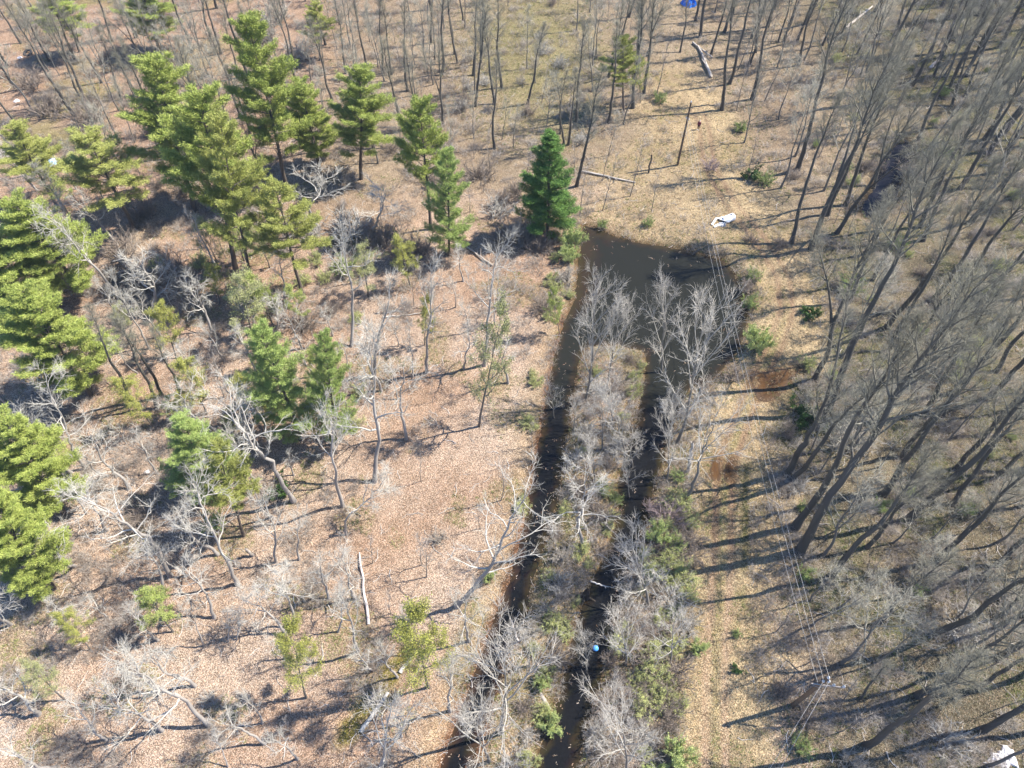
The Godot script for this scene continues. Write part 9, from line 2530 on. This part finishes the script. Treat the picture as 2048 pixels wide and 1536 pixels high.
# ------------------------------------------------------------------ the walker
func capsules(b: Buf, bones: Array, cell: float, blend: float, c: Color) -> void:
	# surface nets over a smooth union of tapered capsules [a, b, ra, rb]
	var lo := Vector3(1e9, 1e9, 1e9)
	var hi := -lo
	for q in bones:
		var m := maxf(q[2], q[3]) + cell * 2.5
		lo = lo.min(q[0] - Vector3.ONE * m).min(q[1] - Vector3.ONE * m)
		hi = hi.max(q[0] + Vector3.ONE * m).max(q[1] + Vector3.ONE * m)
	var nx := int((hi.x - lo.x) / cell) + 2
	var ny := int((hi.y - lo.y) / cell) + 2
	var nz := int((hi.z - lo.z) / cell) + 2
	var f := PackedFloat32Array()
	f.resize(nx * ny * nz)
	f.fill(1.0)
	for q in bones:
		var a: Vector3 = q[0]
		var e: Vector3 = q[1]
		var m := maxf(q[2], q[3]) + maxf(cell * 2.5, blend * 1.5)
		var l := ((a.min(e) - Vector3.ONE * m - lo) / cell).floor().max(Vector3.ZERO)
		var h := ((a.max(e) + Vector3.ONE * m - lo) / cell).ceil()
		var ab := e - a
		var len2 := maxf(ab.length_squared(), 1e-9)
		for z in range(int(l.z), mini(int(h.z), nz)):
			for y in range(int(l.y), mini(int(h.y), ny)):
				for x in range(int(l.x), mini(int(h.x), nx)):
					var p := lo + Vector3(x, y, z) * cell
					var t := clampf((p - a).dot(ab) / len2, 0.0, 1.0)
					var d := p.distance_to(a + ab * t) - lerpf(q[2], q[3], t)
					var k := (z * ny + y) * nx + x
					var o := f[k]
					var w := maxf(blend - absf(d - o), 0.0) / blend
					f[k] = minf(d, o) - w * w * blend * 0.25
	var index := {}
	var start := b.v.size()
	for z in nz - 1:
		for y in ny - 1:
			for x in nx - 1:
				var k := (z * ny + y) * nx + x
				var sum := Vector3.ZERO
				var cnt := 0
				var v := [f[k], f[k + 1], f[k + nx], f[k + nx + 1], f[k + nx * ny], f[k + nx * ny + 1], f[k + nx * ny + nx], f[k + nx * ny + nx + 1]]
				var neg := 0
				for q in v:
					if q < 0.0: neg += 1
				if neg == 0 or neg == 8: continue
				for e in EDGES:
					var va: float = v[e[0]]
					var vb: float = v[e[1]]
					if (va < 0.0) != (vb < 0.0):
						var t := va / (va - vb)
						sum += Vector3(e[0] & 1, (e[0] >> 1) & 1, e[0] >> 2).lerp(Vector3(e[1] & 1, (e[1] >> 1) & 1, e[1] >> 2), t)
						cnt += 1
				index[k] = b.v.size()
				b.v.append(lo + (Vector3(x, y, z) + sum / cnt) * cell)
				b.c.append(c)
				var g := Vector3(v[1] - v[0] + v[3] - v[2] + v[5] - v[4] + v[7] - v[6], v[2] - v[0] + v[3] - v[1] + v[6] - v[4] + v[7] - v[5], v[4] - v[0] + v[5] - v[1] + v[6] - v[2] + v[7] - v[3])
				b.n.append(g.normalized())
	var step := [1, nx, nx * ny]
	for k in index:
		for ax in 3:
			var u: int = step[(ax + 1) % 3]
			var w: int = step[(ax + 2) % 3]
			if f[k] < 0.0 == (f[k + step[ax]] < 0.0): continue
			if not (index.has(k - u) and index.has(k - w) and index.has(k - u - w)): continue
			var q := [index[k], index[k - u], index[k - u - w], index[k - w]]
			if f[k] < 0.0: b.i.append_array([q[0], q[2], q[1], q[0], q[3], q[2]])
			else: b.i.append_array([q[0], q[1], q[2], q[0], q[2], q[3]])
	if b.v.size() == start: push_warning("empty body")


const EDGES := [[0, 1], [2, 3], [4, 5], [6, 7], [0, 2], [1, 3], [4, 6], [5, 7], [0, 4], [1, 5], [2, 6], [3, 7]]


func person(at: Vector2) -> void:
	var o := base("person", spot(at), -0.5)
	var skin := Color(0.55, 0.36, 0.28)
	var b := Buf.new()
	# body: trousers, jacket and head are one surface; clothing colours follow below
	var V := func(x: float, y: float, z: float) -> Vector3: return Vector3(x, y, z)
	var body := [
		[V.call(0, 0.98, 0), V.call(0, 1.18, 0.01), 0.155, 0.15], [V.call(0, 1.18, 0.01), V.call(0, 1.40, 0), 0.155, 0.15], [V.call(-0.15, 1.42, 0), V.call(0.15, 1.42, 0), 0.085, 0.085], [V.call(0, 1.44, 0), V.call(0, 1.56, 0.015), 0.06, 0.056],
		[V.call(-0.19, 1.41, 0), V.call(-0.25, 1.14, 0.0), 0.072, 0.055], [V.call(-0.25, 1.14, 0), V.call(-0.22, 0.92, 0.1), 0.053, 0.038], [V.call(0.19, 1.41, 0), V.call(0.25, 1.14, -0.02), 0.072, 0.055], [V.call(0.25, 1.14, -0.02), V.call(0.23, 0.91, 0.06), 0.053, 0.038],
		[V.call(-0.09, 0.94, 0), V.call(-0.1, 0.5, 0.03), 0.105, 0.072], [V.call(-0.1, 0.5, 0.03), V.call(-0.1, 0.09, -0.02), 0.068, 0.045], [V.call(0.09, 0.94, 0), V.call(0.11, 0.5, 0.06), 0.105, 0.072], [V.call(0.11, 0.5, 0.06), V.call(0.12, 0.09, 0.06), 0.068, 0.045],
		[V.call(-0.1, 0.05, -0.04), V.call(-0.11, 0.04, 0.15), 0.05, 0.04], [V.call(0.12, 0.05, 0.04), V.call(0.14, 0.04, 0.23), 0.05, 0.04]]
	capsules(b, body, 0.024, 0.05, Color(0.14, 0.015, 0.045))
	for k in b.v.size():
		var p := b.v[k]
		if p.y < 0.1: b.c[k] = Color(0.6, 0.58, 0.55)
		elif p.y < 0.9 and absf(p.x) < 0.2: b.c[k] = Color(0.018, 0.014, 0.018)
		elif p.y > 1.5: b.c[k] = skin
	# head with nose, brow, chin and ears
	var head := [[V.call(0, 1.68, -0.01), V.call(0, 1.71, 0.0), 0.098, 0.095], [V.call(0, 1.60, 0.04), V.call(0, 1.66, 0.03), 0.05, 0.07], [V.call(0, 1.665, 0.1), V.call(0, 1.635, 0.118), 0.012, 0.017], [V.call(-0.04, 1.695, 0.085), V.call(0.04, 1.695, 0.085), 0.014, 0.014], [V.call(-0.025, 1.605, 0.093), V.call(0.025, 1.605, 0.093), 0.01, 0.01], [V.call(-0.097, 1.68, 0), V.call(-0.1, 1.64, -0.005), 0.018, 0.012], [V.call(0.097, 1.68, 0), V.call(0.1, 1.64, -0.005), 0.018, 0.012]]
	capsules(b, head, 0.01, 0.016, skin)
	for side in [-1.0, 1.0]:
		var wrist := Vector3(-0.22, 0.92, 0.1) if side < 0.0 else Vector3(0.23, 0.91, 0.06)
		var hand := [[wrist, wrist + Vector3(0, -0.05, 0.015), 0.03, 0.034], [wrist + Vector3(0, -0.05, 0.0), wrist + Vector3(0, -0.08, 0.03), 0.026, 0.026]]
		for k in 4:
			var zz := -0.026 + 0.021 * k
			var l: float = [0.028, 0.036, 0.04, 0.035][k]
			var kn := wrist + Vector3(0, -0.085, zz + 0.012)
			var mid := kn + Vector3(-side * 0.008, -l, 0.004)
			hand.append([kn, mid, 0.0095, 0.009])
			hand.append([mid, mid + Vector3(-side * 0.022, -l * 0.75, 0.004), 0.009, 0.0075])
		hand.append([wrist + Vector3(0, -0.03, 0.025), wrist + Vector3(-side * 0.012, -0.06, 0.055), 0.013, 0.011])
		hand.append([wrist + Vector3(-side * 0.012, -0.06, 0.055), wrist + Vector3(-side * 0.022, -0.088, 0.058), 0.011, 0.008])
		capsules(b, hand, 0.005, 0.006, skin)
	part("body", commit(b), mat(Color(1, 1, 1), 0.85, true), o)
	(o.get_child(0) as MeshInstance3D).material_override.albedo_color = Color(1, 1, 1)
	var hb := Buf.new()
	capsules(hb, [[V.call(0, 1.71, -0.03), V.call(0, 1.735, -0.005), 0.102, 0.096], [V.call(0, 1.66, -0.06), V.call(0, 1.7, -0.05), 0.075, 0.08]], 0.014, 0.02, Color(0.5, 0.44, 0.42))
	part("hair", commit(hb), mat(Color(0.5, 0.44, 0.44), 0.8), o)
	for e in [-1.0, 1.0]:
		var eye := SphereMesh.new()
		eye.radius = 0.012
		eye.height = 0.024
		eye.radial_segments = 10
		eye.rings = 6
		part("eye", eye, mat(Color(0.06, 0.05, 0.045), 0.3), o).position = Vector3(e * 0.036, 1.675, 0.083)
	tag(o, "person in a dark maroon jacket and black trousers standing in the clearing", "person")
